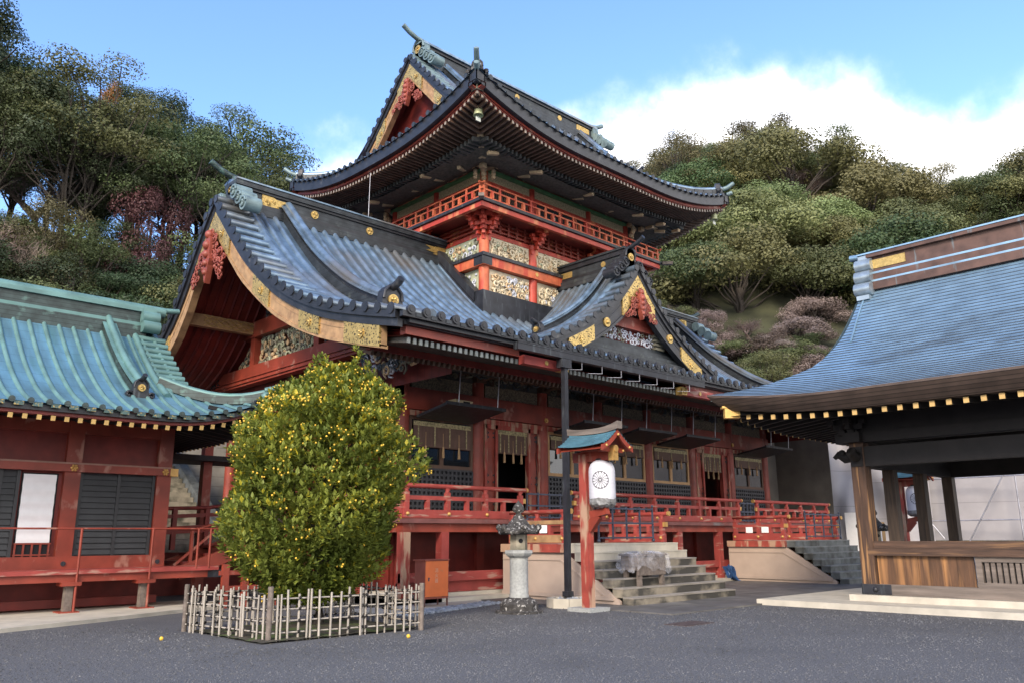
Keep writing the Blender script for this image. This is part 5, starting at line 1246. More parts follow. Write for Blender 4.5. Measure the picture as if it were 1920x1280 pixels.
for i in range(44):
    u = .85+.32*i; z = ZP(u, 0)
    for sv in (0, 1):
        f = lambda q: q if sv == 0 else PV1-q
        dm = min(2.35, u); b.mi = 0; b.bar(mP(u, f(.42), z-.44), mP(u, f(dm), z-.44+.10*dm), .085, .12); b.mi = 1; b.bar(mP(u, f(.405), z-.44), mP(u, f(.43), z-.44), .10, .115)
for i in range(30):
    v = .85+.32*i
    if v > PV1-.6: break
    z = ZP(0, v); dm = min(2.3, v, PV1-v); b.mi = 0; b.bar(mP(.42, v, z-.44), mP(dm, v, z-.44+.1*dm), .085, .12); b.mi = 1; b.bar(mP(.405, v, z-.44), mP(.43, v, z-.44), .10, .115)
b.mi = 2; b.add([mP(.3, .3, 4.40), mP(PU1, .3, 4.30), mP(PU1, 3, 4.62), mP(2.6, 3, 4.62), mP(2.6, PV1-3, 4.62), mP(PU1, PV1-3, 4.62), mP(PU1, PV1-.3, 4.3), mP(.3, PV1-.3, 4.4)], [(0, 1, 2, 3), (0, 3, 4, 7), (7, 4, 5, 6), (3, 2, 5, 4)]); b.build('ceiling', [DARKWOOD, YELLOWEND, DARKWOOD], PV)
g = MB(); p = Vector(mP(.45, .45, 4.48)); o2 = Vector((-1, 1, 0)).normalized()
b = MB(); b.bar(p+o2*.05, p-o2*3, .17, .22); b.build('corner_rafter', DARKWOOD, PV)
g.bar(p+o2*.24, p-o2*.12, .19, .24); g.bar(p+o2*.30+Vector((0, 0, .14)), p-o2*.1+Vector((0, 0, .16)), .22, .05); g.build('gilt_corner_cap', mat('bright_gilt_cap', (.72, .46, .14), .45, metal=.3), PV)
PXS = [19.6, 21.25, 23.2, 25.3]; PYS = [8.43, 3.9, .4, -2.1]
for x in PXS:
    for y in PYS:
        if y < 8 and x not in (19.6, 25.3): continue
        b = MB(); hw = .165 if x < 20 else .135; b.box(x-hw, x+hw, y-hw, y+hw, .5, 3.75); b.build('post', OLDWOOD if x < 20 else mat('dark_timber_post', (.05, .034, .024), .65, lo=.6, hi=1.6, scale=5, stretch=(3, 3, .25), wear=(.14, .085, .045), wear_amt=.42, wear_scale=3.5, wstretch=(3.5, 3.5, .2), wear_soft=.2) if y > 8 else OLDWOOD, PV)
b = MB()
for x in (19.6, 25.3): b.box(x-.14, x+.14, -2.3, 8.6, 3.16, 3.62); b.box(x-.2, x+.2, -2.5, 8.9, 3.72, 3.95); b.box(x-.12, x+.12, -2.4, 8.8, 3.95, 4.5)
for y in (8.43, -2.1): b.box(19.4, 25.5, y-.14, y+.14, 3.16, 3.62); b.box(19.2, 25.7, y-.2, y+.2, 3.72, 3.95); b.box(19.3, 25.6, y-.12, y+.12, 3.95, 4.5)
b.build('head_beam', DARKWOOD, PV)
b = MB(); bracket(b, (19.6, 8.43, 3.62), [(-1, 0), (0, 1), (-.8, .8)], 2, .8)
for (dx, dy) in ((-1, 0), (0, 1)):
    b.tube([(19.6+dx*.1, 8.43+dy*.1, 3.42), (19.6+dx*.35, 8.43+dy*.35, 3.38), (19.6+dx*.52, 8.43+dy*.52, 3.48), (19.6+dx*.62, 8.43+dy*.62, 3.40)], [.13, .12, .09, .05], 7)
    b.ball((19.6+dx*.42, 8.43+dy*.42, 3.50), .10, 7, 5)
b.build('carved_beam_nose', DARKWOOD, PV)
b = MB(); b.box(19.46, 19.74, -2.3, 8.42, 1.29, 1.45); b.box(19.43, 19.70, -2.3, 8.40, 1.13, 1.286); b.build('seat_rail', OLDWOODH, PV)
b = MB(); y = 8.25; rg = random.Random(9)
while y > 6.25:
    wv = rg.choice((.28, .34, .38, .24)); y0 = max(6.2, y-wv); b.box(19.54+rg.uniform(0, .02), 19.60, y0+.004, y, .5, 1.13); y = y0
b.build('board_wall', BOARDS, PV)
b = MB(); b.box(19.60, 19.64, -2, 6.2, .5, 1.13); b.build('grille_backing', VOID, PV)
b = MB()
for (y0, y1) in ((2.2, 6.17), (-2, 1.9)):
    b.box(19.50, 19.60, y0, y1, 1.02, 1.13); b.box(19.50, 19.60, y0, y1, .5, .60); b.box(19.50, 19.6, y1-.12, y1, .6, 1.02); b.box(19.5, 19.6, y0, y0+.12, .6, 1.02)
b.build('grille_frame', GREYWOOD, PV)
b = MB(); y = 6.0
while y > -1.9:
    b.box(19.53, 19.59, y-.075, y, .60, 1.02); y -= .115
b.build('grille_slats', GREYWOOD, PV)
b = MB(); b.box(19.44, 19.76, -2.4, 8.60, .27, .5); b.box(19.76, 25.4, 8.28, 8.58, .27, .5); b.build('sill_beam', GREYWOOD, PV)
g = MB(); g.box(19.425, 19.44, 7.95, 8.62, .275, .495); g.box(19.425, 19.77, 8.60, 8.615, .275, .495); g.ball((19.42, 8.3, .385), .06, 8, 6); g.build('iron_sill_cap', BLACKW, PV)
b = MB(); b.box(19.25, 26, -3, 8.85, .13, .265); b.build('sill_stone', PALESTONE, PV)
b = MB(); b.box(18.25, 27.2, -4, 10.65, -.2, .13); b.build('stone_platform', PALESTONE, PV)
rd = MB(); zt = FP(5.25)
for (w_, z0, z1, m_) in ((.45, zt-.32, zt-.10, 0), (.42, zt-.10, zt-.04, 1), (.38, zt-.04, zt+.14, 0), (.36, zt+.14, zt+.20, 1), (.30, zt+.20, zt+.62, 0), (.42, zt+.62, zt+.72, 0)):
    rd.mi = m_; rd.box(22.45-w_, 22.45+w_, 11-PU1, 8.75, z0, z1)
rd.mi = 2; rd.add([(22.45+dx, y, zt+z) for y in (11-PU1, 9.0) for dx, z in ((-.44, .72), (-.44, .76), (0, .88), (.44, .76), (.44, .72))], [(0, 1, 6, 5), (1, 2, 7, 6), (2, 3, 8, 7), (3, 4, 9, 8), (4, 0, 5, 9), (0, 1, 2, 3, 4), (9, 8, 7, 6, 5)])
rd.tube([(22.45, 8.9, zt+.80), (22.45, 9.35, zt+.84)], .09, 8)
ro = rd.build('ridge', [BROWNCOP, PAVROOF, PAVROOF], PV)
g = MB(); g.box(22.13, 22.148, 7.75, 8.65, zt+.30, zt+.55); g.build('gold_plate', GOLD, ro)
vb = MB()
vb.box(22.05, 22.85, 8.72, 8.98, zt-.1, zt+.70)
for k in range(3):
    zc = zt+.42-.36*k; x = 22.10-.10*k
    for sx in (1, -1):
        xx = 22.45+sx*(x-22.45); vb.tube([(xx, 8.62, zc), (xx, 9.06, zc)], .185, 14)
vb.box(21.75, 23.15, 8.66, 9.0, zt-.62, zt-.50); vb.build('ridge_end_scroll', mat('silvery_copper', (.30, .36, .40), .35, metal=.5, lo=.7, hi=1.2, scale=4), PV)
# ---------------------------------------------------------------- lantern posts with paper lanterns
def lantern_post(ox, oy, labels, facing, gp):
    t = thing('lantern_post', labels[0], 'lantern post', (ox, oy, 0), gp)
    X, Y = ox, oy
    b = MB(); b.bar((X, Y, .08), (X, Y, 3.4), .21, .21, up=(1, 0, 0)); b.bar((X, Y, .5), (X, Y, 3.3), .23, .05, up=(1, 0, 0)); b.build('post', REDF, t)
    b = MB(); b.box(X-.33, X+.33, Y-.33, Y+.33, -.05, .08); b.build('base_stone', STONE, t)
    b = MB(); b.bar((X, Y-.15, 2.05), (X, Y-.62, 2.15), .13, .16); b.bar((X, Y-.08, 1.75), (X, Y-.35, 2.05), .12, .2); b.build('bracket_arm', RED, t)
    b = MB(); b.bar((X, Y+.3, 3.34), (X, Y-.86, 3.34), .16, .22); b.build('bracket_arm', RED, t)
    g = MB(); g.bar((X, Y-.90, 3.34), (X, Y-.76, 3.34), .175, .235); g.tube([(X, Y-.92, 3.48), (X, Y-.78, 3.48)], .08, 10); g.build('gilt_cap', BRASS, t)
    P = interp([(0, 3.86), (.2, 3.68), (.38, 3.56), (.54, 3.49)]); b = MB(); y0, y1 = Y-.98, Y+.40
    NR = 7
    for sg in (1, -1):
        rows = []
        for i in range(NR):
            for d, l in ((.54*(1-i/NR), .03), (.54*(1-(i+1)/NR), .0)): rows.append([(X+sg*d, y, P(d)+l+.05*((y-Y+.29)/.7)**2) for y in lin(y0, y1, 9)])
        b.grid(rows, sm=False)
    b.build('shingle_roof', mat('teal_copper_shingles', (.09, .20, .25), .4, metal=.35, lo=.8, hi=1.2, scale=4), t)
    b = MB()
    for yy in (y0+.03, y1-.03):
        for sg in (1, -1):
            ds = lin(0, .52, 8)
            strip(b, lambda a, s, z: (X+s*sg, yy+a, z), ds, lambda d: P(d)+.05*((yy-Y+.29)/.7)**2-.01, lambda d: P(d)+.05*((yy-Y+.29)/.7)**2-.13, -.03, .03)
    b.add([(X+sg*d, y, P(d)-.06) for sg in (1, -1) for d in (.02, .50) for y in (y0+.1, y1-.1)], [(0, 1, 3, 2), (4, 5, 7, 6)])
    b.bar((X-.38, Y-.75, 3.46), (X+.38, Y-.75, 3.46), .1, .1)
    b.build('roof_gable', RED, t)
    for q_ in ((X, y0-.01, 3.78), (X-.38, Y-.81, 3.46), (X+.38, Y-.81, 3.46), (X-.40, y0-.0, 3.52), (X+.40, y0-.0, 3.52)): g = MB(); g.ball(q_, .034, 6, 5); g.build('gilt_stud', BRASS, t)
    b = MB(); ys = lin(y0-.06, y1+.06, 9)
    vs = []
    for y in ys: e = .10*abs((y-(y0+y1)/2)/.74)**2.5*(1.1 if y < Y else .6); vs += [(X-.08, y, 3.84+e*.6), (X+.08, y, 3.84+e*.6), (X+.09, y, 3.96+e), (X-.09, y, 3.96+e)]
    b.add(vs, [(4*i+j, 4*i+(j+1) % 4, 4*i+4+(j+1) % 4, 4*i+4+j) for i in range(8) for j in range(4)] + [(0, 1, 2, 3), (35, 34, 33, 32)]); b.build('ridge_board', GREYWOOD, t)
    # lantern, hanging from the arm
    ly = Y-.46; lx = X+.03; z0 = 2.30
    l = thing('paper_lantern', labels[1], 'lantern', (lx, ly, z0), 'white paper lanterns with flower crest')
    R = .295; prof = [(R*.55, 0), (R*.86, .03), (R*.97, .07), (R, .15), (R, .70), (R*.96, .78), (R*.84, .86), (R*.62, .925), (R*.42, .95)]
    fine = []
    for i in range(len(prof)-1):
        for k in range(4): t_ = k/4; fine.append((prof[i][0]*(1-t_)+prof[i+1][0]*t_, prof[i][1]*(1-t_)+prof[i+1][1]*t_))
    b = MB(); b.lathe((lx, ly, z0), fine+[prof[-1]], 40); b.build('paper_shade', LANT, l)
    b = MB(); b.lathe((lx, ly, z0), [(R*.46, .945), (R*.46, .985), (R*.30, .99)], 20); b.tube([(lx, ly, z0+.98), (lx-.02, ly, z0+1.05)], .012, 5); b.tube([(lx-.03, ly-.04, z0+.97), (lx, ly, z0+1.10), (lx+.04, ly+.03, z0+.97)], .010, 5); b.build('top_ring', BLACK, l)
    rows = []; rg = random.Random(3)
    for (r, z) in ((R*1.015, .10), (R*1.02, .03), (R*.98, -.03), (R*.7, -.085), (R*.2, -.11)):
        rows.append([(lx+cos(2*pi*j/30)*(r+rg.uniform(-.015, .012)), ly+sin(2*pi*j/30)*(r+rg.uniform(-.015, .012)), z0+z+rg.uniform(-.018, .018)) for j in range(30)])
    for rw in rows: rw.append(rw[0])
    b = MB(); b.grid(rows, sm=False); b.build('plastic_cover', PLAST, l)
    cr = MB(); an0 = facing; zc = z0+.50; RC = .185
    def sp(u, v): a = an0+u/R; return (lx+cos(a)*(R+.003), ly+sin(a)*(R+.003), zc+v)
    n = 16
    for k in range(n):
        a = 2*pi*k/n; h = pi/n
        for e in (a-h,):
            cr.tube([sp(r*cos(e), r*sin(e)) for r in lin(.028, RC*.86, 6)], .0045, 4, caps=False)
        w_ = RC*.86*sin(h); cx, cy = RC*.86*cos(h)*cos(a), RC*.86*cos(h)*sin(a)
        cr.tube([sp(cx+w_*cos(a+q), cy+w_*sin(a+q)) for q in lin(-pi/2, pi/2, 8)], .006, 4, caps=False)
        e = a-h; w2 = w_*.55; c2x, c2y = RC*.95*cos(e), RC*.95*sin(e)
        cr.tube([sp(c2x+w2*cos(e+q), c2y+w2*sin(e+q)) for q in lin(-pi*.55, pi*.55, 6)], .005, 4, caps=False)
    cr.tube([sp(.026*cos(q), .026*sin(q)) for q in lin(0, 2*pi, 14)], .0045, 4, caps=False)
    cr.build('flower_crest', INK, l)
    return t
lantern_post(14.25, 12.42, ('weathered red lantern post with small shingled roof before the near stone steps', 'white paper lantern with black flower crest hanging on the near red post'), atan2(-.53, -.85), 'red lantern posts')
lantern_post(30.4, 11.75, ('red lantern post with blue roof seen between the pavilion posts', 'white paper lantern with black flower crest seen between the dark pavilion posts'), atan2(-.42, -.9), 'red lantern posts')
# ---------------------------------------------------------------- stone lanterns
def stone_lantern(x, y, label, sc=1., dark=False):
    t = thing('stone_lantern', label, 'stone lantern', (x, y, 0), 'stone lanterns in the courtyard')
    m1 = LICHEN if dark else STONE; s = sc
    b = MB(); b.lathe((x, y, 0), [(.55*s, -.05), (.55*s, .05*s), (.44*s, .06*s), (.44*s, .20*s), (.36*s, .28*s), (.25*s, .33*s)], 12 if not dark else 8, sm=False); b.build('base', LICHEN, t)
    b = MB(); b.lathe((x, y, 0), [(.215*s, .30*s), (.225*s, .36*s), (.21*s, .40*s), (.205*s, 1.02*s), (.212*s, 1.04*s), (.205*s, 1.12*s), (.21*s, 1.18*s)], 24); b.build('shaft', m1, t)
    b = MB(); b.lathe((x, y, 0), [(.20*s, 1.17*s), (.30*s, 1.24*s), (.335*s, 1.29*s), (.335*s, 1.35*s), (.22*s, 1.36*s)], 8, sm=False, ph=pi/8); b.build('platform', m1, t)
    b = MB(); b.lathe((x, y, 0), [(.205*s, 1.35*s), (.20*s, 1.72*s)], 6, sm=False, ph=pi/6); fo = b.build('fire_box', MOSSSTONE, t)
    g = MB()
    for an in (pi/3, 4*pi/3):
        u = Vector((cos(an+pi), sin(an+pi), 0)); c = Vector((x, y, 1.56*s))+u*(.172*s)
        g.tube([c, c+u*.012], .05*s, 12, sm=False)
    g.build('fire_window', VOID, fo)
    b = MB(); n = 6; rows = []
    for (r, z, lift) in ((.20, 1.70, 0), (.44, 1.70, .06), (.47, 1.76, .10), (.40, 1.80, .06), (.27, 1.90, .02), (.18, 2.02, 0), (.13, 2.08, 0)):
        row = []
        for j in range(37):
            an = 2*pi*j/36; cc = abs(cos(3*an))**6; row.append((x+cos(an)*r*s*(1+.10*cc*(r > .35)), y+sin(an)*r*s*(1+.10*cc*(r > .35)), z*s+lift*cc*s))
        rows.append(row)
    b.grid(rows)
    for j in range(6): an = j*pi/3; b.ball((x+cos(an)*.47*s, y+sin(an)*.47*s, 1.86*s), .075*s, 8, 6)
    b.build('roof', LICHEN, t)
    b = MB(); b.lathe((x, y, 0), [(.12*s, 2.05*s), (.13*s, 2.10*s), (.07*s, 2.14*s), (.06*s, 2.17*s), (.13*s, 2.22*s), (.145*s, 2.27*s), (.10*s, 2.36*s), (.03*s, 2.43*s), (.0, 2.47*s)], 14); b.build('finial', LICHEN, t)
stone_lantern(12.98, 13.3, 'tall stone lantern with lichen covered roof beside the red lantern post', .965)
stone_lantern(26.9, 11.35, 'dark stone lantern half hidden behind the pavilion corner post', 1.0, True)
# ---------------------------------------------------------------- gutter, down pipe and planter stone
t = thing('gutter_pipe', 'black box gutter under the eave with its square black down pipe', 'gutter', (14.9, 13.6, 0))
b = MB(); b.bar((14.9, 13.62, .2), (14.98, 13.66, 5.86), .125, .125, up=(1, 0, 0)); b.box(14.80, 15.14, 13.56, 13.76, 5.70, 5.92); b.bar((14.9, 13.62, .22), (14.9, 13.62, .34), .19, .19, up=(1, 0, 0)); b.build('down_pipe', BLACKW, t)
b = MB(); b.box(13.3, 21.2, 13.60, 13.76, 5.94, 6.11); b.box(13.3, 21.2, 13.59, 13.60, 6.09, 6.12); b.build('gutter_trough', BLACKW, t)
for x in lin(15.6, 20.4, 7): b = MB(); b.bar((x, 13.62, 5.94), (x, 13.62, 5.74), .014, .014, up=(1, 0, 0)); b.bar((x, 13.62, 5.745), (x-.3, 13.85, 5.745), .008, .008); b.build('gutter_strap', STEEL, t)
b = MB(); cx, cy = 14.72, 13.46
for k in range(8):
    a0_, a1_ = 2*pi*k/8+.012, 2*pi*(k+1)/8-.012
    b.prism([(cx+.50*cos(a0_), cy+.50*sin(a0_)), (cx+.50*cos(a1_), cy+.50*sin(a1_)), (cx+.36*cos(a1_), cy+.36*sin(a1_)), (cx+.36*cos(a0_), cy+.36*sin(a0_))], 'z', -.05, .21)
b.build('x', PALESTONE) if False else None
o = b.build('drain_kerb', PALESTONE, None, origin=(cx, cy, 0)); tag(o, 'low ring of pale kerb stones round the foot of the black down pipe', 'kerb')
b = MB(); rg = random.Random(2)
for k in range(60):
    a, r = rg.uniform(0, 6.28), .34*sqrt(rg.random()); b.ball((cx+r*cos(a), cy+r*sin(a), .16+rg.uniform(0, .04)), rg.uniform(.02, .035), 6, 4)
o = b.build('drain_pebbles', PEBBLE, None, origin=(cx, cy, .15)); tag(o, 'small dark pebbles filling the drain ring', 'pebbles', kind='stuff')
# ---------------------------------------------------------------- orange cabinet
t = thing('metal_cabinet', 'orange metal cabinet on thin legs in front of the hall veranda', 'cabinet', (12.55, 15.8, 0))
b = MB(); b.box(12.2, 12.9, 15.62, 16.0, .20, 1.06); b.box(12.17, 12.93, 15.59, 16.03, 1.06, 1.085); b.build('cabinet_body', mat('rusty_red_steel', (.26, .07, .045), .6, lo=.8, hi=1.15, scale=3), t)
b = MB(); b.box(12.215, 12.885, 15.604, 15.62, .25, 1.045); d = b.build('cabinet_door', ORANGE, t)
b = MB(); b.box(12.29, 12.315, 15.59, 15.604, .60, .68); b.box(12.285, 12.33, 15.586, 15.59, .66, .675); b.build('handle', IRON, d)
b = MB()
for x in (12.215, 12.885):
    for y in (15.635, 15.985): b.bar((x, y, .0), (x, y, .2), .03, .03, up=(1, 0, 0))
b.build('leg', mat('rusty_leg', (.12, .05, .04), .7), t)
for k, ch in enumerate('消火器'):
    cu = bpy.data.curves.new('faded_character', 'FONT'); cu.body = ch; cu.size = .105; cu.extrude = .0012; cu.align_x = 'CENTER'
    o = bpy.data.objects.new('faded_character', cu); COL.objects.link(o); bpy.context.view_layer.update(); me_ = bpy.data.meshes.new_from_object(o.evaluated_get(bpy.context.evaluated_depsgraph_get())); bpy.data.objects.remove(o); o = bpy.data.objects.new('faded_character', me_); COL.objects.link(o); o.parent = t
    o.location = (12.535-12.55, 15.601-15.8, .80-.115*k); o.rotation_euler = (pi/2, 0, 0); me_.materials.clear(); me_.materials.append(mat('faded_white_paint', (.72, .42, .28), .7) if k == 0 else bpy.data.materials['faded_white_paint'])
# ---------------------------------------------------------------- offertory table under plastic
t = thing('offertory_table', 'wooden offertory table wrapped in crumpled clear plastic on the near steps', 'table', (17.0, 12.95, .4))
b = MB(); b.box(16.45, 17.55, 12.72, 13.25, .78, 1.12); b.box(16.40, 17.60, 12.68, 13.28, 1.12, 1.16); b.build('box_body', GREYWOOD, t)
for x in (16.55, 17.45):
    for y in (12.78, 13.18): b = MB(); b.bar((x, y, .40 if y < 13 else .6), (x, y, .80), .10, .10, up=(1, 0, 0)); b.build('leg', GREYWOOD, t)
b = MB(); b.box(16.45, 17.55, 12.72, 12.76, .66, .78); b.build('apron', GREYWOOD, t)
pm = mat('clear_plastic_sheet', (.75, .75, .80), .12, lo=.95, hi=1.05); pt = pm.node_tree; pp = pt.nodes['Principled BSDF']
tb = pt.nodes.new('ShaderNodeBsdfTransparent'); mx = pt.nodes.new('ShaderNodeMixShader'); nz_ = pt.nodes.new('ShaderNodeTexNoise'); nz_.inputs['Scale'].default_value = 3; nz_.inputs['Detail'].default_value = 2
mr = pt.nodes.new('ShaderNodeMapRange'); mr.inputs[1].default_value = .40; mr.inputs[2].default_value = .66; mr.inputs[3].default_value = .06; mr.inputs[4].default_value = .30; tc_ = pt.nodes.new('ShaderNodeTexCoord')
pt.links.new(tc_.outputs['Object'], nz_.inputs['Vector']); pt.links.new(nz_.outputs[0], mr.inputs[0]); pt.links.new(mr.outputs[0], mx.inputs[0]); pt.links.new(tb.outputs[0], mx.inputs[1]); pt.links.new(pp.outputs[0], mx.inputs[2]); pt.links.new(mx.outputs[0], pt.nodes['Material Output'].inputs[0])
rg = random.Random(12); rows = []
for i, (ins, z) in enumerate(((.45, 1.215), (.2, 1.20), (-.02, 1.165), (-.035, 1.08), (-.045, .98), (-.06, .88), (-.085, .79))):
    row = []
    for j in range(81):
        a = j/80*4; k = int(a) % 4; f = a-int(a)
        cs = [(16.40+ins, 12.66+ins*.5), (17.60-ins, 12.66+ins*.5), (17.60-ins, 13.30-ins*.5), (16.40+ins, 13.30-ins*.5)]
        p, q = cs[k], cs[(k+1) % 4]; w_ = .012*i/3
        fo = w_*(sin(j*.9+i*.4)+.7*sin(j*2.3-i*.7)); dz = (.02*sin(j*1.3+i)+.012*rg.uniform(-1, 1)) + (.11*sin(j*.45)*sin(j*.21+1) if i == 6 else 0)
        row.append((p[0]+(q[0]-p[0])*f+fo*(.3+.7*(k in (1, 3))), p[1]+(q[1]-p[1])*f+fo*(.3+.7*(k in (0, 2))), z+dz))
    row[-1] = row[0]; rows.append(row)
b = MB(); b.grid(rows); b.grid([[(16.85, 12.88, 1.215), (17.15, 12.88, 1.24)], [(16.85, 13.08, 1.225), (17.15, 13.08, 1.215)]]); b.build('plastic_wrap', pm, t)
# ---------------------------------------------------------------- scaffold sheeting, boards, sign, tarpaulin
def sheet(name, x0, y0, x1, y1, z0, z1, m, label, seed, amp=.18, group=None, fold=1.):
    rg = random.Random(seed); d = Vector((x1-x0, y1-y0, 0)); Ln = d.length; d.normalize(); nn = Vector((d.y, -d.x, 0)); b = MB()
    fr = [(rg.uniform(.6, 2.6)*fold, rg.uniform(0, 6), rg.uniform(-.6, .6), rg.uniform(.3, 1)) for _ in range(7)]
    n = max(8, int(Ln/.18)); m_ = 26; rows = []
    for j in range(m_+1):
        v = j/m_; row = []
        for i in range(n+1):
            u = Ln*i/n; o = sum(a*sin(f*(u+sk*(1-v)*3)+ph) for f, ph, sk, a in fr)*amp/3*(.35+.65*sin(pi*min(1, v*1.1)))
            p = Vector((x0, y0, z0+(z1-z0)*v)) + d*u + nn*o; row.append(tuple(p))
        rows.append(row)
    b.grid(rows); o = b.build(name, m, None, origin=(x0, y0, z0)); tag(o, label, 'sheet', group); return o
sheet('scaffold_sheet', 37.5, 20.3, 37.5, 17.6, .2, 7.6, TARPD, 'dark brown mesh sheet hanging beyond the far end of the hall', 3, .08, 'scaffold sheets')
sheet('scaffold_sheet', 34.2, 20.3, 37.5, 20.3, .2, 7.4, TARPD, 'brown mesh sheet set back behind the last hall column', 4, .05, 'scaffold sheets')
sheet('scaffold_sheet', 38.6, 19.6, 39.9, 17.3, 1.2, 7.0, TARPG, 'pale grey sheet with lace holes hanging left of the pavilion post', 11, .6, 'scaffold sheets', 2.2)
sheet('scaffold_sheet', 40.2, 17.6, 41.2, 14.6, .6, 7.2, TARPG, 'rumpled grey sheet with steep diagonal folds beside the pavilion post', 5, .7, 'scaffold sheets', 1.7)
sheet('scaffold_sheet', 42.0, 17.5, 43.5, -2.0, 1.3, 9.0, TARPG, 'wide grey sheet stretched over scaffolding behind the pavilion', 6, .35, 'scaffold sheets', .8)
t = thing('scaffold', 'galvanised pipe scaffold standing in front of the wide grey sheet', 'scaffold', (41.5, 10, 0))
b = MB()
for y in (16.2, 14.0, 11.0, 8.6, 6.0, 3.4): b.tube([(41.3, y, 0), (41.3, y, 8.6)], .035, 6)
b.build('standard_pipe', STEEL, t)
b = MB()
for z in (2.2, 4.1, 6.2): b.tube([(41.3, 17.0, z), (41.3, 3, z)], .03, 6)
b.build('ledger_pipe', STEEL, t)
b = MB(); b.tube([(41.2, 13.6, .5), (41.2, 11.4, 4.2)], .03, 6); b.tube([(41.2, 8.4, .3), (41.2, 9.4, 4.6)], .03, 6); b.tube([(40.9, 16.5, 4.8), (41.2, 14.2, 1.4)], .03, 6); b.build('brace_pipe', STEEL, t)
b = MB(); b.box(40.6, 40.66, 2.0, 9.05, .2, 2.05); o = b.build('site_board', WHITE, None, origin=(40.6, 5, .2)); tag(o, 'long white site board below the wide grey sheet', 'board')
b = MB(); b.box(38.6, 38.66, 16.55, 17.6, .3, 2.6); o = b.build('site_board', WHITE, None, origin=(38.6, 17, .2)); tag(o, 'narrow white site board beside the far steps railing', 'board')
t = thing('warning_sign', 'plywood board with a white and red prohibition notice left of the pavilion post', 'sign', (31.2, 13.6, 0))
ux = Vector((.42, -.907, 0)); n_ = Vector((-.907, -.42, 0)); c0 = Vector((31.55, 13.45, 0))
def pl4(b, u0, u1, z0, z1, o, th=.02): b.bar(c0+ux*u0+n_*o+Vector((0, 0, (z0+z1)/2)), c0+ux*u1+n_*o+Vector((0, 0, (z0+z1)/2)), th, z1-z0)
b = MB(); pl4(b, -.45, .5, .7, 2.05, 0, .03); b.bar(c0-ux*.4, c0-ux*.4+Vector((0, 0, .7)), .05, .05, up=(1, 0, 0)); b.bar(c0+ux*.4, c0+ux*.4+Vector((0, 0, .7)), .05, .05, up=(1, 0, 0)); b.build('board', CARD, t)
b = MB(); pl4(b, -.22, .38, .98, 1.78, .022, .01); pl4(b, -.22, .38, .80, .92, .022, .01); s_ = b.build('notice', WHITE, t)
b = MB(); cc_ = c0+ux*.06+n_*.032+Vector((0, 0, 1.56)); b.tube([cc_+ux*(.155*cos(a))+Vector((0, 0, .155*sin(a))) for a in lin(0, 2*pi, 25)], .016, 5); b.tube([cc_+ux*(-.11)+Vector((0, 0, .11)), cc_+ux*.11-Vector((0, 0, .11))], .014, 5); b.build('red_circle', SIGNRED, s_)
b = MB(); b.ball(cc_+Vector((0, 0, .02)), .04, 8, 6); b.bar(cc_-ux*.07, cc_+ux*.07, .006, .03); b.build('pictogram', INK, s_)
b = MB()
for z in (1.32, 1.24, 1.12, 1.06): pl4(b, -.12, .28, z, z+.035, .029, .004)
b.build('small_print', mat('grey_print', (.35, .35, .38), .7), s_)
b = MB(); rows = []; rg = random.Random(8)
for i in range(9):
    rows.append([(26.35+.06*i+rg.uniform(-.03, .03), 16.6-.035*j+rg.uniform(-.04, .04), max(.02, .5*(1-i/5)**2*(1 if i < 5 else 0)+.12*rg.random()*(1-abs(j-6)/7))+.02) for j in range(13)])
b.grid(rows, sm=False); o = b.build('blue_tarpaulin', BLUET, None, origin=(26.5, 16.4, 0)); tag(o, 'bunched blue tarpaulin on the ground under the hall veranda', 'tarpaulin')
b = MB()
for i in range(4): b.box(13.05+.001*i+.23*i, 13.26+.23*i, 9.05, 9.55, .0, .012)
o = b.build('drain_cover', mat('rusty_iron_plate', (.07, .05, .045), .6, lo=.6, hi=1.5, scale=9), None, origin=(13.5, 9.3, 0)); tag(o, 'flat rusty iron drain cover set in the asphalt before the steps', 'drain cover')
# ---------------------------------------------------------------- citrus tree in its bamboo fence
BX, BY = 8.22, 13.6
rg = random.Random(21)
t = thing('citrus_tree', 'rounded citrus tree full of small yellow fruit inside a bamboo fence', 'tree', (BX, BY, 0))
b = MB(); b.tube([(BX, BY, 0), (BX+.05, BY, .8), (BX-.05, BY+.05, 2.0), (BX, BY, 3.6)], [.14, .11, .08, .03], 8); b.build('trunk', BARK, t)
b = MB()
for i in range(26):
    a = rg.uniform(0, 2*pi); z0 = rg.uniform(.5, 2.6); r = rg.uniform(.5, 1.1); z1 = z0+rg.uniform(.5, 1.4)
    b.tube([(BX, BY, z0), (BX+cos(a)*r*.5, BY+sin(a)*r*.5, (z0+z1)/2), (BX+cos(a)*r, BY+sin(a)*r, z1)], [.045, .03, .012], 5)
b.build('branches', BARK, t)
prof = interp([(.42, .45), (.7, .78), (1.3, 1.36), (1.9, 1.72), (2.5, 1.80), (3.19, 1.68), (3.68, 1.48), (4.08, 1.18), (4.4, .72), (4.65, .32), (4.85, .1)])
lean = interp([(0, -.02), (1.5, -.08), (2.5, -.10), (3.2, -.08), (4.0, .12), (4.8, .26)])
lump = [(rg.uniform(0, 2*pi), rg.uniform(.6, 4.4), rg.uniform(.30, .55)) for _ in range(30)]
def surf(a, z):
    r = prof(z)*.79
    for la, lz, lw in lump:
        da = abs((a-la+pi) % (2*pi)-pi)*max(prof(z), .3); d2 = (da*da+(z-lz)**2)/(lw*lw)
        if d2 < 4: r += .38*exp(-d2)*min(1, prof(z))
    return min(r, prof(z)+.22)
lf = MB(); fr = []
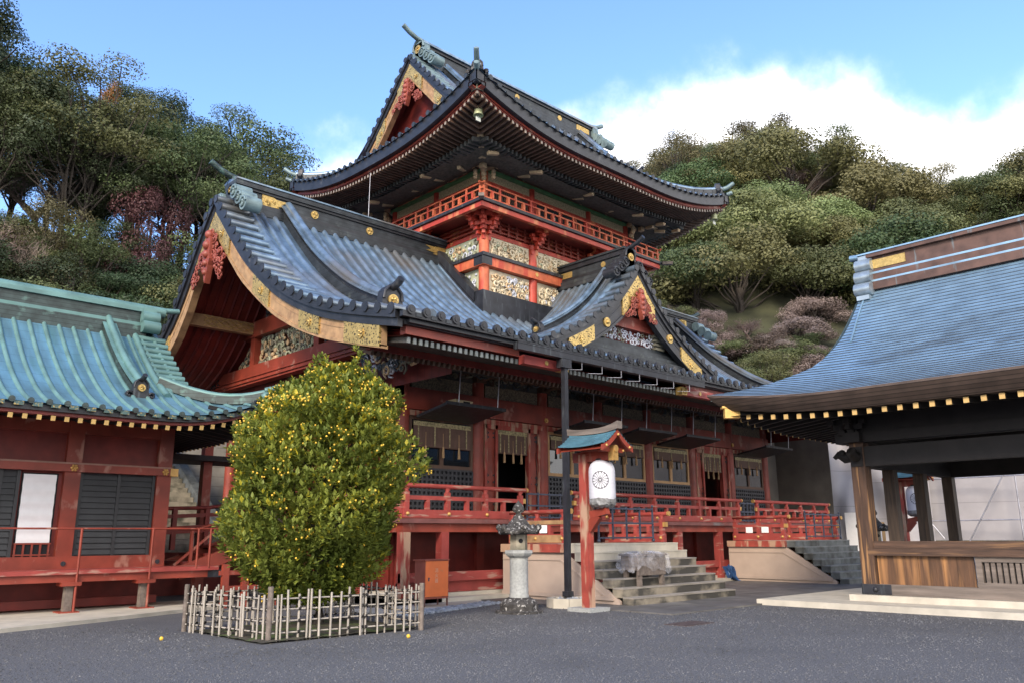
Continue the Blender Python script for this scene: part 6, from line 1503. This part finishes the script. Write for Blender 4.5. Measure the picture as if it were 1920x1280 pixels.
# direction to the left of the view carries the second leading shoot
def spray(c, d, n, s, ym):
    d = d.normalized(); x = d.orthogonal().normalized(); y = d.cross(x)
    for k in range(n):
        t_ = k/n; a = k*2.4+rg.uniform(-.4, .4); base = c + d*(t_*.16-.06); sp = .9*(1-t_*.55)
        ld = (d*(.85-sp*.3)+(x*cos(a)+y*sin(a))*sp*1.25+Vector((0, 0, .2))).normalized(); ln = s*rg.uniform(.75, 1.25); wd = ln*.27
        side = ld.cross(Vector((rg.uniform(-.4, .4), rg.uniform(-.4, .4), 1))).normalized(); up_ = side.cross(ld)
        lf.mi = 1 if rg.random() < ym else 0
        lf.add([base, base+ld*ln*.5+side*wd+up_*ln*.06, base+ld*ln, base+ld*ln*.5-side*wd+up_*ln*.06, base+ld*ln*.5-up_*ln*.05], [(0, 1, 2, 4), (0, 4, 2, 3)])
for i in range(5200):
    z = .45+4.3*rg.random()**1.02; a = rg.uniform(0, 2*pi)
    if rg.random() > prof(z)/1.7+.15: continue
    rr = surf(a, z)*(1-.42*rg.random()**2.2)
    hi = max(0, (z-1.2)/3.6)
    c = Vector((BX+cos(YAW)*lean(z)+cos(a)*rr, BY-sin(YAW)*lean(z)+sin(a)*rr, z+rg.uniform(-.06, .06)))
    d = Vector((cos(a)*.9, sin(a)*.9, .55+.5*hi))+Vector((rg.uniform(-.5, .5), rg.uniform(-.5, .5), rg.uniform(-.3, .4)))
    spray(c, d, rg.randint(6, 9), .115, .05+.45*hi*hi*rg.random())
    if rg.random() < (.03+.34*hi*hi) and rr > surf(a, z)*.86:
        for q in range(rg.randint(2, 6)): fr.append(c+Vector((cos(a), sin(a), 0))*rg.uniform(.02, .10)+Vector((rg.uniform(-.1, .1), rg.uniform(-.1, .1), rg.uniform(-.06, .12))))
# upright leading shoots at the top
rx, ry = cos(YAW), -sin(YAW)
for (o, zt) in ((-.12, 5.0), (.50, 5.15), (.1, 4.75), (-.45, 4.7), (.3, 4.6), (.8, 4.6), (-.28, 4.9), (-.6, 4.5), (.7, 4.8)):
    for k in range(42):
        z = 3.3+(zt-3.3)*k/41; c = Vector((BX+rx*o*(.45+.55*(z-3.3)/(zt-3.3))+rg.uniform(-.08, .08), BY+ry*o*(.45+.55*(z-3.3)/(zt-3.3))+rg.uniform(-.08, .08), z))
        a = rg.uniform(0, 6.28); w_ = .26*(1-(z-3.3)/(zt-3.2)); c += Vector((rg.gauss(0, w_), rg.gauss(0, w_), 0)); spray(c, Vector((cos(a)*.7, sin(a)*.7, .9)), 7, .10, .22)
        if rg.random() < .3: fr.append(c+Vector((rg.uniform(-.12, .12), rg.uniform(-.12, .12), 0)))
for i in range(1500):     # inner leaves close the crown
    z = rg.uniform(.5, 4.2); a = rg.uniform(0, 2*pi); rr = prof(z)*rg.uniform(.3, .74)
    spray(Vector((BX+cos(YAW)*lean(z)+cos(a)*rr, BY-sin(YAW)*lean(z)+sin(a)*rr, z)), Vector((cos(a), sin(a), .4)), 6, .12, 0)
lf.build('foliage', [LF_CIT, LF_CITY], t)
# fruit: the nearest hundred as parts, the rest as one
rg.shuffle(fr); fr.sort(key=lambda p: p.length); fb = MB()
fb.ball((BX, BY, 0), .019, 7, 5); f0 = fb.build('fruit', FRUIT, t); off = Vector((BX, BY, 0))
f0.location = fr[0]-off
for p in fr[1:100]:
    c = f0.copy(); COL.objects.link(c); c.parent = t; c.location = p-off
b = MB()
for p in fr[100:]: b.ball(p, .019, 6, 4)
o = b.build('fruit', FRUIT, t); o['kind'] = 'stuff'
FC = [(6.69, 12.53), (9.43, 12.15), (9.62, 14.72), (6.39, 15.02)]
t = thing('bamboo_fence', 'bleached bamboo lattice fence tied with black rope around the citrus tree', 'fence', (8.0, 13.6, 0))
for i, (x, y) in enumerate(FC):
    b = MB(); b.tube([(x, y, -.05), (x, y, .84 if i == 0 else .80)], .045, 10); b.build('corner_post', GREYWOOD, t)
ties = MB()
for i in range(4):
    p, q = Vector(FC[i]+(0,)), Vector(FC[(i+1) % 4]+(0,)); d = (q-p); Ln = d.length; d.normalize(); nn = Vector((d.y, -d.x, 0))
    for z in (.13, .30, .48, .65):
        b = MB(); b.tube([p+d*.02+nn*.0+Vector((0, 0, z+rg.uniform(-.01, .01))), p+d*Ln*.5+Vector((0, 0, z+rg.uniform(-.012, .012))), q-d*.02+Vector((0, 0, z+rg.uniform(-.01, .01)))], .014, 6); b.build('bamboo_rail', BAMBOO, t)
    u = .12
    while u < Ln-.06:
        side = rg.choice((-1, 1))*.032; h = rg.uniform(.70, .79); ln = rg.uniform(-.025, .025)
        b = MB(); b.tube([p+d*u+nn*side+Vector((0, 0, .0)), p+d*(u+ln)+nn*side+Vector((0, 0, h))], rg.uniform(.015, .020), 7); b.build('bamboo_pale', BAMBOO, t)
        for z in (.13, .30, .48, .65): ties.ball(p+d*(u+ln*z)+Vector((0, 0, z)), .032, 6, 4, (1, 1, .8))
        u += rg.choice((.06, .12, .15, .17, .20))
ties.build('rope_ties', ROPE, t)
b = MB(); n = 20; b.grid([[(6.45+3.1*i/n, 12.3+2.6*j/n, .02+.06*sin(pi*i/n)*sin(pi*j/n)+rg.uniform(0, .02)) for i in range(n+1)] for j in range(n+1)]); o = b.build('mossy_soil', SOILG, None); tag(o, kind='structure')
for i, (x, y) in enumerate(((8.55, 11.35), (5.6, 14.0))):
    b = MB(); b.ball((x, y, .03), .034, 8, 6); o = b.build('fallen_fruit', FRUIT, None, origin=(x, y, 0)); tag(o, ('yellow fruit fallen on the asphalt in front of the bamboo fence', 'yellow fruit fallen on the asphalt left of the bamboo fence')[i], 'fruit')
# ---------------------------------------------------------------- ground
b = MB(); b.grid([[(x, y, 0) for x in (-1500, -200, -40, 0, 12, 30, 60, 300, 1500)] for y in (-1500, -200, -40, 0, 12, 30, 60, 300, 1500)]); o = b.build('ground', ASPH, None); tag(o, kind='structure')
b = MB(); rg = random.Random(15)
for i in range(95000):
    r = 5.2+15*rg.random()**1.45; a = radians(YAW*180/pi + rg.uniform(-37, 37)); x, y = r*sin(a)/cos(a-YAW), r*cos(a)/cos(a-YAW)
    if (y > 11.9 and 6.2 < x < 9.8) or y > 17 or (x > 18 and y < 10.8): continue
    s_ = rg.uniform(.005, .012)*(.5+r*.075); c, q = rg.uniform(0, 2*pi), rg.uniform(.5, 1.1); b.mi = 0 if rg.random() < .55 else 1 if rg.random() < .93 else 2
    b.add([(x+s_*cos(c+k*2.09), y+s_*sin(c+k*2.09), -.001) for k in range(3)]+[(x+s_*.3*cos(c*3), y+s_*.3*sin(c*3), s_*q)], [(0, 1, 3), (1, 2, 3), (2, 0, 3)])
o = b.build('gravel', [mat('dark_grit', (.062, .063, .067), .9, lo=.6, hi=1.25, scale=.5), mat('grey_grit', (.11, .111, .116), .9, lo=.6, hi=1.25, scale=.5), mat('pale_grit', (.17, .17, .17), .9, lo=.6, hi=1.25, scale=.5)], None); tag(o, 'fine grey grit scattered over the courtyard asphalt', 'gravel', kind='stuff')
b = MB(); rg = random.Random(5); y = 10.5
while y < 16.3:
    h = rg.choice((.9, 1.1)); x = 14.65
    while x < 33:
        w_ = rg.choice((1.4, 1.8, 2.2)); b.box(x+.008, x+w_-.008, y+.008, min(16.42, y+h)-.008, -.1, .028+rg.uniform(0, .006)); x += w_
    y += h
o = b.build('stone_paving', SLATE, None); tag(o, kind='structure')
b = MB(); b.prism([(10.6, 14.75), (14.3, 15.9), (14.6, 16.46), (10.6, 16.46)], 'z', -.1, .03); o = b.build('stone_apron', PALESTONE, None); tag(o, kind='structure')
b = MB()
for i in range(620):
    u = rg.random(); v = rg.random(); x = 10.7+3.7*u; y = 14.2+1.15*u+.62*v; s = rg.uniform(.028, .06); b.ball((x, y, .012), s, 6, 4, (rg.uniform(.8, 1.3), rg.uniform(.8, 1.3), .7))
o = b.build('pebble_strip', PEBBLE, None, origin=(12, 15, 0)); tag(o, 'strip of grey rounded pebbles along the edge of the asphalt', 'pebbles', kind='stuff')
b = MB(); rg = random.Random(31)
for i in range(90):
    x, y = (rg.uniform(5.4, 10.2), rg.uniform(11.2, 12.6)) if i < 60 else (rg.uniform(4.5, 6.6), rg.uniform(12, 16.5))
    a = rg.uniform(0, 6.28); l_ = rg.uniform(.02, .045); b.add([(x-cos(a)*l_, y-sin(a)*l_, .015), (x-sin(a)*l_*.4, y+cos(a)*l_*.4, .022), (x+cos(a)*l_, y+sin(a)*l_, .014), (x+sin(a)*l_*.4, y-cos(a)*l_*.4, .020)], [(0, 1, 2, 3)])
o = b.build('leaf_litter', LF_BROWN, None, origin=(7, 12, 0)); tag(o, 'scattered dry leaves on the asphalt round the bamboo fence', 'leaf litter', kind='stuff')
# ---------------------------------------------------------------- hills
def sm(x): x = max(0, min(1, x)); return x*x*(3-2*x)
_A = interp([(-30, 26), (5, 26), (14, 26), (20, 25), (24, 24), (28, 18), (31, 12), (36, 10), (44, 14), (48, 40), (51, 62), (54, 69), (58, 72), (62, 71), (66, 66), (70, 61), (74, 55), (78, 56), (84, 58), (110, 55)])
_sky = interp([(-10, 30), (8.7, 29.6), (10.3, 29.2), (11.8, 28.2), (13.8, 28.3), (15.7, 28.8), (18.5, 28.5), (20.3, 28.0), (22.2, 27.2), (23.6, 27.0), (25, 27.9), (26.6, 26.6), (28.3, 24.2), (31, 21), (40, 20), (48, 23), (52.8, 25.2), (56, 26.1), (60, 26.3), (64.9, 25.2), (68.3, 23.9), (71.5, 22.9), (74.5, 21.6), (75.9, 21.1), (77.3, 22.4), (80, 23), (90, 22)])
_r0 = interp([(-30, 40), (26, 43), (34, 60), (46, 70), (60, 74), (110, 74)])
_r1 = interp([(-30, 70), (26, 74), (34, 110), (46, 150), (60, 165), (110, 170)])
def HT(az, r):
    t_ = (r-_r0(az))/(_r1(az)-_r0(az)); return _A(az)*(sm(t_)*.45+max(0, min(1, t_))*.55)-.3
rows = []
for r in [36, 40, 44, 48, 52, 56, 60, 64, 68, 72, 76, 82, 90, 98, 106, 114, 122, 130, 138, 146, 154, 162, 170, 180, 200, 260]:
    rows.append([(r*sin(radians(az)), r*cos(radians(az)), HT(az, r)+.25*sin(az*1.7+r*.31)) for az in [-30+2*i for i in range(71)]])
b = MB(); b.grid(rows); o = b.build('hillside', HILLM, None); tag(o, kind='structure')
# ---------------------------------------------------------------- tree builders (unit size: height 1)
def leafquad(b, p, nrm, s, rg):
    x = nrm.orthogonal().normalized(); a = rg.uniform(0, 2*pi); y = nrm.cross(x); u = x*cos(a)+y*sin(a); v = nrm.cross(u)
    b.add([p-u*s, p+v*s*.55, p+u*s, p-v*s*.55], [(0, 1, 2, 3)])
def limb(b, p, q, r0, r1, rg, n=5):
    p, q = Vector(p), Vector(q); L_ = (q-p).length; ps = []; rs = []
    for i in range(n):
        t_ = i/(n-1); ps.append(p.lerp(q, t_)+Vector((rg.uniform(-1, 1), rg.uniform(-1, 1), .3*rg.random()))*L_*.07*sin(pi*t_)); rs.append(r0+(r1-r0)*t_)
    b.tube(ps, rs, 5, caps=False)
def make_tree(seed, kind):
    rg = random.Random(seed); tr_ = MB(); cr = MB()
    cl = []
    if kind == 'broad':
        tr_.tube([(0, 0, -.05), (.01, 0, .2), (0, .01, .45)], [.045, .036, .025], 7, caps=False)
        for i in range(24):
            a = rg.uniform(0, 2*pi); f = sqrt(rg.random()); r = .40*f; z = .34+.50*(1-f*f*.75)*rg.uniform(.75, 1.05)
            cl.append((Vector((cos(a)*r, sin(a)*r, z)), rg.uniform(.11, .18), .62, 850))
    elif kind == 'tall':
        tr_.tube([(0, 0, -.05), (.015, 0, .3), (-.01, .01, .65), (0, 0, .85)], [.022, .018, .012, .005], 7, caps=False)
        for i in range(36):
            z = rg.uniform(.28, .97); m = .25*sin(pi*min(1, (1.04-z)/.75))**.7+.02; a = rg.uniform(0, 2*pi); r = m*rg.uniform(.35, 1.1)
            cl.append((Vector((cos(a)*r, sin(a)*r, z)), rg.uniform(.06, .115), .72, 520))
    elif kind == 'umbrella':
        tr_.tube([(0, 0, -.05), (.02, .01, .25), (-.01, .02, .5), (.01, 0, .8)], [.015, .013, .009, .003], 7, caps=False)
        for i in range(38):
            a = rg.uniform(0, 2*pi); f = sqrt(rg.random()); r = .27*f; z = .40+.56*(1-f*f*.5)*rg.uniform(.35, 1.02)
            cl.append((Vector((cos(a)*r, sin(a)*r, min(.96, z))), rg.uniform(.055, .095), .6, 480))
    elif kind == 'dense':
        tr_.tube([(0, 0, -.05), (0, 0, .4), (.01, 0, .8)], [.03, .022, .008], 7, caps=False)
        for i in range(30):
            z = rg.uniform(.10, .95); m = .34*sin(pi*min(1, (1.03-z)/.95))**.75+.02; a = rg.uniform(0, 2*pi); r = m*rg.uniform(.3, 1.05)
            cl.append((Vector((cos(a)*r, sin(a)*r, z)), rg.uniform(.08, .14), .75, 640))
    elif kind == 'bare':
        def br(p, d, L_, r, lv):
            q = p+d*L_; limb(tr_ if lv < 2 else cr, p, q, r, r*.6, rg, 4)
            if lv >= 5: return
            for k in range(3 if lv > 0 else 4):
                a = rg.uniform(0, 2*pi); x = d.orthogonal().normalized(); y = d.cross(x); nd_ = (d*1.0+(x*cos(a)+y*sin(a))*rg.uniform(.45, .95)+Vector((0, 0, .12))).normalized()
                br(p.lerp(q, rg.uniform(.6, 1)), nd_, L_*rg.uniform(.58, .82), max(.0024, r*.55), lv+1)
        br(Vector((0, 0, -.03)), Vector((rg.uniform(-.1, .1), rg.uniform(-.1, .1), 1)).normalized(), .28, .022, 0)
        ends = [Vector(p) for p in cr.v[::9]]
        for k in range(2600):
            p = rg.choice(ends)+Vector((rg.gauss(0, .03), rg.gauss(0, .03), rg.gauss(.01, .03))); d = Vector((p.x*1.4+rg.gauss(0, .35), p.y*1.4+rg.gauss(0, .35), .45+rg.gauss(0, .3))).normalized()
            sd_ = d.orthogonal().normalized()*.0022; q = p+d*rg.uniform(.03, .07); cr.add([p-sd_, p+sd_, q], [(0, 1, 2)])
        return tr_, cr
    for c, s, fl, n in cl:
        limb(tr_, (0, 0, max(.12, c.z*.55-.05)) if kind != 'umbrella' else (rg.uniform(-.012, .012), rg.uniform(-.012, .012), .30+.38*rg.random()), c, .009 if kind != 'umbrella' else .0045, .002, rg)
        sq = Vector((rg.uniform(.85, 1.25), rg.uniform(.85, 1.25), fl))
        for k in range(n):
            v = Vector((rg.gauss(0, 1), rg.gauss(0, 1), rg.gauss(.28, 1))).normalized(); rr = s*(1-.45*rg.random()**2)*(1+.22*sin(9*v.x+seed)*sin(8*v.y+k % 3))
            p = c+Vector((v.x*sq.x, v.y*sq.y, v.z*sq.z))*rr
            leafquad(cr, p, (v+Vector((rg.uniform(-.8, .8), rg.uniform(-.8, .8), rg.uniform(-.3, .9)))).normalized(), s*rg.uniform(.052, .090), rg)
    return tr_, cr
PROTO = {}
def proto(kind, seed):
    k = (kind, seed)
    if k not in PROTO:
        a, c = make_tree(seed, kind)
        def me(b, nm):
            m_ = bpy.data.meshes.new(nm); m_.from_pydata(b.v, [], b.f); m_.polygons.foreach_set('use_smooth', b.sm); return m_
        PROTO[k] = (me(a, 'trunk'), me(c, 'crown'))
    return PROTO[k]
MESHM = {}
def plant(kind, seed, leaf, loc, h, wd, label, group, rz, cat='tree', name=None):
    a, c = proto(kind, seed); key = (kind, seed, leaf.name)
    if key not in MESHM:
        a2, c2 = a.copy(), c.copy(); a2.materials.append(BARK if kind != 'bare' else BRUSHWD); c2.materials.append(leaf); MESHM[key] = (a2, c2)
    a2, c2 = MESHM[key]
    nm = name or {'broad': 'broadleaf_tree', 'tall': 'tall_tree', 'umbrella': 'tall_tree', 'dense': 'evergreen_tree', 'bare': 'bare_tree'}[kind]
    t = thing(nm, label, cat, loc, group, rz); t.scale = (h*wd, h*wd, h)
    for n_, m_ in (('trunk', a2), ('crown', c2)):
        o = bpy.data.objects.new(n_, m_); COL.objects.link(o); o.parent = t
    return t
def pol(az, r, dz=0): a = radians(az); return (r*sin(a), r*cos(a), HT(az, r)+dz)
rg = random.Random(77)
DESC = {'olive': ('olive green', LF_OLIVE), 'dark': ('dark green', LF_DARK), 'mid': ('mid green', LF_MID), 'camph': ('yellow green', LF_CAMPH), 'brown': ('brown leaved', LF_BROWN), 'twig': ('pinkish grey twiggy', LF_TWIG)}
KD = {'broad': 'broad domed tree', 'tall': 'clumped tall tree', 'umbrella': 'bare trunked tall tree', 'dense': 'bushy evergreen', 'bare': 'leafless tree of pale twigs'}
def where(az, hill, band):
    if hill == 'left': col = 'behind the green roof ridge' if az < 20 else 'behind the main gable' if az < 25 else 'left of the tower roof'
    else: col = 'right of the tower' if az < 58 else 'above the far roof end' if az < 66 else 'above the pavilion roof'
    return f"{('foot', 'middle', 'skyline')[band]} of {hill} hill, {col}"
def put(kind, lk, az, r, h, wd, hill, sd, sink=.2, crest=False):
    g_ = HT(az, r); lim = (r*math.tan(radians(_sky(az)*((rg.uniform(.95, 1.06) if hill == 'right' else rg.uniform(.82, 1.03)) if crest else rg.uniform(.80, .93))))+1.6-g_+sink)/.98
    if hill == 'left' and ((17.2 < az < 20.6 and r < 61.5) or (az < 13 and r < 57)): lim = min(lim, (r*math.tan(radians(18.0 if az > 14 else 15))+1.6-g_+sink)/.98)
    if crest: h0_ = h; h = max(h*.55, min(lim, h*1.35))
    else: h = max(3.5, min(h, lim))
    wd *= 1.0 if h > 6 else 1.2
    r0, r1 = _r0(az), _r1(az); band = 0 if r < r0+(r1-r0)*.35 else 1 if r < r0+(r1-r0)*.75 else 2
    d = f"{DESC[lk][0]} {KD[kind]}" if kind != 'bare' else KD[kind]
    lb = f"{d}, {where(az, hill, band)}"
    plant(kind, sd, DESC[lk][1] if kind != 'bare' else LF_TWIG, pol(az, r, -sink), h, wd, lb, lb, rg.uniform(0, 6.28))
# left hill
r = 43
while r < 77:
    az = 5+rg.uniform(0, 3)
    while az < 31.0:
        a2 = az+rg.uniform(-1.0, 1.0); rr = r+rg.uniform(-2.0, 2.0)
        if r < 63: kd = rg.choice(['dense', 'dense', 'dense', 'broad']); h = rg.uniform(6.5, 10); lk = rg.choice(['dark', 'dark', 'mid', 'mid', 'mid', 'dark', 'olive']); wd = {'dense': 1.1, 'broad': 1.1, 'tall': 1.1}[kd]; sink = .12*h
        else: kd = rg.choice(['umbrella', 'tall', 'umbrella', 'umbrella']); h = rg.uniform(11, 15)*(1.12 if a2 < 15 else 1); lk = rg.choice(['dark', 'mid', 'mid', 'dark']); wd = {'tall': .9, 'umbrella': 1.1}[kd]; sink = .3
        if 26 < a2: h *= .80
        if rg.random() < .10 and r > 48: kd, wd, h, sink = 'bare', 1.1, 8.5, 0
        put(kd, lk, a2, rr, h, wd, 'left', rg.randint(1, 4), sink, r > 64); az += rg.uniform(2.3, 3.6)*58/r
    r += 4.2
for r in (45, 52, 59, 63):
    az = 6
    while az < 30:
        a2 = az+rg.uniform(-.8, .8); put('dense', rg.choice(['dark', 'mid', 'olive', 'dark']), a2, r+rg.uniform(-1.5, 1.5), rg.uniform(4.5, 7), 1.35, 'left', rg.randint(1, 4), .8); az += 3.3*58/r
plant('dense', 2, LF_PURP, pol(18.9, 62.0, -3.5), 13.5, .62, 'purple leaved tree on the left hill, dark red among the greens', None, 1.0)
plant('bare', 1, BRUSHWD, pol(9.6, 58.0, -1), 11.5, .8, 'pale leafless tree at the left edge above the green roof ridge', None, .4)
plant('bare', 2, BRUSHWD, pol(11.9, 58.5, -1), 10.5, .8, 'pale leafless tree above the green roof ridge, right of another bare one', None, 2.4)
plant('tall', 3, LF_ORNG, pol(15.6, 70), 14.5, .34, 'small tree with orange autumn leaves against the sky on the left hill', None, 2.)
for r in (72, 77, 82, 87, 93, 99, 106):
    az = 55
    while az < 76:
        a2 = az+rg.uniform(-.7, .7); lk = rg.choice(['twig', 'olive', 'brown', 'olive', 'twig', 'mid', 'mid']); put(rg.choice(['dense', 'broad']), lk, a2, r+rg.uniform(-2, 2), rg.uniform(4, 6.5), 1.6, 'right', rg.randint(1, 4), 1.2); az += 1.9*85/r
# right hill
r = 76
while r < 190:
    az = 46+rg.uniform(0, 2)
    while az < 84:
        a2 = az+rg.uniform(-.8, .8); rr = r+rg.uniform(-3.5, 3.5); u = rg.random(); f = (r-76)/94
        cam_zone = 57 < a2 < 71 and .45 < f < .84
        if cam_zone: kd, lk, h, wd = 'broad', rg.choice(['camph', 'camph', 'olive', 'camph', 'mid']), rg.uniform(14, 20), 1.2
        elif f < .45 and 56 < a2 < 69 and rg.random() < .62: kd, lk, h, wd = rg.choice(['dense', 'bare', 'broad']), 'twig', rg.uniform(6, 9), 1.35
        elif f < .40: kd, lk, h, wd = (rg.choice(['bare', 'bare', 'broad', 'dense', 'bare', 'dense']), rg.choice(['olive', 'brown', 'mid', 'olive', 'dark', 'brown']), rg.uniform(7, 10), 1.35)
        else: kd, lk, h, wd = (rg.choice(['broad', 'broad', 'dense', 'dense', 'bare'] if u < .9 else ['tall']), rg.choice(['olive', 'mid', 'brown', 'camph', 'olive', 'mid', 'camph', 'dark']), rg.uniform(9, 14), 1.25)
        if kd == 'bare': h *= .9
        put(kd, lk, a2, rr, h, wd, 'right', rg.randint(1, 4), h*(.30 if kd == 'broad' else .12), r > 142); az += rg.uniform(2.5, 3.6)*110/r*(1.5 if cam_zone else .85)
    r += 7.2
